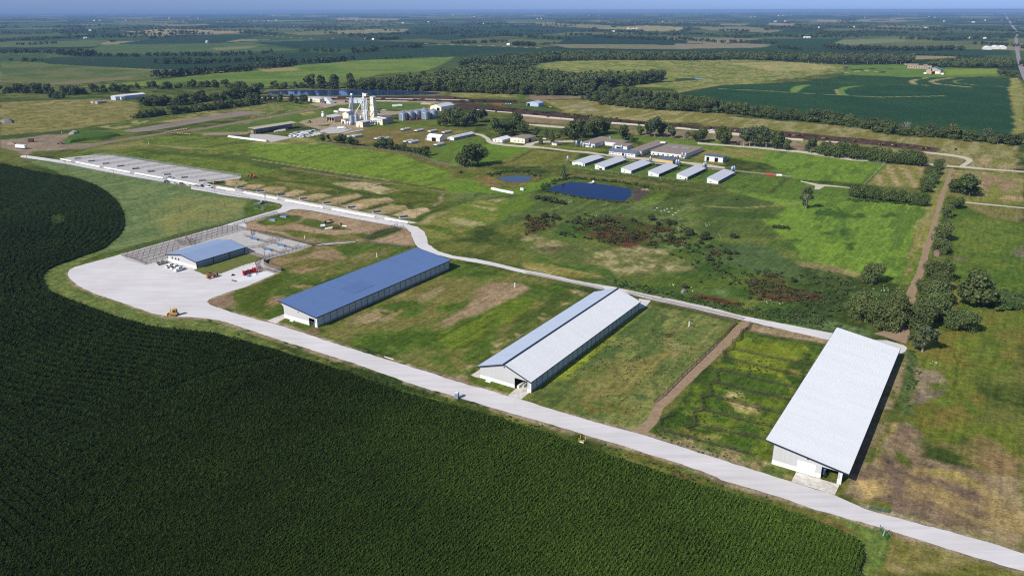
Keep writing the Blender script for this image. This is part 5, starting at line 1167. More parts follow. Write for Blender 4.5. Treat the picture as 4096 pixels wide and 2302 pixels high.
ro_ = bpy.data.objects.new('rank_weeds', np_mesh('rank_weeds', V, F, mat('weed_leaf', (0.075, 0.115, 0.036), .8, .2, .12, spec=.1, rgb2=(0.042, 0.068, 0.024)))); COL.objects.link(ro_)
tag(ro_, 'rank green weeds and reeds along pond rims, sheds and lane edges', 'weeds', kind='stuff')
# pale flowering weeds
fl = []
for x0, y0, x1, y1, n in [(1285, 120, 1350, 190, 60), (1510, 115, 1605, 145, 90), (1300, 68, 1360, 86, 30), (585, 42, 660, 56, 30), (1240, 628, 1285, 655, 26), (1415, 660, 1490, 700, 40), (2050, 770, 2130, 812, 70), (2150, 792, 2215, 812, 30), (1620, 200, 1700, 240, 24), (1350, 268, 1370, 276, 6)]:
    for i in range(int(n * .4)): fl.append(GC('N6', trr.gauss((x0 + x1) / 2, (x1 - x0) * .25), trr.gauss((y0 + y1) / 2, (y1 - y0) * .25)))
for i in range(90): fl.append(GC('N7', trr.gauss(640, 100), trr.gauss(770, 34)))
for i in range(30): fl.append(GC('C6', trr.gauss(1120, 14), trr.gauss(1080, 10)))
for i in range(26): fl.append(GC('N5', trr.gauss(1620, 22), trr.gauss(420, 12)))
V = []
for p in fl:
    s = trr.uniform(.12, .26); z = trr.uniform(1.1, 2.0) ; a = trr.uniform(0, 6.28); c_, s_ = math.cos(a) * s, math.sin(a) * s
    for u, v in ((1, 0), (0, 1), (-1, 0), (0, -1)):
        V.append((p[0] + u * c_ - v * s_, p[1] + u * s_ + v * c_, z + u * .2))
V = np.array(V)
fo2 = bpy.data.objects.new('flowering_weeds', np_mesh('flowering_weeds', V, np.arange(len(V)).reshape(-1, 4), mat('flower_white', (0.46, 0.48, 0.28), .9, .05, 2))); COL.objects.link(fo2)
tag(fo2, 'clusters of pale yellow white flower heads over the rough meadow', 'flowers', kind='stuff')

# reddish dock and olive scrub of the rough meadow
def scrub(name, polys, spacing, hs, rgb, rgb2, label):
    q = []
    for c_, s_ in polys: q += [(x, y, h, w_ * 1.5) for x, y, h, w_ in fill_poly(c_, s_, spacing, hs) if fbm(x / 16, y / 16, 55, 3) > .44]
    V, F = low_crowns(q, 22, .24)
    o = bpy.data.objects.new(name, np_mesh(name, V, F, mat(name + '_leaf', rgb, .9, .2, .3, spec=.05, rgb2=rgb2))); COL.objects.link(o)
    tag(o, label, 'scrub', kind='stuff')
RUSTP = [('N6', '0,50 130,40 250,120 0,200'), ('N6', '380,60 700,60 900,60 1260,110 1250,165 1080,170 1000,280 940,310 600,240 560,190 420,150'), ('N6', '1050,200 1250,200 1400,240 1380,300 1050,290'), ('N6', '1870,560 2160,530 2240,640 2450,680 2530,740 2350,770 2100,760 1950,640'), ('N6', '1400,690 1600,720 1880,790 1860,815 1600,770 1420,720'), ('N6', '1550,320 1680,330 1700,370 1580,370'), ('N7', '0,750 120,750 180,820 0,830')]
scrub('red_dock', RUSTP, 2.3, (.5, 1.1), (0.108, 0.062, 0.034), (0.068, 0.050, 0.024), 'reddish brown dock and dead stems in patches over the rough meadow')
scrub('olive_scrub', RUSTP[:4] + [('N6', '1180,330 1500,300 1900,470 2300,560 2400,800 1900,700 1500,500'), ('N6', '0,0 700,20 1300,60 1500,200 1200,330 700,260 300,200'), ('N7', '0,560 300,600 470,680 420,900 200,960 0,900')], 3.6, (.5, 1.3), (0.078, 0.100, 0.036), (0.045, 0.060, 0.022), 'olive green weeds and low scrub over the rough meadow')
# ------------------------------------------------------------------ buildings
def ribbed(name, rgb, rough=.38, metal=0.0, var=.035, spec=.5, stretch=(.03, .22, .03)):
    return mat(name, rgb, rough, var, 1.0, metal, spec, stretch=stretch)
M_SKYTINT = ribbed('sky_tinted_roof_steel', alb(99, 124, 170), .42, spec=.3)  # base colour carries the reflected blue of the sky
M_BLUE2 = ribbed('pale_blue_roof_steel', alb(146, 164, 196), .42, spec=.45)
M_LBLUE = ribbed('light_blue_roof_steel', alb(190, 200, 218), .4, spec=.4)  # on the gabled barn this tint stands in for reflected sky
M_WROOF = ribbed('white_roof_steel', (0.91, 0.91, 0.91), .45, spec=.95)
M_GALV = ribbed('grey_roof_steel', alb(208, 210, 216), .45, spec=.45)
M_BGREY = ribbed('slate_blue_roof', alb(100, 108, 128), .6, spec=.3)
M_SHING = mat('brown_gravel_roof', alb(150, 136, 126), .95, .08, .8, spec=.1)
M_WWALL = mat('white_wall', (0.74, 0.74, 0.73), .7, .03, .4, spec=.3)
M_SIDING = mat('pale_grey_siding', (0.52, 0.515, 0.515), .6, .05, 1.6, spec=.3, stretch=(2, .05, .05))
M_CREAM = mat('cream_siding', (0.80, 0.75, 0.60), .7, .03, .5, spec=.3)
M_YEL = mat('yellow_siding', (0.66, 0.48, 0.18), .7, .03, .5, spec=.3)
M_SKIRT = mat('concrete_skirt', (0.80, 0.79, 0.76), .85, .05, .8, spec=.2)
M_CURT = mat('grey_curtain', (0.50, 0.54, 0.58), .7, .05, .4, spec=.3, stretch=(.3, 1, 2))
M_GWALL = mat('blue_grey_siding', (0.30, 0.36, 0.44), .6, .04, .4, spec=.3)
M_NAVY = mat('navy_trim', (0.018, 0.024, 0.045), .5, .05, 1, spec=.4)
M_DARK = mat('dark_opening', (0.012, 0.012, 0.013), .9, .05, 1, spec=.1)
M_GLASS = mat('window_glass', (0.03, 0.035, 0.045), .1, .05, 1, spec=.6)
M_BEIGE = mat('weathered_beige', (0.46, 0.41, 0.32), .85, .08, .4, spec=.2)
M_GSTEEL = mat('galvanised_steel', alb(150, 162, 182), .42, .06, .8, metal=.35, spec=.5)
M_WSTEEL = mat('white_steel', (0.82, 0.83, 0.84), .45, .04, 1, spec=.4)
M_BUNK = mat('white_concrete', (0.78, 0.78, 0.76), .85, .04, 1, spec=.15)
M_RUST = mat('rusty_pipe', (0.17, 0.125, 0.10), .8, .15, 3, spec=.2)
M_WOOD = mat('pole_wood', (0.26, 0.21, 0.16), .9, .12, 3, spec=.1)

def solve(fn, target, lo=0.3, hi=220.0):
    inc = fn(hi) > fn(lo)
    for _ in range(46):
        m = (lo + hi) / 2
        if (fn(m) > target) == inc: hi = m
        else: lo = m
    return (lo + hi) / 2

def fit(crop, fl, fr, br, mode='x', z=0):
    """front-left, front-right and back-right base corners in the picture -> origin, width, length"""
    o = GC(crop, *fl); k = 0 if mode == 'x' else 1
    Wd = solve(lambda q: P(o + ED * q)[0], C(crop, *fr)[0])
    L = solve(lambda q: P(o + ED * Wd + DD * q)[k], C(crop, *br)[k])
    return o, Wd, L

def roofz(prof, x):
    for (xa, za), (xb, zb) in zip(prof, prof[1:]):
        if x <= xb or (xb, zb) == prof[-1]:
            return za + (zb - za) * (x - xa) / (xb - xa)

def hall(root, Wd, L, prof, wallm, roofm, ov=.5, ovl=None, ovr=None, ovf=None, rt=.16, ribs=0.0, opens=(), skirt=0, trim=None, roofs=None, side=None, flare=0):
    """shell of a hall: ridge along local y, roofline prof over x, openings (x0,x1,h) in the front wall"""
    ovl = ov if ovl is None else ovl; ovr = ov if ovr is None else ovr; ovf = ov if ovf is None else ovf
    brk = sorted({0.0, Wd} | {x for x, _ in prof if 0 < x < Wd} | {q for o_ in opens for q in o_[:2]})
    m = MB()
    for a, b_ in zip(brk, brk[1:]):
        z0 = 0
        for o_ in opens:
            if o_[0] - 1e-6 <= a and b_ <= o_[1] + 1e-6: z0 = o_[2]
        m.prism([(a, z0), (b_, z0), (b_, roofz(prof, b_)), (a, roofz(prof, a))], 0, .18)
    if flare: m.prism([(0, roofz(prof, 0) - 2.2), (0, roofz(prof, 0)), (-ovl, roofz(prof, 0) + (prof[0][1] - prof[1][1]) / (prof[1][0] - prof[0][0]) * ovl)], 0, .18)
    m.build('front_wall', wallm, root)
    m = MB()
    for a, b_ in zip(brk, brk[1:]): m.prism([(a, 0), (b_, 0), (b_, roofz(prof, b_)), (a, roofz(prof, a))], L - .18, L)
    m.box(0, .18, .18, L - .18, 0, roofz(prof, 0) - .02)
    if side is None: m.box(Wd - .18, Wd, .18, L - .18, 0, roofz(prof, Wd) - .02)
    m.build('wall', wallm, root)
    if side is not None: MB().box(Wd - .18, Wd, .18, L - .18, 0, roofz(prof, Wd) - .02).build('side_wall', side, root)
    if skirt:
        m = MB(); segs = [0] + sorted(q for o_ in opens for q in o_[:2]) + [Wd]
        for a, b_ in zip(segs[::2], segs[1::2]): m.box(a - .03, b_ + .03, -.06, 0, 0, skirt)
        m.build('concrete_base', M_SKIRT, root)
    P_ = [(x, z) for x, z in prof]
    dl = (P_[0][1] - P_[1][1]) / (P_[1][0] - P_[0][0]); dr = (P_[-1][1] - P_[-2][1]) / (P_[-1][0] - P_[-2][0])
    ext = [(-ovl, P_[0][1] + dl * ovl)] + P_[1:-1] + [(Wd + ovr, P_[-1][1] + dr * ovr)]
    for i, (p, q) in enumerate(zip(ext, ext[1:])):
        m = MB().prism([(p[0], p[1] + .01), (q[0], q[1] + .01), (q[0], q[1] + rt), (p[0], p[1] + rt)], -ovf, L + ovf)
        if ribs:
            k = int((L + 2 * ovf) / ribs)
            for j in range(k + 1):
                y = -ovf + .05 + (L + 2 * ovf - .1) * j / k
                m.prism([(p[0], p[1] + rt), (q[0], q[1] + rt), (q[0], q[1] + rt + .014), (p[0], p[1] + rt + .014)], y - .035, y + .035)
        m.build('roof', (roofs or [roofm] * 9)[i], root)
    if trim:
        m = MB()
        for y0, y1 in ((-ovf - .1, -ovf), (L + ovf, L + ovf + .1)):
            for p, q in zip(ext, ext[1:]): m.prism([(p[0], p[1] - .22), (q[0], q[1] - .22), (q[0], q[1] + rt + .05), (p[0], p[1] + rt + .05)], y0, y1)
        for x, z, s in ((ext[0][0], ext[0][1], -1), (ext[-1][0], ext[-1][1], 1)):
            m.box(min(x, x + s * .1), max(x, x + s * .1), -ovf - .1, L + ovf + .1, z - .22, z + rt - .01)
        if len(ext) > 2:
            x, z = ext[1]; (m.box(x - .32, x + .32, -ovf - .1, L + ovf + .1, z + rt - .04, z + rt + .16) if roofs else 0)
        m.build('trim', trim, root)
    return root

def bld(name, label, cat, o, rz=-AZ, group=None): return empty(name, o, rz, label, cat, group)

def front_box(root, name, x0, x1, z0, z1, m, y=-.05, t=.05): return MB().box(x0, x1, y, y + t - .002, z0, z1).build(name, m, root)

def curtain(root, Wd, L, h, pitch, door=None):
    """grey drop curtain along the right side, with ribs, a pale door panel and bottom kerb"""
    x = Wd
    MB().box(x + .01, x + .09, .35, L - .35, .75, h - .25).build('curtain', M_CURT, root)
    k = int(L / pitch)
    m = MB()
    for j in range(k + 1):
        y = .4 + (L - .8) * j / k
        m.box(x + .09, x + .2, y - .09, y + .09, .1, h - .1)
    m.box(x + .09, x + .14, .5, L - .5, h * .55, h * .55 + .06)
    m.build('curtain_ribs', mat('rib_steel', (0.16, 0.19, 0.23), .6, .05, 1), root)
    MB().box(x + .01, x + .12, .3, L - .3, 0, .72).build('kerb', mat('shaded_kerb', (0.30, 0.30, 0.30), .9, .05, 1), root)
    MB().box(x - .1, x + .35, -.02, .35, 0, h - .02).build('corner_post', M_WSTEEL, root)
    if door: MB().box(x + .2, x + .3, door, door + 1.3, .3, h - .15).build('door', mat('pale_blue_door', (0.5, 0.57, 0.66), .5, .05, 1), root)

# mono-pitch cattle barn, blue sky reflection put into its roof colour
o, Wd, L = fit('N3', (358, 825), (690, 940), (2055, 322))
BA = bld('cattle_barn', 'long mono-pitch cattle barn with one big metal roof tinted blue with sky reflection', 'barn', o)
hall(BA, Wd, L, [(0, 7.0), (Wd, 4.6)], M_SIDING, M_SKYTINT, ovl=2.2, ovr=.7, ovf=.7, ribs=.9, opens=[(Wd - 4.3, Wd - 1.0, 3.3)], skirt=1.7, trim=M_NAVY, flare=1, side=M_GWALL)
curtain(BA, Wd, L, 4.5, 3.6, L * .5)
front_box(BA, 'wall_light', 8.6, 9.0, 4.4, 4.7, M_NAVY, -.2, .2)
MB().box(4.4, 6.2, -1.3, -.07, 0, .35).build('doorstep', M_SKIRT, BA)
m = MB()
for z in (.4, .8, 1.2, 1.6): m.box(Wd - 4.2, Wd - 1.1, .5, .56, z, z + .06)
m.build('gate', M_GSTEEL, BA)
m = MB()
rr0 = random.Random(2)
for (y0, y1, x0, x1) in ((L * .30, L * .44, 7.0, 14.5),):
    sl_ = (4.6 - 7.0) / Wd
    z = lambda x: 7.0 + sl_ * x + .245
    m.add([(x0, y0, z(x0)), (x1, y0, z(x1)), (x1, y1, z(x1)), (x0, y1, z(x0))], [(0, 1, 2, 3)])
m.build('roof_patch', ribbed('darker_blue_roof_steel', alb(95, 119, 165), .45), BA)
# gabled cattle barn, slope colours stand in for sky reflection
o, Wd, L = fit('N4', (441, 1055), (955, 1205), (2072, 355))
BB = bld('cattle_barn', 'gabled cattle barn with sky reflection coloured in, one light blue and one white roof slope', 'barn', o)
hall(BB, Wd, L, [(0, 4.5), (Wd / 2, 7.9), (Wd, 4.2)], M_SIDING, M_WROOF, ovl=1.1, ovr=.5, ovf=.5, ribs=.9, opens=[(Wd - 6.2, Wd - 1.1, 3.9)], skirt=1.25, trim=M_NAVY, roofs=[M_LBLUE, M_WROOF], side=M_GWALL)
curtain(BB, Wd, L, 4.1, 3.6, L * .47)
front_box(BB, 'wall_light', Wd / 2 - .3, Wd / 2 + .1, 6.6, 6.9, M_NAVY, -.2, .2)
MB().box(3.1, 5.1, -1.4, -.07, 0, .3).build('doorstep', M_SKIRT, BB)
MB().box(Wd - 5.6, Wd - 4.9, .6, L * .9, 0, .9).box(Wd - 3.9, Wd - 3.6, 1.5, L * .9, .3, 1.1).build('feed_bunk', M_BUNK, BB)
# mono-pitch barn, bright sky reflection put into its white roof colour
o, Wd, L = fit('N5', (360, 1165), (885, 1325), (1322, 352), 'y')
BC = bld('cattle_barn', 'nearest barn, a huge white mono-pitch metal roof with an open end bay', 'barn', o)
hall(BC, Wd, L, [(0, 6.9), (Wd, 4.3)], M_SIDING, M_WROOF, ovl=2.3, ovr=1.9, ovf=.7, ribs=.9, opens=[(Wd - 5.0, Wd - .75, 3.7)], skirt=1.4, trim=M_NAVY, side=M_GWALL)
front_box(BC, 'roller_door', Wd - 11.4, Wd - 6.5, 0, 3.7, mat('white_door', (0.8, 0.8, 0.8), .6, .02, 1), -.12, .1)
front_box(BC, 'wall_light', Wd - 9.0, Wd - 8.6, 4.7, 5.0, M_NAVY, -.2, .2)
MB().box(Wd - .15, Wd + .3, -.02, .35, 0, 4.2).build('corner_post', M_WSTEEL, BC)
# low gabled office barn with windows
o, Wd, L = fit('D', (385, 320), (965, 480), (1968, 160))
BD = bld('working_barn', 'low blue roofed working barn with three small windows, white pickups before it', 'barn', o)
hall(BD, Wd, L, [(0, 3.5), (Wd / 2, 5.3), (Wd, 3.5)], M_SIDING, M_BLUE2, ovl=1.3, ovr=.6, ovf=.6, ribs=.9, skirt=1.2, trim=M_NAVY, side=M_GWALL)
for x in (3.2, 6.0, 8.4):
    w_ = front_box(BD, 'window', x, x + 1.0, 1.7, 2.7, M_GLASS, -.07, .07)
    front_box(w_, 'window_frame', x - .12, x + 1.12, 1.58, 1.69, M_WSTEEL, -.09, .09)
front_box(BD, 'door', 1.0, 2.0, .05, 2.2, mat('white_door', (0.8, 0.8, 0.8)), -.09, .09)
for i in range(4):
    y = .3 + (L - .6) * i / 3
    MB().box(Wd + .01, Wd + .14, y - .18, y + .18, 0, 3.3).build('side_post', M_NAVY, BD)
MB().box(Wd + .01, Wd + .07, .5, L - .5, 1.5, 1.6).build('side_rail', M_NAVY, BD)
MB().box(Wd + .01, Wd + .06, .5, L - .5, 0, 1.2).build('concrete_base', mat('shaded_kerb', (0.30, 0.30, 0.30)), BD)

# six white hog barns
HOG = [((165, 595), (370, 605), (690, 485), 'gabled hog barn at the left end of the white row above the pond'), ((555, 668), (712, 672), (1080, 535), 'second white hog barn from the left above the pond'),
       ((1003, 728), (1168, 735), (1510, 585), 'third white hog barn from the left above the pond'), ((1470, 785), (1640, 788), (1965, 635), 'fourth white hog barn, in front of the yellow building'),
       ((1957, 835), (2130, 850), (2440, 690), 'fifth white hog barn, second from the right end'), ((2478, 905), (2660, 908), (2935, 752), 'rightmost white hog barn above the pond')]
for i, (a, b_, c_, lb) in enumerate(HOG):
    o, Wd, L = fit('H', a, b_, c_); Wd *= 1.06
    r = bld('hog_barn', lb, 'barn', o, group='row of six white hog barns')
    hall(r, Wd, L, [(0, 2.5), (Wd * .5, 3.5), (Wd, 2.3)] if i == 0 else [(0, 3.7), (Wd * .12, 3.95), (Wd, 2.4)], M_WWALL, M_GALV, ov=.45, side=M_GWALL)
    MB().box(Wd + .01, Wd + .06, .8, L - .8, .9, 1.6).build('vent_opening', M_DARK, r)
    if i:
        front_box(r, 'fan', Wd * .3, Wd * .3 + .8, .9, 1.5, M_DARK, -.1, .1)
    else:
        front_box(r, 'door', Wd * .86, Wd * .95, 0, 2.0, M_GSTEEL, -.07, .07)
        for x in (.28, .38, .6): front_box(r, 'crate', Wd * x, Wd * x + 1.0, 0, .8, M_RUST, -1.0, .8)

def feed_bin(crop, x, y, lb, h=6.0, r=1.15, group='small galvanised feed bins'):
    t = empty('feed_bin', GC(crop, x, y), 0, lb, 'feed bin', group)
    MB().lathe([(.18, 1.1), (r, 2.5), (r, h - .9), (.22, h), (.22, h + .12)], n=12).build('hopper', M_GSTEEL, t, True)
    for a in range(4):
        c_, s_ = math.cos(a * math.pi / 2 + .6) * r * .96, math.sin(a * math.pi / 2 + .6) * r * .96
        MB().tube((c_, s_, 0), (c_, s_, 2.8), .07, n=5).build('leg', M_GSTEEL, t)
    return t
for x, y, lb in [(240, 290, 'feed bin left of two others before the flat roofed west wing'), (323, 297, 'middle feed bin before the flat roofed west wing'), (468, 315, 'feed bin against the west wing window'), (92, 565, 'feed bin standing alone left of the gabled hog barn'),
                 (1070, 530, 'feed bin behind the second hog barn'), (1508, 575, 'feed bin behind the third hog barn'), (1955, 630, 'left feed bin of the pair behind the fourth hog barn'), (1990, 628, 'right feed bin of the pair behind the fourth hog barn'),
                 (2425, 685, 'left feed bin of the pair behind the fifth hog barn'), (2455, 680, 'right feed bin of the pair behind the fifth hog barn'), (2052, 505, 'left feed bin at the corner of the big flat roofed block'), (2110, 508, 'right feed bin at the corner of the big flat roofed block'), (870, 360, 'stubby feed bin behind the slate roofed building'), (1015, 365, 'round feed bin before the small middle wing')]:
    feed_bin('H', x, y, lb)
feed_bin('C7', 253, 685, 'left feed bin behind the rightmost hog barn'); feed_bin('C7', 268, 683, 'right feed bin behind the rightmost hog barn')

# flat roofed research complex
def flat(label, a, b_, c_, h, name='research_building', wallm=None, roofm=None, crop='H', wins=0, ov=.7, drop=.35, L=None):
    o, Wd, L0 = fit(crop, a, b_, c_); L = L or L0
    r = bld(name, label, 'building', o)
    hall(r, Wd, L, [(0, h), (Wd, h - drop)], wallm or M_WWALL, roofm or M_SHING, ov=ov, rt=.3)
    for i in range(wins):
        x = Wd * (i + .55) / wins
        front_box(r, 'window', x - .7, x + .7, 1.0, 2.0, M_GLASS, -.06, .06)
    return r, Wd, L
r1, W1_, L1_ = flat('large low flat roofed research block with two long roof vents', (1515, 430), (2105, 478), (2400, 345), 3.9, wins=7)
for x, y in ((W1_ * .28, L1_ * .62), (W1_ * .58, L1_ * .62)): MB().box(x, x + 7, y, y + 1.4, 4.05, 4.75).build('roof_vent', M_GSTEEL, r1)
for i in range(9): MB().tube((W1_ * (.15 + .08 * i), L1_ * (.2 + .6 * ((i * .37) % 1)), 3.9), (W1_ * (.15 + .08 * i), L1_ * (.2 + .6 * ((i * .37) % 1)), 4.7), .25, n=6).build('vent_stack', M_RUST, r1)
r2, W2_, L2_ = flat('flat roofed wing running back from the slate roofed building', (1170, 420), (1352, 440), (1800, 250), 4.3, wins=0)
for i in range(5): MB().box(W2_ + .01, W2_ + .07, L2_ * (.05 + .07 * i), L2_ * (.05 + .07 * i) + 1.2, .8, 2.6).build('window', M_GLASS, r2)
for i in range(6): MB().tube((W2_ * .5, L2_ * (.1 + .14 * i), 4.2), (W2_ * .5, L2_ * (.1 + .14 * i), 5.0), .25, n=6).build('vent_stack', M_RUST, r2)
MB().box(W2_ * .75, W2_ * .75 + 5, L2_ * .8, L2_ * .8 + 3, 4.3, 5.4).build('skylight', M_CREAM, r2)
r3, W3_, L3_ = flat('west wing of the flat roofed complex, behind three feed bins', (345, 285), (552, 300), (865, 190), 4.2, wins=0)
front_box(r3, 'window', W3_ * .2, W3_ * .55, 1.3, 2.2, M_GLASS, -.06, .06)
MB().box(W3_ * .8, W3_ * .8 + 2, L3_ * .9, L3_ * .9 + 2, 4.2, 5.6).build('roof_unit', M_GSTEEL, r3)
r4, W4_, L4_ = flat('long white link building with a plain wall between the wings', (655, 265), (985, 290), (1265, 262), 4.0, L=14)
r4.location = Vector(r4.location) + Vector(tuple(DD * 3))
r5, W5_, L5_ = flat('small flat roofed middle wing with a dark loading bay', (880, 318), (1108, 342), (1200, 300), 3.7, L=12)
front_box(r5, 'loading_bay', W5_ * .2, W5_ * .6, .4, 2.0, M_DARK, -.06, .06)
# slate roofed building: ridge along the front
o, Wd, L = fit('H', (795, 415), (1245, 460), (1340, 418))
r = bld('slate_roofed_building', 'long low white building with a slate blue ridge roof beside the lane', 'building', o + ED * Wd, -AZ + math.pi / 2)
hall(r, 9.0, Wd, [(0, 2.9), (4.5, 4.6), (9.0, 2.9)], M_WWALL, M_BGREY, ov=.5, side=M_WWALL)
for i in range(8):
    if i != 3: MB().box(-.06, -.002, Wd * (.08 + .12 * i), Wd * (.08 + .12 * i) + 2, 1.3, 1.8).build('window', M_GLASS, r)
MB().box(-.06, -.002, Wd * .42, Wd * .42 + 1.8, 0, 2.2).build('door', M_DARK, r)
r.location = tuple(o + ED * Wd)
# (local x runs back from the lane, local y towards the left)
# yellow building and lean-to
o, Wd, L = fit('H', (1590, 575), (1888, 605), (1958, 572))
r = bld('yellow_building', 'yellow sided building with a slate roof behind the fourth hog barn', 'building', o)
hall(r, Wd, L + 2, [(0, 4.4), (Wd, 4.0)], M_YEL, M_BGREY, ov=.5, rt=.25, side=M_BEIGE)
o, Wd, L = fit('H', (1548, 610), (1800, 625), (1830, 600))
r = bld('lean_to_shelter', 'open sided shelter with a grey metal lean-to roof below the yellow building', 'shelter', o)
MB().prism([(-.5, 2.5), (Wd, 2.3), (Wd, 2.5), (-.5, 2.7)], -1, 4.5).build('roof', M_GSTEEL, r)
for i in range(5): MB().tube((Wd * i / 4.2, -.6, 0), (Wd * i / 4.2, -.6, 2.35), .12, n=6).build('post', M_WOOD, r)
# two-door shed
o, Wd, L = fit('C7', (35, 583), (180, 597), (207, 575))
r = bld('machine_shed', 'white machine shed with a slate roof and two open bays', 'shed', o)
hall(r, Wd, L + 1, [(0, 4.6), (Wd, 4.2)], M_WWALL, M_BGREY, ov=.3, rt=.2, opens=[(1.6, Wd * .25, 3.6), (Wd * .55, Wd * .74, 3.6)], side=M_GWALL)
# buildings along the lane
o, Wd, L = fit('C6', (565, 512), (700, 523), (805, 495))
r = bld('lane_building', 'cream walled building with a brown low roof by the lane bend', 'building', o)
hall(r, Wd, L, [(0, 4.6), (Wd * .5, 5.2), (Wd, 4.6)], M_CREAM, M_SHING, ov=.3, side=M_BEIGE)
for x in (.3, .55, .8): front_box(r, 'window', Wd * x, Wd * x + 1, 1.4, 2.4, M_GLASS, -.06, .06)
MB().box(Wd + .01, Wd + .07, L * .35, L * .55, 0, 3.4).build('door', M_DARK, r)
o, Wd, L = fit('C6', (400, 508), (490, 516), (575, 490))
r = bld('office', 'small white gabled office with a white metal roof left of the cream building', 'building', o)
hall(r, Wd, L, [(0, 2.8), (Wd / 2, 4.4), (Wd, 2.8)], M_WWALL, M_WROOF, ov=.6)
for x in (.25, .6): front_box(r, 'window', Wd * x, Wd * x + 1, 1.0, 2.0, M_GLASS, -.06, .06)
o, Wd, L = fit('C6', (953, 540), (998, 546), (1010, 538))
r = bld('pump_hut', 'tiny cream hut with a blue roof on the lawn by the lane', 'hut', o)
hall(r, Wd, 5, [(0, 2.6), (Wd, 2.2)], M_CREAM, M_BGREY, ov=.4)
front_box(r, 'door', Wd * .4, Wd * .4 + .9, 0, 2.0, M_BEIGE, -.06, .06)
# white barn and long shed with curved hutches around
o, Wd, L = fit('M', (2205, 935), (2470, 950), (2580, 920))
r = bld('white_barn', 'tall white barn with an open middle door among the curved hutches', 'barn', o + ED * Wd, -AZ + math.pi / 2)
hall(r, 9, Wd, [(0, 4.0), (4.5, 6.2), (9, 4.0)], M_WWALL, M_WROOF, ov=.3)
MB().box(-.06, -.002, Wd * .30, Wd * .62, 0, 3.4).build('doorway', M_DARK, r)
MB().prismx([(Wd, 0), (Wd, 2.6), (Wd + 3, 1.7), (Wd + 3, 0)], 1.0, 6).build('lean_to', M_GWALL, r)
o, Wd, L = fit('C6', (-78, 490), (42, 493), (228, 447))
r = bld('farrowing_shed', 'long low white shed with a grey metal roof right of the tall white barn', 'shed', GC('C5', 2262, 598))
o, Wd, L = fit('C5', (2262, 598), (2335, 603), (2570, 545))
hall(r, max(Wd, 8), L, [(0, 2.6), (max(Wd, 8) / 2, 3.9), (max(Wd, 8), 2.6)], M_WWALL, M_GALV, ov=.4, side=M_GWALL)
for i in range(6): MB().box(max(Wd, 8) + .01, max(Wd, 8) + .06, L * (.08 + .15 * i), L * (.08 + .15 * i) + 1.2, 1.2, 1.8).build('window', M_GLASS, r)
front_box(r, 'door', 1.2, 2.2, 0, 2.0, M_BGREY, -.06, .06)
HUT = [(1655, 740, 'first curved hutch in the back row of four, nearest the grain bins'), (1935, 765, 'second curved hutch in the back row of four'), (2215, 778, 'third curved hutch in the back row of four'), (2500, 800, 'fourth curved hutch of the back row, behind the white barn'),
       (1705, 990, 'left curved hutch of the touching pair in the middle of the field'), (1812, 1005, 'right curved hutch of the touching pair in the middle of the field'), (2335, 1060, 'curved hutch nearest the bright meadow, before the white barn'),
       (1108, 930, 'left curved hutch of the pair half hidden by thicket trees'), (1210, 940, 'right curved hutch of the pair half hidden by thicket trees'), (545, 885, 'left curved hutch of the pair by the long white fence wall'), (650, 880, 'right curved hutch of the pair by the long white fence wall')]
hm = MB(); hr = MB(); N_ = 10; HW, HL, HH = 4.6, 11.5, 2.7
prof_ = [(HW / 2 - HW / 2 * math.cos(math.pi * i / N_), 1.3 + (HH - 1.3) * math.sin(math.pi * i / N_)) for i in range(N_ + 1)]
hr.prism([(x, z) for x, z in reversed(prof_)] + [(x * .97 + .07, z - .12) for x, z in prof_], -.2, HL)
hm.box(0, .12, 0, HL, 0, 1.35).box(HW - .12, HW, 0, HL, 0, 1.35).prism([(0, 0), (HW, 0)] + [(x, z - .02) for x, z in reversed(prof_)], HL - .15, HL - .05)
hf = MB().prism([(x, z - .02) for x, z in reversed(prof_)], 0, .1)
hid = MB().box(.15, HW - .15, 5.6, 5.7, 0, 1.9)
hut0 = None
hmat = mat('pale_grey_hutch', (0.52, 0.51, 0.48), .7, .08, .6, spec=.3)
for x, y, lb in HUT:
    o = GC('M', x, y)
    if hut0 is None:
        hut0 = bld('livestock_hutch', lb, 'hutch', o, group='curved roof livestock hutches')
        hr.build('roof', hmat, hut0); hm.build('wall', M_GWALL, hut0); hf.build('gable', M_WWALL, hut0); hid.build('inner_partition', M_DARK, hut0)
    else: dup(hut0, o, -AZ, lb)

# ------------------------------------------------------------------ feed mill and its yard
def mp(x, y): return GC('M', x, y)
o, Wd, L = fit('M', (745, 655), (885, 662), (1040, 615))
r = bld('mill_building', 'low cream mill building with a row of small windows under the white legs', 'building', o)
hall(r, Wd, L, [(0, 5.6), (Wd / 2, 6.3), (Wd, 5.6)], M_CREAM, M_GALV, ov=.3, side=M_BEIGE)
for x in (.2, .45, .7): front_box(r, 'window', Wd * x, Wd * x + .7, 3.6, 4.6, M_GLASS, -.06, .06)
front_box(r, 'door', Wd * .4, Wd * .4 + 1.2, 0, 2.4, M_DARK, -.06, .06)
for i in range(5): MB().box(Wd + .01, Wd + .07, L * (.1 + .17 * i), L * (.1 + .17 * i) + .7, 3.6, 4.4).build('window', M_GLASS, r)
o2 = mp(1085, 600); 
r = bld('mill_annex', 'cream mill annex with pale roof between the mill and the slate roofed store', 'building', o2)
hall(r, 15, 9, [(0, 7.0), (15, 6.4)], M_CREAM, M_GALV, ov=.3, side=M_BEIGE)
for i in range(4): front_box(r, 'window', 4 + 2.6 * i, 4.7 + 2.6 * i, 4.2, 5.2, M_GLASS, -.06, .06)
o2 = mp(1190, 585)
r = bld('mill_store', 'cream store with a slate blue roof behind the mill annex', 'building', o2)
hall(r, 13, 12, [(0, 8.0), (13, 7.2)], M_CREAM, M_BGREY, ov=.3, side=M_BEIGE)
ot = mp(1040, 520)
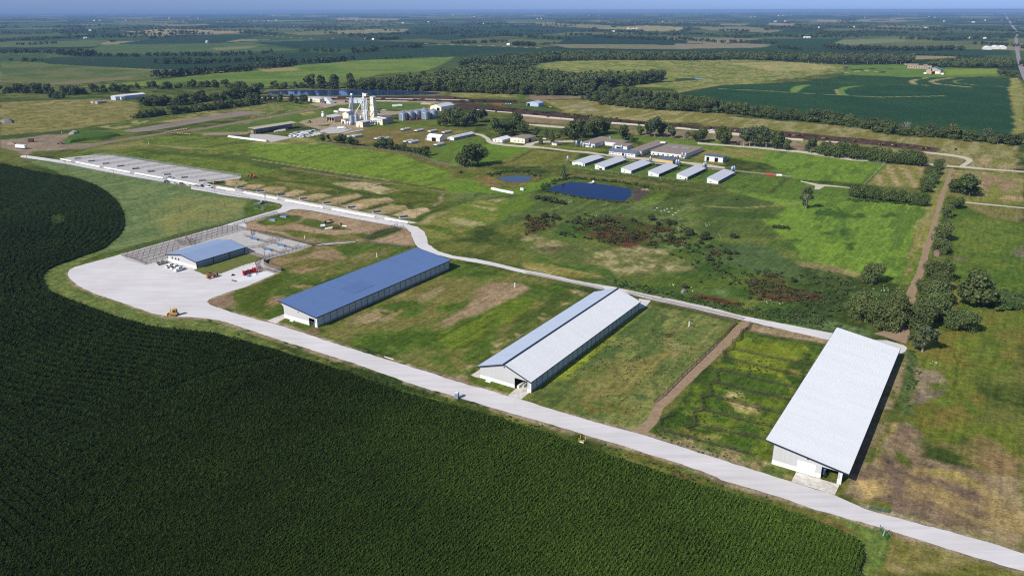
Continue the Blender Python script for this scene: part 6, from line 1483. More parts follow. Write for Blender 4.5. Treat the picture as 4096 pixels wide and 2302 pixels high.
r = bld('mill_tower', 'tall cream mill tower with a slimmer top stage', 'tower', ot)
MB().box(0, 6.4, 0, 5.2, 0, 15.5).build('lower_stage', M_CREAM, r)
MB().box(.8, 5.6, .4, 4.8, 15.5, 26.5).build('upper_stage', M_CREAM, r)
MB().prism([(.5, 26.5), (5.9, 26.5), (3.2, 27.4)], .2, 5.0).build('roof', M_GALV, r)
for z in (24.2,): front_box(r, 'window', 2.6, 3.4, z, z + 1.1, M_GLASS, .33, .06)
MB().box(5.61, 5.67, 2.2, 3.0, 24.2, 25.3).build('window', M_GLASS, r)
front_box(r, 'door', 4.2, 5.2, 7.0, 9.0, M_BEIGE, -.06, .06)
def lattice(root, x0, y0, w_, h, step, m, r_=.12):
    mb = MB(); q = [(x0, y0), (x0 + w_, y0), (x0 + w_, y0 + w_), (x0, y0 + w_)]
    for a in q: mb.tube((*a, 0), (*a, h), r_, n=5)
    z = 0; k = 0
    while z < h - .1:
        z2 = min(z + step, h)
        for i in range(4):
            a, b_ = q[i], q[(i + 1) % 4]
            mb.tube((*a, z2), (*b_, z2), r_ * .8, n=4)
            mb.tube((*(a if k % 2 else b_), z), (*(b_ if k % 2 else a), z2), r_ * .7, n=4)
        z = z2; k += 1
    return mb.build('lattice', m, root)
r = bld('elevator_tower', 'white steel grain elevator tower with platforms and slanting spouts beside the mill tower', 'elevator', mp(880, 560))
lattice(r, 0, 0, 3.6, 27, 3.2, M_WSTEEL, .3)
for x in (.7, 1.5, 2.3): MB().box(x, x + .5, 1.4, 2.2, 0, 31).build('leg_casing', M_WSTEEL, r)
MB().box(-.6, 4.2, -.6, 4.2, 24, 24.25).build('platform', M_WSTEEL, r); MB().box(-.3, 3.9, -.3, 3.9, 18, 18.2).build('platform', M_WSTEEL, r)
MB().lathe([(.6, 29.5), (1.1, 31), (.9, 32.2), (.2, 32.6)], 1.8, 1.8, 10).build('head', M_WSTEEL, r)
MB().box(3.4, 7.2, .6, 3.6, 29, 32).build('distributor_house', M_CREAM, r)
for e in ((-10, -5, 4.5), (-6, -6, 9), (-12, 2, 10), (8, 4, 18), (6.5, -3, 8), (9, 9, 17.5), (2, 12, 10), (4, 5, 9)): MB().tube((1.8, 1.8, 26), e, .3, n=6).build('spout', M_WSTEEL, r)
MB().tube((-10, -5, 4.5), (-11.5, -8.5, .3), .3, n=6).build('spout', M_WSTEEL, r)
for x, y, h in ((4.8, -1.5, 11), (7.2, -.5, 13)): MB().lathe([(1.1, 0), (1.1, h), (.2, h + 1)], x, y, 10).build('surge_bin', M_WSTEEL, r)
for e in ((9, 0, 27), (10.4, 1, 27)): MB().tube((e[0] - 3, e[1], 0), (e[0] - 3, e[1], e[2]), .45, n=6).build('leg_casing', M_WSTEEL, r)
r = bld('elevator_tower', 'slim grey elevator tower standing on the hopper house left of the white one', 'elevator', mp(648, 480))
lattice(r, 0, 0, 3.0, 25, 2.6, M_GSTEEL, .2)
MB().box(1.0, 1.7, 1.0, 1.8, 0, 28).build('leg_casing', M_GSTEEL, r); MB().box(2.0, 2.6, 1.0, 1.6, 0, 28).build('leg_casing', M_GSTEEL, r)
MB().box(-.4, 3.4, -.4, 3.4, 26, 26.2).build('platform', M_GSTEEL, r); MB().box(.3, 3, .6, 2.4, 26.6, 28.6).build('head', M_WSTEEL, r)
for e in ((-5, 2, 12), (5, -8, 12)): MB().tube((1.5, 1.5, 25), e, .28, n=6).build('spout', M_WSTEEL, r)
o, Wd, L = fit('M', (475, 545), (600, 555), (640, 520))
r = bld('hopper_house', 'cream hopper house under the slim grey elevator', 'building', o)
hall(r, Wd, 9, [(0, 9.5), (Wd / 2, 11), (Wd, 9.5)], M_CREAM, M_BGREY, ov=.3, side=M_BEIGE)
o, Wd, L = fit('M', (442, 585), (530, 595), (600, 570))
r = bld('mill_shed', 'small cream shed with a dark door left of the round mill bins', 'shed', o)
hall(r, Wd, 8, [(0, 4.6), (Wd, 4.2)], M_CREAM, M_SHING, ov=.2, side=M_BEIGE)
front_box(r, 'door', Wd * .2, Wd * .6, 0, 2.4, M_DARK, -.06, .06)
o, Wd, L = fit('M', (140, 550), (298, 562), (472, 520))
r = bld('commodity_shed', 'open fronted commodity shed with three feed bays', 'shed', o)
hall(r, Wd, L, [(0, 7.0), (Wd, 6.2)], M_BEIGE, M_GALV, ov=.4, opens=[(.5, Wd * .32, 5.4), (Wd * .36, Wd * .64, 5.4), (Wd * .68, Wd - .5, 5.4)])
hm2 = mat('feed_heap', (0.42, 0.33, 0.18), 1, .15, 1.0)
for x in (.18, .5, .82): MB().lathe([(2.0, 0), (1.2, 1.4), (.2, 2.2)], Wd * x, 2.4, 9).build('feed_pile', hm2, r)
def grain_bin(crop, x, y, rad, h, lb, group, chute=None):
    t = empty('grain_bin', GC(crop, x, y), 0, lb, 'grain bin', group)
    MB().lathe([(rad, 0)] + [(rad + (.05 if i % 2 else 0), h * i / 14) for i in range(1, 15)], n=28).build('wall', M_GSTEEL, t, True)
    MB().lathe([(rad + .15, h), (rad * .12, h + rad * .52), (rad * .1, h + rad * .58)], n=28).build('roof', M_GSTEEL, t)
    for k in range(7):
        a = 2 * math.pi * k / 7
        MB().box(rad * .7 * math.cos(a) - .25, rad * .7 * math.cos(a) + .25, rad * .7 * math.sin(a) - .25, rad * .7 * math.sin(a) + .25, h + rad * .1, h + rad * .26).build('roof_hatch', M_GSTEEL, t)
    MB().box(-.3, .3, -rad - .14, -rad - .02, 0, h).build('ladder', M_WSTEEL, t)
    return t
GB = [(2155, 440, 4.6, 'rearmost grain bin, hidden behind the wide front one'), (1715, 520, 5.0, 'grain bin at the left end of the group of six'), (1872, 503, 4.7, 'second grain bin from the left in the group of six'), (2008, 480, 4.6, 'third grain bin from the left in the group of six'), (2180, 495, 5.2, 'widest grain bin, in front of the rearmost one'), (2342, 470, 4.9, 'grain bin at the right end of the group, by the trees')]
for x, y, rd, lb in GB: grain_bin('M', x, y, rd, 8.2, lb, 'six grey grain bins')
grain_bin('M', 655, 605, 3.2, 9.0, 'left dark grey mill bin beside the spouts', 'mill bins'); grain_bin('M', 755, 575, 3.0, 9.0, 'right dark grey mill bin behind the spouts', 'mill bins')
for x, y, lb in ((575, 615, 'left white tank before the mill bins'), (625, 620, 'right white tank before the mill bins'), (845, 500, 'steel tank behind the mill roof')):
    t = empty('tank', mp(x, y), 0, lb, 'tank', 'mill tanks')
    MB().lathe([(1.2, .3), (1.2, 3.6), (.3, 4.3)], n=14).build('shell', M_WSTEEL, t, True); MB().tube((0, 0, 0), (0, 0, .35), 1.0, n=12).build('plinth', M_SKIRT, t)
for x, y, lb in ((1020, 610, 'leftmost'), (1060, 625, 'second'), (1105, 615, 'third'), (1150, 620, 'fourth')):
    t = empty('hopper_tank', mp(x, y), 0, lb + ' steel hopper tank in the row before the mill annex', 'tank', 'hopper tanks')
    MB().lathe([(.2, 1.0), (1.3, 2.4), (1.3, 4.6), (.3, 5.2)], n=12).build('shell', M_GSTEEL, t, True)
    for a in range(4): MB().tube((math.cos(a * 1.57) * 1.2, math.sin(a * 1.57) * 1.2, 0), (math.cos(a * 1.57) * 1.2, math.sin(a * 1.57) * 1.2, 2.6), .08, n=5).build('leg', M_RUST, t)
t = empty('water_tank', mp(68, 460), 0, 'squat white tank alone on the grass left of the mill', 'tank')
MB().lathe([(1.9, .6), (2.0, 1.2), (2.0, 4.2), (1.0, 4.8), (1.0, 5.6), (1.5, 5.7), (1.5, 6.6)], n=16).build('shell', M_WSTEEL, t, True); MB().tube((0, 0, 0), (0, 0, .62), 1.5, n=12).build('stand', M_RUST, t)
for x, y, lb in ((1860, 530, 'left red unloader box between the grain bins'), (2000, 505, 'right red unloader box between the grain bins')):
    t = empty('bin_unloader', mp(x, y), -AZ, lb, 'machine', 'red unloader boxes'); MB().box(-.8, .8, -.6, .6, .2, 2.4).build('housing', mat('red_paint', (0.5, 0.03, 0.02), .45, .1, 1), t); MB().tube((0, .6, 1.8), (0, 2.2, 2.6), .25, n=6).build('chute', MATS['red_paint'], t)
# hay shed, other sheds
o, Wd, L = fit('C4', (2315, 418), (2395, 430), (2790, 360))
o = GC('C5', 0, 520); 
r = bld('hay_shed', 'long open hay shed with a thin tan roof on posts', 'shed', GC('C4', 2345, 432))
Wd = 8.5; L = solve(lambda q: P(GC('C4', 2345, 432) + DD * q)[0], C('C5', 485, 0)[0])
MB().prism([(-1, 6.0), (Wd + .6, 5.2), (Wd + .6, 5.45), (-1, 6.25)], -1, L).build('roof', mat('tan_roof', alb(186, 176, 158), .8, .05, .4), r)
for i in range(12): MB().box(Wd - .2, Wd, L * i / 11.5, L * i / 11.5 + .25, 0, 5.2).build('post', M_WOOD, r)
MB().box(0, .2, 0, L - .5, 0, 5.6).build('back_wall', M_GWALL, r)
hay = mat('straw_bale', (0.42, 0.33, 0.17), 1, .15, 1.2)
for i in range(9):
    t = empty('hay_bale', Vector(r.location) + Vector(tuple(ED * (1.2 + 1.5 * (i % 3)))) + Vector((0, 0, 0 + 1.25 * (i // 3))), -AZ, 'straw bale stacked in the open end of the hay shed', 'bale', 'bales in the hay shed')
    MB().box(-.7, .7, .2, 2.6, 0, 1.2).build('bale', hay, t)
o, Wd, L = fit('C6', (718, 172), (828, 180), (862, 168))
r = bld('blue_shed', 'pale blue metal shed with an open door beside the feedlot pens', 'shed', o)
hall(r, Wd, 14, [(0, 4.4), (Wd / 2, 6.2), (Wd, 4.4)], mat('pale_blue_siding', (0.45, 0.54, 0.68), .6, .04, .5), M_LBLUE, ov=.3)
front_box(r, 'doorway', Wd * .05, Wd * .28, 0, 3.4, M_DARK, -.06, .06)
o, Wd, L = fit('C5', (2065, 258), (2190, 268), (2340, 215))
r = bld('cream_shed', 'wide cream gabled shed behind the grain bins', 'shed', o)
hall(r, Wd, L, [(0, 5.0), (Wd / 2, 7.6), (Wd, 5.0)], M_CREAM, M_GALV, ov=.3)
front_box(r, 'doorway', Wd * .6, Wd * .85, 0, 3.6, M_DARK, -.06, .06)
o, Wd, L = fit('C5', (668, 160), (800, 160), (815, 150))
r = bld('yard_shop', 'cream shop building with a pale roof before the lagoon', 'building', o)
hall(r, max(Wd, 20), 12, [(0, 5.0), (max(Wd, 20), 4.6)], M_CREAM, M_GALV, ov=.2)
for i in range(4): front_box(r, 'window', 3 + 4 * i, 4.2 + 4 * i, 1.6, 2.6, M_GLASS, -.06, .06)
o = GC('C5', 855, 182)
r = bld('conveyor_bunker', 'grey steel bunker with a slanting side beside parked cars', 'bunker', o)
MB().prism([(0, 0), (12, 0), (10, 3), (3, 8), (0, 8)], 0, 7).build('shell', M_GALV, r); MB().box(0, 3, -.06, -.01, 0, 3).build('opening', M_DARK, r)
o = GC('C5', 1140, 172)
r = bld('blue_grey_shed', 'blue grey double shed behind the white elevator', 'shed', o)
hall(r, 14, 10, [(0, 5.2), (14, 4.6)], M_LBLUE, M_GALV, ov=.2); MB().box(14.1, 22, 1, 9, 0, 6.4).build('annex', M_LBLUE, r)
# far left white sheds
o = GC('F1', 818, 735)
r = bld('white_shed', 'long white metal shed half hidden by trees at the far left meadow edge', 'shed', o)
hall(r, 12, 46, [(0, 5.0), (6, 6.4), (12, 5.0)], M_LBLUE, M_WROOF, ov=.3); MB().box(12.05, 16, 6, 12, 0, 4.4).build('annex', M_WWALL, r)
for x, y, lb in (('850', 148, 'left of two low grey sheds below the long white shed'), ('888', 151, 'right of two low grey sheds below the long white shed')):
    r = bld('low_shed', lb, 'shed', GC('C4', float(x), y), -AZ, 'two low grey sheds')
    hall(r, 7, 13, [(0, 2.4), (7, 2.9)], M_BEIGE, M_GALV, ov=.2)
# top right: teal roofed hall and tan office
o = GC('F3', 1850, 545)
r = bld('teal_roofed_hall', 'tan hall with a teal ridge roof near the main road', 'building', o)
tanw = mat('tan_wall', (0.48, 0.36, 0.26), .8, .05, .4)
hall(r, 26, 34, [(0, 8), (13, 13), (26, 8)], tanw, mat('teal_roof', alb(70, 128, 140), .5, .04, .3), ov=.8)
front_box(r, 'entrance', 10, 16, 0, 5, M_DARK, -.1, .1); front_box(r, 'tall_window', 8, 10, 5.5, 10, M_GLASS, -.1, .1); front_box(r, 'wall_panel', 15, 24, 1, 5, M_CREAM, -.1, .1)
for x in (-3, 27): MB().box(x, x + 5, -6, -1, 0, 3).build('porch', M_WWALL, r)
o = GC('F3', 1715, 505)
r = bld('tan_office', 'long tan office building with brown roofs left of the teal roofed hall', 'building', o, -AZ + .15)
hall(r, 46, 12, [(0, 6.5), (46, 6.5)], tanw, M_SHING, ov=.5)
for i in range(9): front_box(r, 'window', 2 + 4.8 * i, 4.4 + 4.8 * i, 2, 4, M_GLASS, -.08, .08)
for x in (10, 30): MB().box(x, x + 8, 3, 9, 6.8, 8.6).build('roof_unit', M_SHING, r)
# farmsteads far out
FS = [('F1', 665, 238), ('F1', 630, 290), ('F1', 695, 153), ('F1', 738, 154), ('F1', 925, 152), ('F1', 1245, 136), ('F1', 1460, 138), ('F1', 1325, 245), ('F1', 1920, 112), ('F1', 2015, 118), ('F1', 1980, 155), ('F1', 2035, 152), ('F2', 210, 290), ('F2', 265, 296), ('F2', 1260, 335), ('F2', 1240, 175), ('F2', 1075, 178), ('F2', 1005, 128), ('F2', 850, 122), ('F2', 670, 166),
      ('F2', 480, 172), ('F2', 960, 72), ('F2', 990, 74), ('F2', 1090, 95), ('F2', 1270, 110), ('F2', 1455, 112), ('F2', 1470, 140), ('F2', 1500, 140), ('F2', 2030, 237), ('F2', 2075, 226), ('F2', 2140, 218), ('F2', 2175, 220), ('F2', 2205, 218), ('F2', 2395, 160), ('F2', 2500, 102), ('F2', 300, 84), ('F2', 375, 84), ('F2', 1850, 118), ('F2', 1920, 120),
      ('F3', 155, 104), ('F3', 205, 105), ('F3', 235, 106), ('F3', 265, 106), ('F3', 290, 107), ('F3', 560, 128), ('F3', 590, 127), ('F3', 700, 102), ('F3', 765, 121), ('F3', 795, 121), ('F3', 860, 121), ('F3', 740, 158), ('F3', 815, 155), ('F3', 1060, 217), ('F3', 960, 282), ('F3', 985, 283), ('F3', 1270, 212), ('F3', 1315, 211), ('F3', 1400, 130), ('F3', 1530, 104), ('F3', 1620, 105), ('F3', 1645, 104), ('F3', 1780, 110), ('F3', 1875, 125), ('F3', 1920, 128), ('F3', 1985, 163), ('F3', 2200, 168), ('F3', 2170, 283), ('F3', 2285, 287), ('F3', 2290, 155), ('F3', 2420, 152), ('F3', 1850, 215)]
p0 = None
for i, (c_, x, y) in enumerate(FS):
    g_ = GC(c_, x, y); dist_ = np.linalg.norm(g_[:2]); s_ = min(max(.9, dist_ / 7000), 1.4)
    if p0 is None:
        p0 = bld('farm_building', 'tiny pale farm building among the fields far off', 'building', g_, -AZ + .9, 'farmsteads far off')
        MB().box(-7, 7, -5, 5, 0, 5).prismx([(-5, 5), (5, 5), (0, 7.6)], -7, 7).build('wall', M_WWALL, p0); MB().prismx([(-5.5, 4.9), (0, 7.75), (5.5, 4.9), (5.5, 5.1), (0, 8.0), (-5.5, 5.1)], -7.4, 7.4).build('roof', M_WROOF, p0)
    else: dup(p0, g_, -AZ + trr.uniform(-.8, 1.6), scale=(s_ * trr.uniform(.7, 1.5), s_, s_))
for x, y, lb in ((2305, 365, 'large white barn at the left of three by the main road'), (2365, 360, 'middle one of three white farm buildings by the main road'), (2415, 360, 'right one of three white farm buildings by the main road')):
    r = bld('white_farm_building', lb, 'barn', GC('F3', x - 12, y + 2), -AZ + .5); hall(r, 18, 24, [(0, 6), (9, 11), (18, 6)], M_WWALL, M_WROOF, ov=.4)
t = empty('grain_bin', GC('F1', 1525, 318), 0, 'lone pale grain bin in the far dark green field', 'grain bin'); MB().lathe([(6, 0), (6, 7), (.8, 10)], n=16).build('shell', M_LBLUE, t)
r = bld('red_farm_building', 'tiny red barn in a far farm grove', 'barn', GC('F2', 668, 168)); hall(r, 14, 18, [(0, 5), (7, 9), (14, 5)], mat('red_wall', (0.4, 0.06, 0.06), .7, .05, 1), M_SHING, ov=.3)
# main road at the right edge
sheet('main_road', 'F3', '2520,250 2505,300 2510,360 2520,430 2535,500 2560,570 2600,640 2640,740 2680,740 2640,640 2600,560 2575,500 2550,430 2540,360 2530,300 2535,250', asph, .3, 0, 20)
sheet('main_road', 'F3', '2430,100 2455,150 2480,190 2512,235 2520,250 2535,250 2530,235 2500,190 2472,150 2445,100', mat('pale_asphalt', alb(150, 152, 160), .95, .05, .05), .5, 0, 20)
# ------------------------------------------------------------------ fences
M_PIPE = mat('brown_pipe', (0.20, 0.155, 0.125), .7, .12, 3, spec=.3)
M_GPIPE = mat('grey_pipe', (0.36, 0.37, 0.40), .5, .08, 3, spec=.4)
M_DPOST = mat('dark_post', (0.085, 0.065, 0.05), .9, .12, 3)
M_WPOST = mat('pale_post', (0.50, 0.47, 0.42), .9, .1, 3)
def fence(label, crop, s, h=1.4, rails=5, gap=4.0, m=None, pm=None, rr=.05, pr=.08, z=.05, closed=False):
    m = m or M_PIPE; pm = pm or m
    pl = [Vector(tuple(g)) for g in gpoly(crop, s)]
    c = sum(pl, Vector()) / len(pl); c.z = z
    t = empty('fence', c, 0, label, 'fence')
    mb = MB(); spots = []
    for a, b_ in zip(pl, pl[1:]):
        a2, b2 = a - c, b_ - c; L = (b2 - a2).length; k = max(1, round(L / gap))
        for r_ in range(rails):
            q = Vector((0, 0, h * (r_ + .6) / (rails - .4 if rails > 1 else 1) - .0)); q.z = h * (r_ + 1) / rails
            mb.tube((a2.x, a2.y, q.z), (b2.x, b2.y, q.z), rr, n=4, cap=False)
        spots += [a2 + (b2 - a2) * i / k for i in range(k)]
    spots.append(pl[-1] - c)
    mb.build('rails', m, t)
    st = max(1, math.ceil(len(spots) / 95)); spots = spots[::st]
    pme = MB().tube((0, 0, -.05), (0, 0, h + .12), pr, n=5).mesh('post', pm)
    for q in spots:
        o = bpy.data.objects.new('post', pme); COL.objects.link(o); o.parent = t; o.location = (q.x, q.y, 0)
    return t
fence('brown pipe fence along the back lane between the blue and gabled barns', 'N6', '0,523 300,588 660,662', h=1.6, rr=.08, m=mat('pale_pipe_fence', (.44, .38, .35), .7, .1, 3))
fence('brown pipe fence along the back lane from the gabled barn to the dirt track', 'N6', '870,690 1100,742 1500,832 1868,918', h=1.6, rr=.08, m=MATS['pale_pipe_fence'])
fence('pipe fence along the upper road beside the pale green crop', 'C4', '430,690 900,782 1200,835 1560,893 1900,955 2380,1048', h=1.3, rails=4, gap=5, m=M_GPIPE)
for i, (a, b_) in enumerate([((245, 695), (1465, 354)), ((300, 712), (1520, 372)), ((357, 728), (1575, 385)), ((412, 748), (1630, 398))]):
    fence(['outermost', 'second', 'third', 'fourth'][i] + ' long pipe fence row of the sorting pens, counted from the road', 'N1', f'{a[0]},{a[1]} {b_[0]},{b_[1]}', h=1.7, rails=6, gap=3.6, rr=.045, pr=.09)
fence('fifth pipe fence row of the sorting pens, ending at the blue roofed barn', 'N1', '466,770 900,640', h=1.7, rails=6, gap=3.6, rr=.045)
fence('sixth pipe fence row, nearest the parked pickups', 'N1', '522,795 775,715', h=1.7, rails=6, gap=3.6, rr=.045)
fence('end fence closing the sorting pens on the gravel yard side', 'N1', '245,695 357,728 522,795', h=1.7, rails=6, gap=3.6, rr=.045)
fence('pipe gates crossing the middle of the sorting pens', 'N1', '870,525 940,575 1050,575', h=2.6, rails=5, gap=2.4)
fence('second set of pipe gates crossing the sorting pens behind the barn', 'N1', '985,500 1040,570 1140,545', h=2.4, rails=5, gap=2.4)
fence('pipe fence behind the blue roofed working barn', 'N1', '1640,400 1742,418 1730,470', h=1.6, rails=6, gap=3)
fence('pen fence at the top of the right hand concrete pens', 'N1', '1800,432 2040,500', h=1.5, gap=3)
fence('pen fence closing the far right concrete pens', 'N1', '2100,497 2435,580', h=1.5, gap=3)
fence('pen fence with a blue waterer behind it, upper middle', 'N1', '1650,472 1895,545 1980,515', h=1.5, gap=3)
fence('pen fence between the two right hand pens', 'N1', '1960,548 2210,622 2280,590', h=1.5, gap=3)
fence('pen fence between the lower concrete pens', 'N1', '1830,600 2060,672 2140,635', h=1.5, gap=3)
fence('pen fence at the corner of the blue roofed barn', 'N1', '1700,662 1900,722 1985,690', h=1.5, gap=3)
fence('alley fence running through the concrete pens', 'N1', '1690,615 1820,600 2100,505', h=1.5, gap=3)
fence('outer alley fence of the concrete pens', 'N1', '1890,745 2160,660 2437,585', h=1.5, gap=2.6)
fence('curved crowding fence leading to the red chute', 'N1', '1880,735 1800,760 1780,795 1795,835 1860,860', h=1.7, rails=6, gap=1.8)
fence('rust brown sheeted fence curving round the crowding alley', 'N1', '1895,750 1878,795 1930,825 2080,865', h=1.7, rails=9, gap=1.8, rr=.1)
fence('short pipe gate beside the new concrete slab', 'N1', '1890,850 2000,890 2078,870', h=1.6, rails=6, gap=2)
fence('wire fence along the grass strip beside the working barn', 'N1', '1350,900 1500,860 1780,775', h=1.2, rails=2, gap=3.4, rr=.02)
fence('grey pipe fence along the lot below the upper road', 'N2', '310,457 540,390', h=1.3, rails=5, gap=3, m=M_GPIPE, rr=.07)
fence('brown pipe fence at the left corner of the bare lot', 'N2', '95,522 310,457', h=1.4, gap=3)
fence('long pipe fence between the bare lot and the concrete pens', 'N2', '90,525 400,605 870,705', h=1.4, gap=4)
fence('pipe fence over pale pipes at the foot of the bare lot', 'N2', '900,728 1020,715 1350,690', h=1.8, gap=4, pm=M_DPOST)
fence('upper pipe fence of the weedy alley by the lane bend', 'N2', '1500,612 1780,522', h=1.5, gap=3)
fence('lower pipe fence of the weedy alley by the lane bend', 'N2', '1430,672 1700,590 1842,535', h=1.5, gap=3)
fence('pipe fence from the alley to the blue barn', 'N2', '1430,672 1600,715 1880,752', h=1.4, gap=3.5)
LX = [((205, 130), (775, 255)), ((62, 285), (700, 345)), ((0, 362), (640, 430)), ((-40, 455), (590, 520)), ((-120, 540), (525, 605)), ((-190, 630), (465, 700)), ((-250, 730), (400, 790)), ((-300, 850), (330, 905))]
LY = ['topmost', 'second', 'third', 'fourth', 'fifth', 'sixth', 'seventh', 'eighth']
E_ = [(190, 88), (118, 175), (58, 255), (-15, 330), (-75, 430), (-140, 515), (-210, 600), (-280, 700)]
for i, ((a, b_), (c_, d_)) in enumerate([((120, 150), (740, 262)), ((62, 288), (650, 412)), ((-5, 352), (600, 500)), ((-25, 455), (550, 590)), ((-60, 550), (485, 680)), ((-110, 650), (420, 785)), ((-170, 760), (355, 890)), ((-230, 880), (312, 985))]):
    fence(LY[i] + ' dark cross fence of the weedy paddock, counted from the back lane', 'N5', f'{a},{b_} {(a+c_)/2},{(b_+d_)/2+4} {c_},{d_}', h=1.4, rails=4, gap=4, m=M_DPOST, rr=.05)
fence('dark fence nearest the gravel road in the weedy paddock', 'W', '1580,45 1410,95 1418,232 1750,330 2200,450 2620,560', h=1.4, rails=4, gap=4, m=M_DPOST, rr=.05)
fence('jagged dark fence on the paddock side of the dirt track', 'N5', '190,88 185,130 118,165 120,215 55,235 62,290 -20,310 -5,352', h=1.6, rails=4, gap=2.5, m=M_DPOST, rr=.055)
fence('lower jagged dark fence on the paddock side of the dirt track', 'N5', '-25,455 -75,470 -60,550 -130,560 -110,650 -190,665 -170,760 -250,775 -230,880 -300,900', h=1.6, rails=4, gap=2.5, m=M_DPOST, rr=.055)
fence('dark fence on the field side of the dirt track', 'N5', '80,88 0,180 -120,300 -330,500 -480,650 -545,700', h=1.3, rails=4, gap=4, m=M_DPOST)
fence('brown fence along the top of the tall grass field', 'N6', '1095,765 1400,835 1780,935 1808,965', h=1.3, rails=4, gap=3.5)
fence('wire fence below the hog barns', 'H', '80,650 500,700 1200,782 1800,850 2270,915', h=1.3, rails=2, gap=6, m=M_WPOST, rr=.02)
fence('wire fence round the mown plot right of the hog barns', 'C7', '0,772 300,815 535,848 722,718', h=1.6, rails=3, gap=4, m=M_DPOST, rr=.03)
fence('wire fence along the lane behind the bright pasture', 'C7', '0,450 400,482 800,520 1470,606 1310,772', h=1.5, rails=3, gap=6, m=M_WPOST, rr=.03)
fence('wire fence along the thicket below the curved hutches', 'C5', '760,632 1300,690 1880,762', h=1.5, rails=3, gap=5, m=M_GPIPE, rr=.025)
fence('wire fence curving from the thicket round the bushy tree pair', 'C5', '1910,775 2100,850 2380,915 2576,925', h=1.5, rails=3, gap=5, m=M_GPIPE, rr=.025)
fence('pen fences behind the hog barns', 'H', '690,490 1010,520 1260,550', h=1.2, rails=3, gap=3, m=M_WPOST)
fence('pale board fence from the hog barns to the mown plot', 'C7', '40,650 280,668 720,715', h=1.2, rails=4, gap=3, m=M_WPOST)
fence('brown cattle pen fence beside the pale blue shed', 'C6', '480,165 600,168 715,178 640,150 480,165', h=1.8, rails=6, gap=3, m=M_RUST)
fence('red gate panels by the feedlot pens', 'C6', '400,160 490,166', h=1.6, rails=6, gap=3, m=mat('red_paint', (0.5, 0.03, 0.02)), rr=.1)
# concrete pens: back fence and dividers
fence('back fence of the long concrete feeding pens', 'C4', '885,632 1060,640 1500,708 1900,775 2258,832', h=1.5, rails=5, gap=5, m=M_GPIPE)
for i in range(10):
    f0, f1 = (690 + 137 * i, 684 + 21.3 * i), (985 + 140 * i, 640 + 21.4 * i)
    if i == 9: f0, f1 = (1925, 888), (2250, 836)
    fence(f'pen divider in the concrete pens, {["first", "second", "third", "fourth", "fifth", "sixth", "seventh", "eighth", "ninth", "tenth"][i]} from the far left end', 'C4', f'{f0[0]},{f0[1]} {f1[0]},{f1[1]}', h=1.5, rails=5, gap=4.5, m=M_GPIPE)
for i, s in enumerate(['180,165 375,108', '455,190 690,128', '660,228 870,172', '870,278 1140,205', '1108,322 1500,222', '1375,368 1745,268', '1638,418 1895,345', '1180,108 1355,66', '1350,158 1585,90', '1610,192 1785,155']):
    fence(f'pipe divider between the dirt pens, {["first", "second", "third", "fourth", "fifth", "sixth", "seventh", "eighth (upper strip)", "ninth (upper strip)", "tenth (upper strip)"][i]} counted along the road', 'N2', s, h=1.4, rails=4, gap=4.5)
fence('front pipe fence of the dirt pens behind the white bunks', 'N2', '110,160 420,205 640,240 870,285 1110,322 1380,378 1640,420 1880,488', h=1.3, rails=3, gap=6, rr=.04)

dull = mat('dusty_concrete', (0.52, 0.48, 0.42), .9, .06, .5, spec=.1)
# ------------------------------------------------------------------ white feed bunks and blue waterers
def bunk(crop, a, b_, label, group, w_=.95, m_=None):
    A_, B_ = GC(crop, *a), GC(crop, *b_); d = B_ - A_; L = np.linalg.norm(d)
    t = empty('feed_bunk', A_ + np.array([0, 0, .04]), math.atan2(d[1], d[0]), label, 'feed bunk', group)
    MB().prismx([(0, 0), (0, .55), (.14, .55), (.24, .2), (w_ - .3, .2), (w_ - .2, .9), (w_, .9), (w_, 0)], 0, L).build('trough', m_ or M_BUNK, t)
    return t
for i, (a, b_) in enumerate([((560, 674), (662, 695)), ((703, 703), (930, 747)), ((972, 754), (1215, 799)), ((1257, 806), (1520, 853)), ((1564, 862), (1870, 922))]):
    bunk('C4', a, b_, f'white concrete feed bunk of the concrete pens, {["first", "second", "third", "fourth", "fifth"][i]} from the far left', 'roadside feed bunks')
for i, (a, b_) in enumerate([((-90, 133), (100, 163)), ((185, 184), (535, 251)), ((612, 266), (1005, 340)), ((1100, 357), (1535, 437)), ((1640, 457), (1880, 497))]):
    bunk('N2', a, b_, f'white concrete feed bunk of the dirt pens, {["first", "second", "third", "fourth", "last"][i]} towards the lane bend', 'roadside feed bunks')
for i, (a, b_) in enumerate([((670, 258), (900, 278)), ((930, 282), (1155, 302)), ((1510, 332), (1760, 352)), ((1780, 355), (2000, 372)), ((2120, 380), (2250, 392)), ((220, 208), (420, 228)), ((440, 230), (580, 240))]):
    bunk('C6', a, b_, 'pale feed bunk along the muddy feedlot lane', 'feedlot bunks', 1.2, dull)
for i, (a, b_) in enumerate([((660, 110), (1000, 118)), ((1100, 124), (1500, 130)), ((1550, 131), (1950, 138)), ((2000, 139), (2500, 150)), ((1400, 155), (1800, 162)), ((130, 120), (300, 124)), ((310, 125), (640, 126))]):
    bunk('C5', a, b_, 'pale feed bunk in the row below the lagoon', 'bunks below the lagoon', 1.2, dull)
for i, (a, b_) in enumerate([((60, 350), (200, 362)), ((240, 366), (420, 380)), ((640, 405), (820, 418)), ((1000, 432), (1150, 444))]):
    bunk('C7', a, b_, 'pale feed bunk at the right half of the feedlot', 'right feedlot bunks', 1.2, dull)
M_TUB = mat('blue_trough', (0.035, 0.06, 0.14), .5, .06, 1, spec=.4); M_TUB2 = mat('bright_blue_trough', (0.12, 0.24, 0.46), .5, .06, 1, spec=.4)
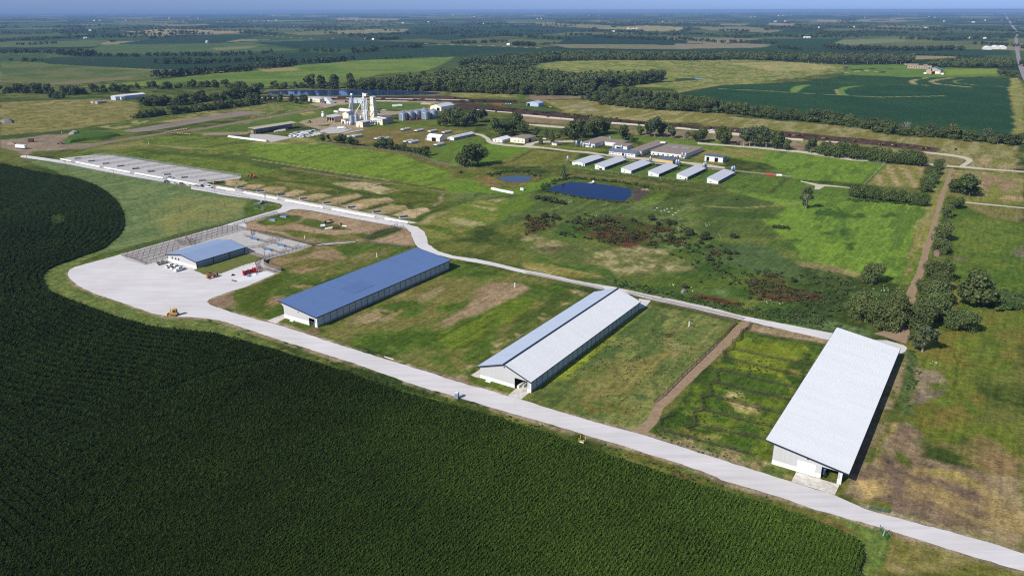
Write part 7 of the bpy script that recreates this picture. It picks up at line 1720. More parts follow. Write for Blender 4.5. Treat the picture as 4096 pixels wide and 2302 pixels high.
WT = [('C4', 730, 668), ('C4', 860, 692), ('C4', 993, 716), ('C4', 1130, 740), ('C4', 1272, 765), ('C4', 1418, 791), ('C4', 1570, 819), ('C4', 1730, 847), ('C4', 1897, 876), ('C4', 2068, 906), ('C4', 2250, 940), ('C4', 2440, 972), ('N2', 157, 132), ('N2', 367, 169), ('N2', 583, 208), ('N2', 812, 248), ('N2', 1053, 292), ('N2', 1305, 338), ('N2', 1567, 385), ('N2', 1845, 436)]
ORD = 'first second third fourth fifth sixth seventh eighth ninth'.split()
w0 = None; n0 = 0
for i, (c_, x, y) in enumerate(WT):
    if c_ == 'C4' and i > 8: continue
    g_ = GC(c_, x, y) + np.array([0, 0, .05]); rz = -AZ + .95
    lb = f'navy blue water trough in the concrete pens, {ORD[i]} from the far left' if c_ == 'C4' else f'navy blue water trough in the dirt pens, {ORD[n0]} counted along the road from the left'
    if c_ != 'C4': n0 += 1
    if w0 is None:
        w0 = empty('water_trough', g_, rz, lb, 'trough', 'navy water troughs')
        MB().prismx([(-.65, .1), (-.8, .85), (-.62, .85), (-.5, .3), (.5, .3), (.62, .85), (.8, .85), (.65, .1)], -2.3, 2.3).box(-2.35, -2.2, -.7, .7, .05, .85).box(2.2, 2.35, -.7, .7, .05, .85).build('trough', M_TUB, w0)
        MB().box(-3.2, 3.2, -1.9, 1.9, -.03, .06).build('slab', conc, w0)
        m = MB()
        for q in (-2.4, 2.4): m.tube((q, .9, 0), (q, .9, 1.7), .06, n=5)
        m.tube((-2.4, .9, 1.65), (2.4, .9, 1.65), .05, n=5); m.build('guard_frame', M_GPIPE, w0)
    else: dup(w0, g_, rz, lb)
for c_, x, y, lb in (('N1', 1772, 515, 'pale blue trough on the upper concrete pen'), ('N1', 2080, 588, 'pale blue trough on the right concrete pen'), ('N1', 1928, 635, 'pale blue trough on the middle concrete pen'), ('N2', 607, 432, 'upper of two pale blue troughs on the weedy lot corner'), ('N2', 492, 466, 'lower of two pale blue troughs on the weedy lot corner')):
    t = empty('water_trough', GC(c_, x, y) + np.array([0, 0, .05]), -AZ + .15, lb, 'trough', 'pale blue troughs')
    MB().prismx([(-.6, .1), (-.75, .95), (-.6, .95), (-.5, .35), (.5, .35), (.6, .95), (.75, .95), (.6, .1)], -2.2, 2.2).box(-2.25, -2.1, -.68, .68, .05, .95).box(2.1, 2.25, -.68, .68, .05, .95).build('trough', M_TUB2, t)
    MB().box(-2.4, 2.4, -1.0, 1.0, -.03, .08).build('slab', conc, t)

# ------------------------------------------------------------------ poles, standpipes, small posts
def pole(crop, x, y, h, label, arm=1, group='wooden power poles'):
    t = empty('power_pole', GC(crop, x, y), AZ, label, 'power pole', group)
    MB().tube((0, 0, 0), (0, 0, h), .17, .11, 7).build('pole', M_WOOD, t)
    if arm: MB().box(-1.1, 1.1, -.08, .08, h - .75, h - .58).build('crossarm', M_WOOD, t)
    if arm > 1: MB().lathe([(.28, h - 2.2), (.3, h - 1.3)], .4, 0, 8).build('transformer', M_GSTEEL, t)
    return t
for c_, x, y, h, lb, a in [('C4', 265, 725, 9, 'power pole farthest left in the pale green crop, by the road start', 1), ('C4', 628, 792, 9, 'second power pole in the pale green crop from the left', 1), ('C4', 1077, 875, 9, 'third power pole in the pale green crop from the left', 1), ('C4', 1577, 958, 9, 'power pole in the pale green crop below the dark car', 1), ('C4', 2022, 1037, 9, 'power pole in the pale green crop below the white tow pickup', 1),
                          ('C4', 2492, 1127, 9.5, 'power pole at the road junction by the grey parked pickup', 2), ('N1', 1655, 318, 9, 'power pole at the edge of the crop by the branch road', 1), ('N1', 917, 485, 9, 'power pole over the sorting pens', 2), ('N2', 935, 737, 9, 'power pole at the corner of the concrete pens', 1), ('N1', 1893, 760, 7.5, 'pole by the curved crowding alley', 0),
                          ('N2', 1168, 300, 8.5, 'pole in the middle of the dirt pens', 0), ('N2', 1972, 445, 8.5, 'pole at the last dirt pen by the lane', 0), ('C4', 1230, 455, 9, 'left pole beside the brown settling pond', 1), ('C4', 1713, 387, 9, 'middle pole beside the brown settling pond', 1), ('C4', 2170, 317, 9, 'right pole beside the brown settling pond', 2), ('C4', 652, 645, 8, 'pole at the head of the concrete pens', 1),
                          ('C5', 297, 305, 9, 'pole by the dirt road below the tree row', 1), ('C5', 745, 225, 9, 'pole at the edge of the mill yard', 1), ('C5', 628, 118, 9, 'pole before the lagoon left of the cream shop', 2), ('C5', 1512, 122, 12, 'tall thin pole before the middle of the lagoon', 0), ('C5', 2193, 205, 14, 'tall thin pole at the right end of the lagoon', 0), ('C5', 2316, 180, 10, 'pole right of the lagoon by the lane', 2), ('C5', 1777, 235, 9, 'pole on the grass behind the grain bins', 1),
                          ('C5', 2420, 640, 8, 'left pole in the lawn by the long low white shed', 1), ('C5', 2478, 630, 8.5, 'right pole in the lawn by the long low white shed', 1), ('C6', 845, 585, 8, 'left pole by the lane below the conifers', 1), ('C6', 898, 590, 8, 'right pole by the lane below the conifers', 1), ('C6', 1045, 530, 8, 'pole by the tiny cream hut', 1), ('C6', 933, 378, 9, 'pole on the far lane left of the large grove', 1), ('C6', 1040, 355, 9, 'second pole on the far lane left of the large grove', 1),
                          ('C6', 1568, 395, 9, 'pole behind the umbrella shaped tree', 1), ('C6', 2185, 545, 8, 'pole with a grey box behind the flat roofed block', 2), ('C7', 292, 450, 8, 'pole between the slim trees by the feedlot road', 0), ('C7', 2180, 615, 9.5, 'pale leaning pole at the lane bend by the crossroads', 2), ('C6', 565, 390, 9, 'lamp pole in the dark grove', 1), ('C7', 2555, 60, 9, 'pole beside the main road by the soybean field', 1)]:
    pole(c_, x, y, h, lb, a)
for c_, x, y, h, lb in [('N1', 2347, 502, 1.9, 'white standpipe in the bare lot beside the concrete pens'), ('N2', 1567, 848, 2.2, 'white standpipe on the grass behind the blue barn'), ('N4', 798, 128, 2.2, 'white standpipe on the bare patch between the barns'), ('N6', 1408, 976, 2.0, 'white standpipe in the tall grass field'), ('C4', 1393, 530, 2.0, 'white standpipe on the bright meadow'), ('C4', 582, 433, 2.0, 'white standpipe by the bare ground at the far left'), ('C4', 2533, 290, 2.0, 'white standpipe by the dirt road near the hay shed')]:
    t = empty('standpipe', GC(c_, x, y), 0, lb, 'pipe', 'white standpipes'); MB().tube((0, 0, 0), (0, 0, h), .22, n=8).build('pipe', M_WSTEEL, t); MB().tube((0, 0, h), (0, 0, h + .15), .26, n=8).build('cap', M_WSTEEL, t)
yb = mat('yellow_paint', (0.75, 0.45, 0.04), .5, .06, 2, spec=.4)
for x, y, lb in ((373, 370, 'left yellow bollard round the valve box in the verge'), (394, 332, 'rear yellow bollard round the valve box in the verge'), (455, 354, 'right yellow bollard round the valve box in the verge'), (430, 396, 'front yellow bollard round the valve box in the verge')):
    t = empty('bollard', GC('W', x, y), 0, lb, 'bollard', 'four yellow bollards'); MB().lathe([(.11, 0), (.11, 1.2), (.05, 1.3)], n=8).build('post', yb, t)
t = empty('valve_box', GC('W', 412, 374), -.5, 'pale valve box between the yellow bollards', 'box'); MB().box(-.6, .6, -.45, .45, 0, .35).build('box', M_SKIRT, t); MB().box(-.5, .5, -.35, .35, .35, .4).build('lid', M_GSTEEL, t)
t = empty('marker_post', GC('W', 489, 354), 0, 'thin pale blue marker post beside the bollards', 'post'); MB().tube((0, 0, 0), (0, 0, .9), .06, n=6).build('post', M_TUB2, t); MB().tube((0, 0, .9), (0, 0, 1.0), .08, n=6).build('cap', M_WSTEEL, t)

# ------------------------------------------------------------------ vehicles
M_TYRE = mat('tyre', (0.015, 0.015, 0.016), .9, .1, 3, spec=.2)
def paint_mat(nm, rgb): return mat('paint_' + nm, rgb, .28, .03, 1, spec=.6)
def wheel(t, x, y, r, w_=.26):
    o = MB().tube((x, y - w_ / 2, r), (x, y + w_ / 2, r), r, n=14).build('wheel', M_TYRE, t)
    MB().tube((x, y - w_ / 2 - .01, r), (x, y + w_ / 2 + .01, r), r * .55, n=10).build('rim', M_GSTEEL, o)
def pickup(pos, rz, m, label, group=None, bedload=None):
    t = empty('pickup_truck', pos, rz, label, 'pickup', group)
    MB().prism([(-2.9, .5), (2.75, .5), (2.92, .62), (2.9, 1.0), (2.65, 1.13), (1.3, 1.2), (-1.1, 1.2), (-1.1, .85), (-2.75, .85), (-2.75, 1.22), (-2.92, 1.22)], -.92, .92).build('body', m, t)
    MB().box(-2.85, -1.1, -.98, -.88, .55, 1.24).box(-2.85, -1.1, .88, .98, .55, 1.24).build('bed_side', m, t)
    MB().box(-2.72, -1.15, -.87, .87, .86, .9).build('bed', M_DARK, t)
    MB().prism([(1.35, 1.18), (.55, 1.83), (-.95, 1.83), (-1.1, 1.18)], -.84, .84).build('window', M_GLASS, t)
    MB().prism([(.5, 1.82), (.4, 1.92), (-.9, 1.92), (-1.0, 1.82)], -.86, .86).box(-.2, -.1, -.86, .86, 1.2, 1.83).box(-1.12, -1.0, -.86, .86, 1.2, 1.83).build('cab_roof', m, t)
    for x in (1.85, -1.85):
        for y in (-.86, .86): wheel(t, x, y, .4)
    for y in (-.7, .7): MB().box(2.9, 2.95, y - .18, y + .18, .8, 1.0).build('headlight', M_GLASS, t)
    MB().box(2.85, 3.0, -.9, .9, .5, .68).build('bumper', M_GSTEEL, t)
    if bedload: MB().box(-2.6, -1.3, -.7, .7, .9, 1.45).build('bed_load', bedload, t)
    return t
def car(pos, rz, m, label, suv=0, group=None):
    t = empty('parked_car', pos, rz, label, 'car', group); h = 1.78 if suv else 1.45
    MB().prism([(-2.3, .35), (2.25, .35), (2.35, .6), (2.2, .9), (1.1, 1.0), (-2.2, 1.05), (-2.35, .8)], -.9, .9).build('body', m, t)
    MB().prism([(1.15, .98), (.35, h - .06), (-1.5 if not suv else -2.0, h - .06), (-2.05, 1.03)], -.8, .8).build('window', M_GLASS, t)
    MB().prism([(.35, h - .07), (.25, h), (-1.4 if not suv else -1.95, h), (-1.5 if not suv else -2.05, h - .07)], -.82, .82).build('roof', m, t)
    for x in (1.4, -1.45):
        for y in (-.82, .82): wheel(t, x, y, .34, .22)
    return t
def head(crop, a, b_):
    A_, B_ = GC(crop, *a), GC(crop, *b_); d = B_ - A_
    return (A_ + B_) / 2, math.atan2(d[1], d[0])
wp = paint_mat('white', (0.80, 0.81, 0.82)); silver = paint_mat('silver', (0.34, 0.36, 0.39)); tanp = paint_mat('champagne', (0.46, 0.42, 0.35)); redp = paint_mat('dark_red', (0.22, 0.02, 0.03)); blk = paint_mat('black', (0.03, 0.035, 0.05))
for a, b_, m_, lb, ld in [((155, 415), (350, 362), tanp, 'tan grey pickup parked apart, left of the white ones by the barn door', M_DARK), ((335, 480), (545, 420), wp, 'white pickup farthest left of three parked together', None), ((440, 510), (650, 448), wp, 'middle white pickup with a dark bed load, of three parked together', M_DARK), ((515, 555), (715, 488), wp, 'white pickup nearest the camera of three parked together', M_BUNK)]:
    p, z = head('D', a, b_); pickup(p + np.array([0, 0, .05]), z, m_, lb, 'pickups by the working barn', ld)
p, z = head('Q', (440, 350), (590, 345)); pickup(p + np.array([0, 0, .05]), z - .1, paint_mat('pale_blue', (.45, .5, .58)), 'pale pickup parked on the pen apron above the dark car')
p, z = head('Q', (375, 445), (520, 460)); car(p, z, blk, 'dark blue van parked on the upper road, leftmost of the parked cars', 1)
p, z = head('Q', (562, 480), (685, 492)); car(p, z, wp, 'white hatchback on the upper road between a dark van and a red one')
p, z = head('Q', (762, 505), (900, 525)); car(p, z, redp, 'dark red wagon on the upper road', 1)
p, z = head('Q', (1435, 575), (1600, 595)); pickup(p, z, wp, 'white pickup hitched to the flatbed trailer on the upper road')
p, z = head('Q', (1110, 530), (1425, 575))
t = empty('flatbed_trailer', p, z, 'grey flatbed trailer behind the white pickup on the upper road', 'trailer')
MB().box(-4.4, 3.6, -1.15, 1.15, .75, .92).build('deck', mat('trailer_deck', (0.33, 0.30, 0.28), .9, .1, 2), t); MB().box(3.4, 4.9, -.15, .15, .75, 1.2).build('gooseneck', M_DARK, t); MB().box(2.6, 3.6, -.9, .9, .92, 1.7).build('load', M_DARK, t)
for x in (-1.6, -.7):
    for y in (-1.0, 1.0): wheel(t, x, y, .38)
MB().prism([(-4.4, .78), (-5.8, .1), (-5.8, .2), (-4.4, .92)], -1.0, 1.0).build('ramp', M_DARK, t)
p, z = head('N2', (358, 300), (408, 285)); pickup(p, z, silver, 'grey blue pickup parked on the grass corner by the junction')
p, z = head('M', (500, 708), (600, 700)); pickup(p, z, wp, 'white pickup hitched to the stock trailer in the mill yard')
p, z = head('M', (380, 695), (495, 700))
t = empty('stock_trailer', p, z, 'long white stock trailer behind a pickup in the mill yard', 'trailer'); MB().box(-4, 3.2, -1.1, 1.1, .6, 2.7).build('body', M_WSTEEL, t); MB().box(3.2, 4.6, -1.0, 1.0, 1.6, 2.7).build('nose', M_WSTEEL, t); MB().box(-3.9, 3.1, -1.13, -1.1, 1.7, 2.1).build('vent_slot', M_DARK, t)
for x in (-1, 0):
    for y in (-1.05, 1.05): wheel(t, x, y, .4)
p, z = head('M', (1280, 325), (1360, 325)); pickup(p, z, wp, 'white pickup on the lane behind the mill tower')
p, z = head('C6', (2440, 405), (2480, 408)); pickup(p, z, wp, 'white pickup on the feedlot lane at the right')
p, z = head('M', (20, 160), (110, 155)); car(p, z, silver, 'silver car parked before the grey bunker')
p, z = head('M', (220, 155), (290, 158)); car(p, z, silver, 'grey car parked right of the grey bunker', 1)
p, z = head('C4', (155, 570), (250, 578))
t = empty('semi_trailer', p, math.radians(-20), 'white box semi trailer standing on bare ground at the far left', 'trailer'); MB().box(-6, 6, -1.25, 1.25, 1.1, 4.0).build('body', M_WSTEEL, t)
for x in (-5, -3.9):
    for y in (-1.0, 1.0): wheel(t, x, y, .5)
for y in (-.8, .8): MB().box(3.4, 3.6, y - .1, y + .1, 0, 1.1).build('landing_leg', M_DARK, t)
t = empty('fuel_tank', GC('C4', 293, 510), .2, 'rusty brown tank box on bare ground above the white semi trailer', 'tank'); MB().box(-2.2, 2.2, -1.4, 1.4, .5, 3.2).build('tank', mat('rust_red', (0.12, 0.05, 0.045), .8, .1, 1), t); MB().box(-1.9, 1.9, -1.1, 1.1, 0, .5).build('skid', M_DARK, t)
for x, y, r_, lb in ((1500, 222, 0.1, 'left white box trailer on the grass behind the mill tower'), (1605, 212, .1, 'right white box trailer on the grass behind the mill tower')):
    t = empty('box_trailer', mp(x + 40, y + 25), r_, lb, 'trailer'); MB().box(-3.2, 3.2, -1.2, 1.2, .7, 3.0).build('body', M_WSTEEL, t)
    for q in (-1.1, 1.1): wheel(t, 0, q, .4)
def tractor(pos, rz, m, label, s=1.0, cab=None):
    t = empty('tractor', pos, rz, label, 'tractor'); t.scale = (s, s, s)
    MB().prism([(-1.0, .9), (2.2, .9), (2.3, 1.1), (2.2, 1.7), (.6, 1.9), (-1.0, 1.5)], -.45, .45).build('body', m, t)
    MB().prism([(-1.3, 1.4), (.6, 1.5), (.45, 2.8), (-1.1, 2.8)], -.75, .75).build('cab', M_GLASS, t); MB().box(-1.2, .55, -.85, .85, 2.8, 2.95).build('cab_roof', cab or m, t)
    for y in (-.95, .95): wheel(t, -.8, y, .9, .5); wheel(t, 1.7, y, .6, .4)
    MB().tube((1.4, .2, 1.7), (1.4, .2, 2.6), .07, n=6).build('exhaust', M_DARK, t)
    return t
grn = paint_mat('green', (0.04, 0.16, 0.04))
tractor(mp(540, 155), .4, grn, 'green tractor parked left of the blue grey double shed'); tractor(mp(1205, 372), 2.6, grn, 'green tractor with yellow wheels behind the mill tower'); tractor(GC('C5', 680, 405), 2.9, paint_mat('amber', (.5, .28, .04)), 'yellow loader standing in the mill yard left of the commodity shed')
blu = paint_mat('blue', (0.05, 0.22, 0.55))
lc = Vector(BC.location) + Vector(tuple(ED * (20 - 5.0 + .9))) ; tractor(Vector(tuple(GC('N5', 752, 1262))) + Vector(tuple(DD * .8)), -AZ + math.pi / 2 - .1, blu, 'blue tractor parked in the open end bay of the nearest barn', .8)
tractor(GC('C7', 300, 455), 1.0, paint_mat('brown', (.16, .08, .06)), 'brown tractor on the lane between the slim trees')
# bulldozer
p, z = head('N1', (905, 1375), (790, 1380))
t = empty('bulldozer', GC('N1', 850, 1376) + np.array([0, 0, .04]), math.radians(172), 'yellow bulldozer at the edge of the gravel yard', 'bulldozer')
ylw = paint_mat('yellow', (0.62, 0.36, 0.05))
for y in (-.95, .95):
    o = MB().prism([(-1.7, .35), (-1.3, .05), (1.3, .05), (1.7, .4), (1.4, .85), (-1.4, .85)], y - .28, y + .28).build('track', mat('track_steel', (0.16, 0.11, 0.07), .8, .15, 3), t)
MB().prism([(-1.7, .7), (1.6, .7), (1.7, .9), (1.6, 1.55), (.1, 1.65), (-1.7, 1.35)], -.62, .62).build('body', ylw, t)
MB().prism([(-1.25, 1.4), (.1, 1.5), (0, 2.75), (-1.15, 2.75)], -.7, .7).build('cab', M_GLASS, t); MB().box(-1.4, .2, -.85, .85, 2.75, 2.95).box(-1.3, -1.18, -.75, -.63, 1.4, 2.75).box(-1.3, -1.18, .63, .75, 1.4, 2.75).box(0, .1, -.75, -.63, 1.5, 2.75).box(0, .1, .63, .75, 1.5, 2.75).build('cab_roof', ylw, t)
MB().prism([(2.2, .05), (2.45, .1), (2.3, .6), (2.45, 1.15), (2.25, 1.15), (2.1, .6)], -1.6, 1.6).build('blade', ylw, t); MB().box(1.0, 2.2, -1.32, -1.22, .45, .65).box(1.0, 2.2, 1.22, 1.32, .45, .65).build('push_arm', ylw, t)
MB().tube((1.0, .25, 1.55), (1.0, .25, 2.6), .07, n=6).build('exhaust', M_DARK, t); MB().tube((2.3, -1.5, 1.1), (2.3, -1.5, 3.2), .05, n=5).build('mast', M_DARK, t)
def telehandler(pos, rz, label, boomm):
    t = empty('telehandler', pos, rz, label, 'telehandler'); org = paint_mat('orange', (0.75, 0.12, 0.015))
    MB().prism([(-2.5, .8), (1.9, .8), (1.9, 1.35), (.8, 1.6), (-2.3, 1.7), (-2.6, 1.3)], -.95, .2).build('body', org, t)
    MB().prism([(-.9, 1.4), (.6, 1.4), (.4, 2.4), (-.8, 2.4)], .25, .95).build('cab', M_GLASS, t); MB().box(-.95, .55, .2, 1.0, 2.4, 2.5).build('cab_roof', M_DARK, t)
    MB().prism([(-2.6, 1.9), (-2.5, 2.4), (2.6, 1.95), (2.6, 1.5)], -.3, .2).build('boom', boomm, t)
    MB().prism([(2.5, 1.9), (3.0, 1.6), (3.1, .5), (2.8, .5)], -.7, .6).build('carriage', M_DARK, t); MB().box(3.0, 4.2, -.6, -.45, .45, .55).box(3.0, 4.2, .3, .45, .45, .55).build('fork', M_DARK, t)
    for x in (-1.6, 1.5):
        for y in (-1.05, 1.05): wheel(t, x, y, .65, .42)
    return t
p, z = head('D', (1150, 705), (1400, 640)); telehandler(p + np.array([0, 0, .04]), z, 'orange telehandler with a tan boom on the gravel yard', mat('tan_boom', (0.42, 0.33, 0.2), .5, .06, 1))
telehandler(GC('C4', 2362, 842), math.radians(160), 'orange telehandler in the meadow behind the dirt pens', paint_mat('orange', (0.75, 0.12, 0.015)))
p, z = head('Q', (1630, 490), (1830, 460)); t = empty('tracked_trencher', p, z, 'amber tracked machine beside the first dirt pen', 'machine')
MB().box(-2.8, -.6, -.9, .9, .6, 2.2).build('body', paint_mat('amber', (.5, .28, .04)), t); MB().prism([(-.6, .8), (3, .6), (3.2, 1.2), (-.6, 1.9)], -.35, .35).build('boom', paint_mat('amber', (.5, .28, .04)), t)
for y in (-.8, .8): MB().box(-2.6, .8, y - .25, y + .25, 0, .65).build('track', MATS['track_steel'], t)
for x in (-.2, 1.2): MB().box(x, x + .4, -.8, .8, .7, 1.6).build('frame', M_DARK, t)
# red squeeze chute
p, z = head('D', (1895, 640), (2340, 520)); red = MATS['red_paint']
t = empty('cattle_chute', p + np.array([0, 0, .1]), z, 'bright red cattle squeeze chute on the new concrete slab', 'cattle chute')
L2 = 4.9
MB().box(-L2, 1.2, -.55, -.47, .35, 2.0).build('side_panel', mat('deep_red_paint', (0.32, 0.012, 0.02), .4, .08, 1), t); MB().box(-L2 + .2, 1.0, .47, .55, .35, 2.0).build('side_panel', MATS['deep_red_paint'], t)
for x in (-L2, -2.2, .3, 1.2):
    MB().box(x, x + .2, -.7, -.5, 0, 2.5).box(x, x + .2, .5, .7, 0, 2.5).box(x, x + .2, -.7, .7, 2.4, 2.6).build('frame', red, t)
MB().box(.2, 1.6, -.9, .9, .5, 2.2).build('squeeze', red, t); MB().box(-L2, -L2 + .25, -.8, .8, 0, 1.1).build('head_gate', red, t)
m = MB()
for k in range(6): m.box(1.4, L2, -.75, -.69, .3 + .35 * k, .38 + .35 * k); m.box(1.4, L2, .69, .75, .3 + .35 * k, .38 + .35 * k)
for x in (2.0, 3.0, 4.0, 4.85): m.box(x, x + .1, -.78, -.66, 0, 2.4); m.box(x, x + .1, .66, .78, 0, 2.4); m.box(x, x + .1, -.78, .78, 2.3, 2.4)
m.build('alley_rails', red, t)
t = empty('tarp', GC('D', 2045, 640) + np.array([0, 0, .06]), .5, 'crumpled blue tarp on the slab by the red chute', 'tarp'); MB().lathe([(1.2, 0), (.9, .3), (.3, .5)], n=7).build('cloth', blu, t)
t = empty('wrapped_part', GC('D', 2175, 610) + np.array([0, 0, .06]), .5, 'grey white wrapped part lying on the slab by the red chute', 'parts'); MB().lathe([(.9, 0), (.8, .5), (.3, .8)], n=7).build('wrap', M_WSTEEL, t)
t = empty('timber', GC('D', 1735, 742), math.radians(-28), 'dark timber baulk at the near end of the new slab', 'timber'); MB().box(-1.5, 1.5, -.2, .2, 0, .45).build('baulk', M_DPOST, t)
t = empty('attachment', GC('D', 1710, 625) + np.array([0, 0, .04]), .4, 'small black bucket left on the gravel by the slab', 'bucket'); MB().prism([(-.8, 0), (.8, 0), (.6, .5), (-.2, .7)], -.5, .5).build('shell', M_DARK, t)
# portable toilet
t = empty('portable_toilet', GC('N4', 201, 1268), -AZ + .25, 'grey portable toilet with a white roof beside the gravel road', 'toilet'); tg = mat('grey_plastic', (0.26, 0.30, 0.36), .5, .04, 1, spec=.4)
MB().box(-.58, .58, -.58, .58, .1, 2.05).build('cabin', tg, t); MB().prism([(-.64, 2.05), (.64, 2.05), (.5, 2.3), (-.5, 2.3)], -.62, .62).build('roof', M_WSTEEL, t); d_ = MB().box(.585, .62, -.42, .42, .18, 1.95).build('door', mat('grey_plastic_door', (0.2, 0.24, 0.3), .5, .04, 1), t); MB().box(.62, .66, -.3, -.2, 1.0, 1.15).build('handle', M_DARK, d_); MB().box(-.62, .62, -.62, .62, 0, .1).build('skid', M_DARK, t)
t = empty('plank', G(1556, 1431), math.radians(-32), 'long white plank lying at the road edge before the blue barn field', 'plank'); MB().box(-2.2, 2.2, -.18, .18, 0, .15).build('board', M_BUNK, t)
gmt = mat('green_gate', (0.03, 0.14, 0.07), .5, .08, 2)
def gate(pos, rz, L, h, label, m_, tilt=0):
    t = empty('farm_gate', pos, rz, label, 'gate'); mb = MB()
    for k in range(6): mb.tube((0, 0, .15 + h * k / 5), (L, 0, .15 + h * k / 5), .045, n=5)
    mb.build('bars', m_, t); MB().tube((0, 0, 0), (0, 0, h + .3), .06, n=6).tube((L, 0, 0), (L, 0, h + .3), .06, n=6).tube((L / 2, 0, .1), (L / 2, 0, h + .1), .04, n=5).build('frame', m_, t)
    t.rotation_euler = (tilt, 0, rz); return t
a, b_ = GC('N8', 905, 800), GC('N8', 1090, 845); d = b_ - a; gate(a, math.atan2(d[1], d[0]), np.linalg.norm(d), 1.2, 'green pipe gate lying open along the road right of the nearest barn', gmt)
a, b_ = GC('N8', 1075, 1100), GC('N8', 1045, 1060); d = b_ - a; gate(a, math.atan2(d[1], d[0]) , 3.6, 1.3, 'green pipe gate by a leaning post at the crop corner', gmt)
t = empty('gate_post', GC('N8', 1040, 1060), 0, 'leaning grey wooden post by the green gate at the crop corner', 'post'); MB().tube((0, 0, 0), (.35, .1, 2.3), .12, .1, 7).build('post', M_WPOST, t); MB().tube((.35, .1, 2.25), (.37, .1, 2.35), .13, n=7).build('cap', M_WPOST, t)
# junction boxes, lot clutter
t = empty('utility_cabinet', GC('N2', 388, 360), .3, 'pale grey utility cabinet by the junction pole', 'cabinet'); MB().box(-.6, .6, -.5, .5, 0, 1.9).build('cabinet', M_GSTEEL, t); MB().box(-.65, .65, -.55, .55, 1.9, 2.0).build('lid', M_GSTEEL, t)
t = empty('transformer_box', GC('N2', 325, 340), .3, 'dark green transformer box left of the pale cabinet', 'box'); MB().box(-.9, .9, -.8, .8, .1, 1.6).build('box', mat('dull_green', (0.08, 0.12, 0.10), .6, .06, 1), t); MB().box(-1.1, 1.1, -1, 1, 0, .12).build('pad', conc, t)
t = empty('pipe_stack', GC('N2', 332, 298), .5, 'stack of grey gate panels on the grass by the parked pickup', 'panels'); m = MB()
for k in range(6): m.tube((-2.2, -.9 + .36 * k, .2 + .05 * k), (2.2, -.8 + .36 * k, .5 + .05 * k), .08, n=5)
m.build('bars', M_GPIPE, t); MB().box(-1.5, -1.3, -1, 1.2, 0, .2).box(1.3, 1.5, -1, 1.2, 0, .2).build('bearer', M_WOOD, t)
p, z = head('N2', (1010, 505), (1115, 475)); t = empty('skip_container', p, z, 'open dark skip with scraps in the bare lot', 'skip'); MB().box(-3, 3, -1.2, -1.1, 0, 1.5).box(-3, 3, 1.1, 1.2, 0, 1.5).box(-3, -2.9, -1.1, 1.1, 0, 1.5).box(2.9, 3, -1.1, 1.1, 0, 1.5).build('shell', mat('dark_skip', (0.045, 0.055, 0.05), .7, .1, 1), t); MB().lathe([(2.6, .9), (1.5, 1.3), (.3, 1.5)], n=7).build('scrap', hay, t); bpy.data.objects[t.children[1].name].scale = (1, .4, 1)
t = empty('white_tank', GC('N2', 1010, 537), .3, 'white plastic tank lying in the bare lot before the skip', 'tank'); MB().tube((-1.3, 0, .9), (1.3, 0, .9), .9, n=12).build('shell', M_WSTEEL, t); MB().box(-1, 1, -.7, .7, 0, .3).build('cradle', M_DARK, t)
t = empty('white_sheeting', GC('N2', 1065, 552), .5, 'heap of white boards and sheeting in the bare lot', 'sheeting')
for k in range(5): MB().box(-2.6 + k * .3, 2.0 + k * .2, -1.2 + .4 * k, -.9 + .5 * k, .1 * k, .1 * k + .25).build('board', M_BUNK, t)
t = empty('rusty_panels', GC('N2', 1140, 550), .2, 'heap of rusty panels beside the white sheeting', 'panels')
for k in range(4): MB().box(-2 + k * .4, 1.5 + k * .3, -1.0 + .5 * k, -.6 + .5 * k, .08 * k, .08 * k + .2).build('panel', mat('rust_red', (0.12, 0.05, 0.045)), t)
t = empty('white_trough', GC('N2', 1232, 528), -.2, 'white upturned trough at the right of the lot clutter', 'trough'); MB().prismx([(-.5, 0), (.5, 0), (.35, .6), (-.35, .6)], -1.4, 1.4).build('shell', M_WSTEEL, t); MB().box(-1.4, -1.2, -.6, .6, 0, .1).build('rim', M_WSTEEL, t)
t = empty('black_drum', GC('N2', 1198, 512), 0, 'black drum behind the white upturned trough', 'drum'); MB().tube((0, 0, 0), (0, 0, 1.1), .45, n=10).build('shell', M_DARK, t); MB().tube((0, 0, 1.1), (0, 0, 1.15), .4, n=10).build('lid', M_DARK, t)
t = empty('pipe_bundle', GC('N2', 1120, 712), math.radians(5), 'bundle of pale pipes along the fence at the foot of the bare lot', 'pipes'); a, b_ = GC('N2', 945, 722), GC('N2', 1345, 690); d = b_ - a; t.location = tuple((a + b_) / 2); t.rotation_euler = (0, 0, math.atan2(d[1], d[0])); L = np.linalg.norm(d) / 2
for k in range(4): MB().tube((-L + k, -.6 + .4 * k, .25), (L - 3 * k, -.6 + .4 * k, .25), .22, n=6).build('pipe', mat('pale_pipe', (.62, .63, .66), .5, .06, 1), t)
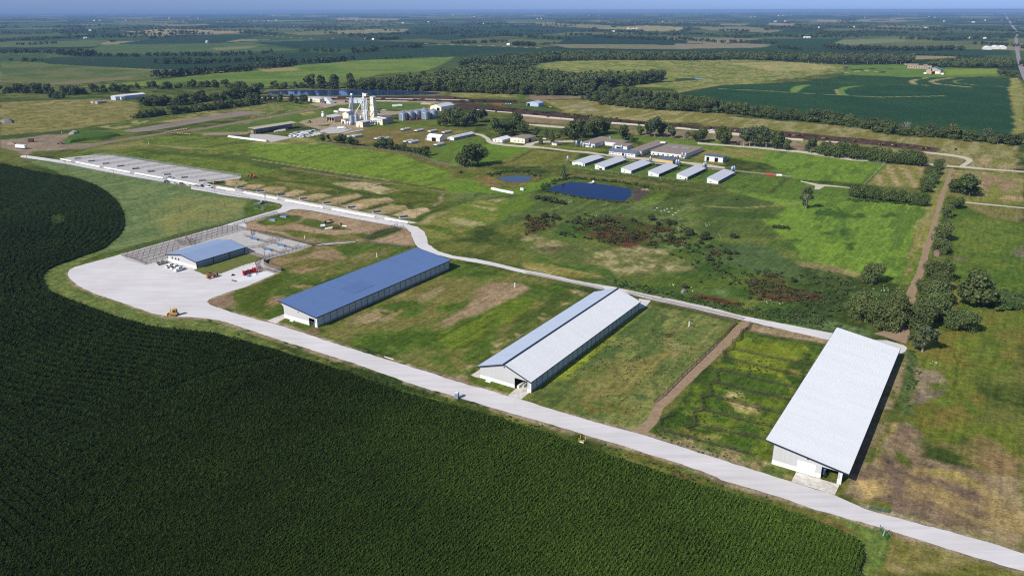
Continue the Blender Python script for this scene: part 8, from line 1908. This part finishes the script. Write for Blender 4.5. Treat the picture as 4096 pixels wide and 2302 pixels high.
# silage bags, bales, covered heap
def bag(crop, a, b_, label, r_=1.3, m_=None):
    A_, B_ = GC(crop, *a), GC(crop, *b_); d = B_ - A_; L = np.linalg.norm(d); t = empty('silage_bag', A_, math.atan2(d[1], d[0]), label, 'silage bag')
    pr = [(r_ * math.cos(math.pi * i / 8) * 1.15, r_ * math.sin(math.pi * i / 8)) for i in range(9)]
    MB().prismx(pr, 0, L).build('bag', m_ or M_WSTEEL, t); MB().lathe([(r_ * 1.1, 0), (r_ * .95, r_ * .6), (r_ * .3, r_ * .98)], L, 0, 12).build('bag_end', m_ or M_WSTEEL, t); return t
bag('C4', (2145, 462), (2490, 505), 'long white silage bag on the slab in front of the hay shed', 1.5)
bag('C6', (395, 950), (450, 962), 'short white wrapped bale row by the small pond'); bag('C6', (462, 966), (585, 990), 'longer white wrapped bale row by the small pond')
bag('C5', (1040, 262), (1140, 275), 'white covered heap behind the commodity shed', 3); bag('C5', (975, 280), (1000, 284), 'small white covered heap left of the big one', 2)
for x, y, lb in ((668, 960, 'left of two white drums on the grass between the ponds'), (684, 962, 'right of two white drums on the grass between the ponds')):
    t = empty('drum', GC('C6', x, y), 0, lb, 'drum'); MB().tube((0, 0, 0), (0, 0, 1.7), .8, n=10).build('shell', M_WSTEEL, t); MB().tube((0, 0, 1.7), (0, 0, 2.0), .4, n=8).build('lid', M_GSTEEL, t)
def heap(name, crop, s, h, m_, label, cat, n=9):
    pl = [Vector(tuple(g)) for g in gpoly(crop, s)]; c = sum(pl, Vector()) / len(pl)
    t = empty(name, c, 0, label, cat); mb = MB(); rings = [(1, 0), (.86, .55), (.6, .85), (.3, 1.0)]
    V = []; k = len(pl)
    for f_, z_ in rings: V += [((p.x - c.x) * f_, (p.y - c.y) * f_, h * z_ + .1 * trr.random() * (z_ > 0)) for p in pl]
    V.append((0, 0, h * 1.02)); F = []
    for r_ in range(3): F += [(r_ * k + i, r_ * k + (i + 1) % k, (r_ + 1) * k + (i + 1) % k, (r_ + 1) * k + i) for i in range(k)]
    F += [(3 * k + i, 3 * k + (i + 1) % k, 4 * k) for i in range(k)]
    mb.add(V, F).build(name + '_mound', m_, t); return t
tarpm = mat('tyre_weighted_tarp', (0.78, 0.79, 0.82), .8, .1, .3, rgb2=(0.05, 0.05, 0.06))
ta2 = mat('tyre_weighted_pale_tarp', (0.74, 0.70, 0.60), .8, .1, .3, rgb2=(0.06, 0.06, 0.05))
for m_ in (tarpm, ta2):
    for nd in m_.node_tree.nodes:
        if nd.type == 'VALTORGB': nd.color_ramp.elements[0].position, nd.color_ramp.elements[1].position = .47, .51
        if nd.type == 'TEX_NOISE': nd.inputs['Detail'].default_value = 1
heap('silage_pile', 'C5', '420,545 480,520 600,500 740,482 770,490 700,520 580,575 450,562', 1.3, tarpm, 'silage pile under white sheeting dotted with black tyres', 'silage pile')
heap('silage_pile', 'C5', '570,575 700,525 780,495 850,510 840,535 700,560', 1.1, ta2, 'silage pile under cream sheeting dotted with tyres, right of the white one', 'silage pile')
heap('silage_pile', 'C5', '245,495 330,470 440,470 420,490 280,512', 1.4, ta2, 'low tyre covered pile between the hay shed and the white silage pile', 'silage pile')
heap('grass_mound', 'C4', '600,510 650,470 760,440 900,430 1100,435 1150,450 1000,475 800,500 640,525', 4, mat('mound_grass', alb(76, 104, 42), 1, .1, .2, spec=.05, rgb2=alb(60, 84, 36)), 'grassy earth mound beside the bare ground at the far left', 'mound')
heap('rubble_pile', 'C4', '640,440 680,415 725,412 735,425 690,438', 2.2, mat('rubble', (0.42, 0.40, 0.37), .95, .2, .8), 'pale rubble pile on the bare ground at the far left', 'rubble')
heap('soil_pile', 'C4', '65,535 90,515 130,520 140,535', 1.8, dirtm, 'small soil pile left of the rusty tank', 'soil')
heap('manure_heap', 'M', '2060,195 2110,150 2180,160 2200,190 2390,190 2300,200', 2.5, mat('sand_heap', (0.45, 0.35, 0.22), 1, .1, .8), 'sandy heap on the grass behind the grain bins', 'heap')
heap('brush_pile', 'N7', '1100,435 1120,415 1160,418 1185,440 1150,462 1110,460', 1.5, mat('brush', (0.27, 0.19, 0.14), 1, .2, 2), 'brown brush pile under the half bare cedar', 'brush pile')
heap('brush_pile', 'C4', '0,320 60,300 120,310 120,335 40,342', 3, mat('grey_brush', (0.25, 0.22, 0.2), 1, .2, 1), 'grey brush pile at the left edge of the dry meadow', 'brush pile')
heap('brush_pile', 'N6', '1335,685 1350,665 1385,668 1390,685 1360,695', 1.4, MATS['grey_brush'], 'grey brush pile among flowering weeds in the rough meadow', 'brush pile')
b0 = None
for i, (x, y) in enumerate([(1555 + 24 * k, 424 - 3.4 * k) for k in range(9)] + [(1640 + 20 * k, 410 - 3.2 * k) for k in range(6)] + [(1668 + 22 * k, 436 + 2.2 * k) for k in range(6)]):
    g_ = GC('C4', x, y)
    if b0 is None:
        b0 = empty('hay_bale', g_, .3, 'round hay bale in the row on the dirt road edge', 'bale', 'rows of round hay bales'); MB().tube((-.8, 0, .8), (.8, 0, .8), .85, n=12).build('bale', hay, b0); MB().tube((-.3, 0, .8), (.3, 0, .8), .87, n=12).build('net_wrap', mat('net_wrap', (0.48, 0.40, 0.24), .9, .1, 1), b0)
    else: dup(b0, g_, .3)
bag('M', (465, 810), (880, 725), 'long low white wall along the field below the mill', .9)
t = empty('propane_tank', GC('C6', 878, 492), .1, 'white propane tank on the lawn behind the conifers', 'tank'); MB().tube((-2.2, 0, 1.2), (2.2, 0, 1.2), .7, n=12).build('shell', M_WSTEEL, t); MB().box(-1.5, -1.2, -.5, .5, 0, .6).box(1.2, 1.5, -.5, .5, 0, .6).build('saddle', conc, t)
t = empty('dock', GC('C6', 1330, 897), AZ * -1, 'small pale wooden dock on the far bank of the deep blue pond', 'dock'); MB().box(-1.6, 1.6, -3, 3, .5, .7).build('deck', M_WPOST, t); MB().box(-.6, .6, 1.6, 2.6, .7, 1.7).build('pump_box', M_WSTEEL, t)
for i, (x, y) in enumerate([(1940, 1128), (1920, 1146), (2035, 1135), (2080, 1132), (2140, 1156), (2115, 1172), (2050, 1166), (2090, 1192), (1980, 1158), (2010, 1150)]):
    t = empty('white_tarp', GC('C6', x, y), trr.uniform(0, 3), 'crumpled pale tarp lying on the rough meadow below the blue pond', 'tarp', 'pale tarps on the meadow'); MB().lathe([(trr.uniform(.5, 1.1), 0), (.45, .25), (.2, .35)], n=6).build('cloth', [M_WPOST, M_GSTEEL, M_WPOST][i % 3], t)
t = empty('panel_stack', GC('C7', 555, 704), -.2, 'red and grey gate panels stacked by the board fence', 'panels')
for k in range(5): MB().box(-3 + k * .2, 3 - k * .3, -.8 + k * .35, -.6 + k * .35, 0, 1.3).build('panel', [MATS['red_paint'], M_GSTEEL][k % 2], t)
t = empty('white_calf_hutch', GC('C7', 628, 706), -.2, 'white tank lying beside the stacked gate panels', 'tank'); MB().tube((-2, 0, .9), (2, 0, .9), .9, n=10).build('shell', M_WSTEEL, t); MB().box(-1.5, 1.5, -.5, .5, 0, .3).build('cradle', M_DARK, t)
t = empty('hay_wagon', GC('C7', 2522, 654), -.1, 'pinkish hay rack wagon by the lane at the right edge', 'wagon'); MB().box(-3, 3, -1.1, 1.1, .8, 1.0).build('bed', M_RUST, t); m = MB()
for k in range(7): m.box(-3 + k, -2.9 + k, -1.1, -1.0, 1, 2.6); m.box(-3 + k, -2.9 + k, 1.0, 1.1, 1, 2.6)
m.box(-3, 3.1, -1.12, -1.02, 2.4, 2.6).box(-3, 3.1, 1.02, 1.12, 2.4, 2.6).build('rack', mat('pink_rust', (.38, .18, .16), .8, .1, 1), t)
for x in (-2, 2):
    for y in (-.9, .9): wheel(t, x, y, .4)
t = empty('feed_tub', GC('C6', 942, 185), 0, 'yellow feed tub near the pale blue shed', 'tub'); MB().lathe([(1.6, 0), (1.9, .9), (1.7, .9), (1.5, .2)], n=12).build('tub', yb, t); MB().lathe([(1.5, .3), (.2, .5)], n=10).build('feed', hay, t)
t = empty('blue_heap', GC('C6', 540, 157), 0, 'heap of blue and white wrapped bales left of the pale blue shed', 'bales')
for k in range(6): MB().tube((-4 + 1.6 * k, -.7, .7), (-4 + 1.6 * k, .7, .7), .75, n=10).build('bale', [M_TUB2, M_WSTEEL][k % 2], t)
for x, y, lb in ((558, 528, 'dark tractor part on bare ground left of the grassy mound'), (600, 530, 'grey implement on bare ground left of the grassy mound')):
    t = empty('implement', GC('C4', x, y), .4, lb, 'implement'); MB().box(-2, 2, -.8, .8, .4, 1.3).build('frame', M_BGREY, t); MB().tube((-1, -1, .5), (-1, 1, .5), .5, n=10).build('roller', M_TYRE, t)
t = empty('orange_barrel', GC('C4', 570, 528), 0, 'orange barrel between two implements at the far left', 'barrel'); MB().tube((0, 0, 0), (0, 0, 2.2), .9, n=10).build('shell', paint_mat('orange', (0.75, 0.12, 0.015)), t); MB().tube((0, 0, 2.2), (0, 0, 2.3), .7, n=10).build('lid', M_DARK, t)

# ------------------------------------------------------------------ cattle and people: one continuous skin each
def skinned(name, verts, edges, radii, m_, sub=1):
    me = bpy.data.meshes.new(name + '_base'); me.from_pydata(verts, edges, []); o = bpy.data.objects.new(name + '_base', me); COL.objects.link(o)
    md = o.modifiers.new('skin', 'SKIN'); md.use_smooth_shade = True
    for i, r_ in enumerate(radii): me.skin_vertices[0].data[i].radius = (r_, r_) if not hasattr(r_, '__len__') else r_
    me.skin_vertices[0].data[0].use_root = True
    s_ = o.modifiers.new('sub', 'SUBSURF'); s_.levels = sub; s_.render_levels = sub
    dg = bpy.context.evaluated_depsgraph_get(); ev = o.evaluated_get(dg)
    out = bpy.data.meshes.new_from_object(ev); out.name = name; out.materials.clear(); out.materials.append(m_)
    bpy.data.objects.remove(o); return out
cv = [(0, 0, 1.0), (.55, 0, 1.0), (-.6, 0, 1.05), (.85, 0, 1.2), (1.1, 0, 1.3), (1.4, 0, 1.15), (.6, .22, .55), (.62, .22, .08), (.6, -.22, .55), (.55, -.22, .08), (-.62, .22, .6), (-.72, .22, .38), (-.66, .22, .08), (-.62, -.22, .6), (-.74, -.22, .38), (-.68, -.22, .08), (-.85, 0, 1.15), (-.95, 0, .6), (1.12, .2, 1.38), (1.12, -.2, 1.38)]
ce = [(0, 1), (0, 2), (1, 3), (3, 4), (4, 5), (1, 6), (6, 7), (1, 8), (8, 9), (2, 10), (10, 11), (11, 12), (2, 13), (13, 14), (14, 15), (2, 16), (16, 17), (4, 18), (4, 19)]
cr_ = [(.40, .42), (.36, .40), (.36, .36), .24, .17, .11, .14, .06, .14, .06, .16, .08, .06, .16, .08, .06, .06, .03, .04, .04]
cowb = skinned('cow_body', cv, ce, cr_, mat('black_hide', (0.018, 0.015, 0.014), .7, .1, 1, spec=.2)); cowt = cowb.copy(); cowt.materials.clear(); cowt.materials.append(mat('tan_hide', (0.34, 0.24, 0.15), .8, .1, 1))
cowr = cowb.copy(); cowr.materials.clear(); cowr.materials.append(mat('brown_hide', (0.10, 0.045, 0.025), .8, .1, 1))
CW = [('C6', 230, 197, 5), ('C6', 400, 208, 5), ('C6', 600, 208, 7), ('C6', 700, 216, 6), ('C6', 880, 240, 7), ('C6', 1100, 254, 5), ('C6', 1160, 258, 5), ('C6', 1200, 262, 4), ('C6', 1310, 270, 5), ('C6', 1400, 278, 4), ('C6', 770, 252, 4), ('C6', 1540, 295, 3), ('C6', 1600, 312, 4), ('C6', 1790, 336, 3), ('C6', 2080, 352, 4), ('C6', 2160, 357, 4), ('C6', 110, 130, 5), ('C6', 210, 132, 5), ('C6', 330, 134, 6), ('C6', 510, 134, 4), ('C6', 590, 136, 4),
      ('C7', 110, 328, 6), ('C7', 285, 350, 6), ('C7', 715, 387, 3), ('C7', 790, 390, 6), ('C7', 1000, 408, 7), ('C7', 1240, 432, 10), ('C7', 1440, 456, 9), ('C7', 1530, 464, 6), ('C7', 1665, 468, 2), ('C7', 1775, 494, 7), ('C5', 1660, 142, 6), ('C5', 1900, 145, 7), ('C5', 2160, 152, 6), ('C5', 2410, 158, 6), ('C5', 2540, 162, 5), ('C5', 950, 138, 4), ('C5', 2350, 130, 4)]
LOC = {'C6': 'middle of the muddy feedlot', 'C7': 'right half of the muddy feedlot', 'C5': 'far pens below the lagoon'}
for c_, x, y, n_ in CW:
    for i in range(n_):
        g_ = GC(c_, x + trr.gauss(0, 16), y + trr.gauss(0, 2.2)); light = c_ == 'C7' and trr.random() < .3
        if light: me_, lb = (cowt, 'tan beef cow standing in the right half of the muddy feedlot')
        elif trr.random() < .2: me_, lb = (cowr, 'dark brown beef cow standing in the ' + LOC[c_])
        else: me_, lb = (cowb, 'black beef cow standing in the ' + LOC[c_])
        o = bpy.data.objects.new('cow', me_); COL.objects.link(o); o.location = tuple(g_); o.rotation_euler = (0, 0, trr.uniform(0, 6.28)); o.scale = (1.15,) * 3
        tag(o, lb, 'cow', 'beef cattle in the feedlot')
def person(pos, rz, shirt, label, seat=0):
    k = .42 if seat else 0
    pv = [(0, 0, .95 - k), (0, 0, 1.2 - k), (0, 0, 1.42 - k), (0, 0, 1.55 - k), (.02, 0, 1.68 - k), (0, .2, 1.38 - k), (.04, .27, 1.1 - k), (.16, .25, .9 - k), (0, -.2, 1.38 - k), (.04, -.27, 1.1 - k), (.16, -.25, .9 - k)]
    if seat: pv += [(.42, .12, .52), (.46, .12, .08), (.42, -.12, .52), (.46, -.12, .08)]
    else: pv += [(.03, .11, .5), (0, .12, .06), (-.02, -.11, .5), (.05, -.12, .06)]
    pe = [(0, 1), (1, 2), (2, 3), (3, 4), (2, 5), (5, 6), (6, 7), (2, 8), (8, 9), (9, 10), (0, 11), (11, 12), (0, 13), (13, 14)]
    pr_ = [(.16, .12), (.15, .11), (.17, .11), .06, (.10, .11), .06, .05, .04, .06, .05, .04, .075, .06, .075, .06]
    o = bpy.data.objects.new('person', skinned('person_body', pv, pe, pr_, shirt)); COL.objects.link(o); o.location = tuple(map(float, pos)); o.rotation_euler = (0, 0, rz)
    tag(o, label, 'person')
    h_ = MB().lathe([(.125, 1.70 - k), (.13, 1.76 - k), (.09, 1.83 - k), (.02, 1.85 - k)], .02, 0, 10).build('cap', M_DARK, o, True)
ws, bs, dk = mat('white_shirt', (.7, .7, .7), .9, .05, 2), mat('blue_shirt', (.08, .25, .5), .9, .05, 2), mat('dark_clothes', (.03, .035, .05), .9, .05, 2)
for x, y, s_, lb, st in [(1405, 512, bs, 'person in a blue shirt standing on the flatbed trailer', 0), (2250, 398, ws, 'person in a white shirt, leftmost at the edge of the first dirt pen', 0), (2290, 400, ws, 'person in white, second from the left at the edge of the first dirt pen', 0), (2330, 398, dk, 'person in dark clothes crouching at the edge of the first dirt pen', 1), (2238, 505, dk, 'person in dark clothes, left of the pair working in the dirt pen', 0), (2300, 498, ws, 'person in a pale shirt, right of the pair working in the dirt pen', 0)]:
    g_ = GC('Q', x, y)
    if x == 1405: g_ = g_ + np.array([0, 0, .0])
    person(g_, trr.uniform(0, 6), s_, lb, st)
# ------------------------------------------------------------------ summer haze
hzm = bpy.data.materials.new('haze'); hzm.use_nodes = True
t = hzm.node_tree; t.nodes.clear()
ou = t.nodes.new('ShaderNodeOutputMaterial'); pv_ = t.nodes.new('ShaderNodeVolumePrincipled')
pv_.inputs['Color'].default_value = (0.36, 0.58, 1.0, 1); pv_.inputs['Density'].default_value = 5.5e-5; pv_.inputs['Anisotropy'].default_value = 0.0
t.links.new(pv_.outputs[0], ou.inputs['Volume'])
xs = np.abs(np.array([gx.max(), gx.min(), gy.max(), gy.min()])).max() + 500
hb = MB().box(-xs, xs, -xs, xs, float(gz.min()) - 1.0, max(HCAM + 3, float(gz.max()) + 25)).build('haze', hzm)
tag(hb, 'thin blue summer haze over the plain', 'haze', kind='stuff')
hzm.cycles.homogeneous_volume = True
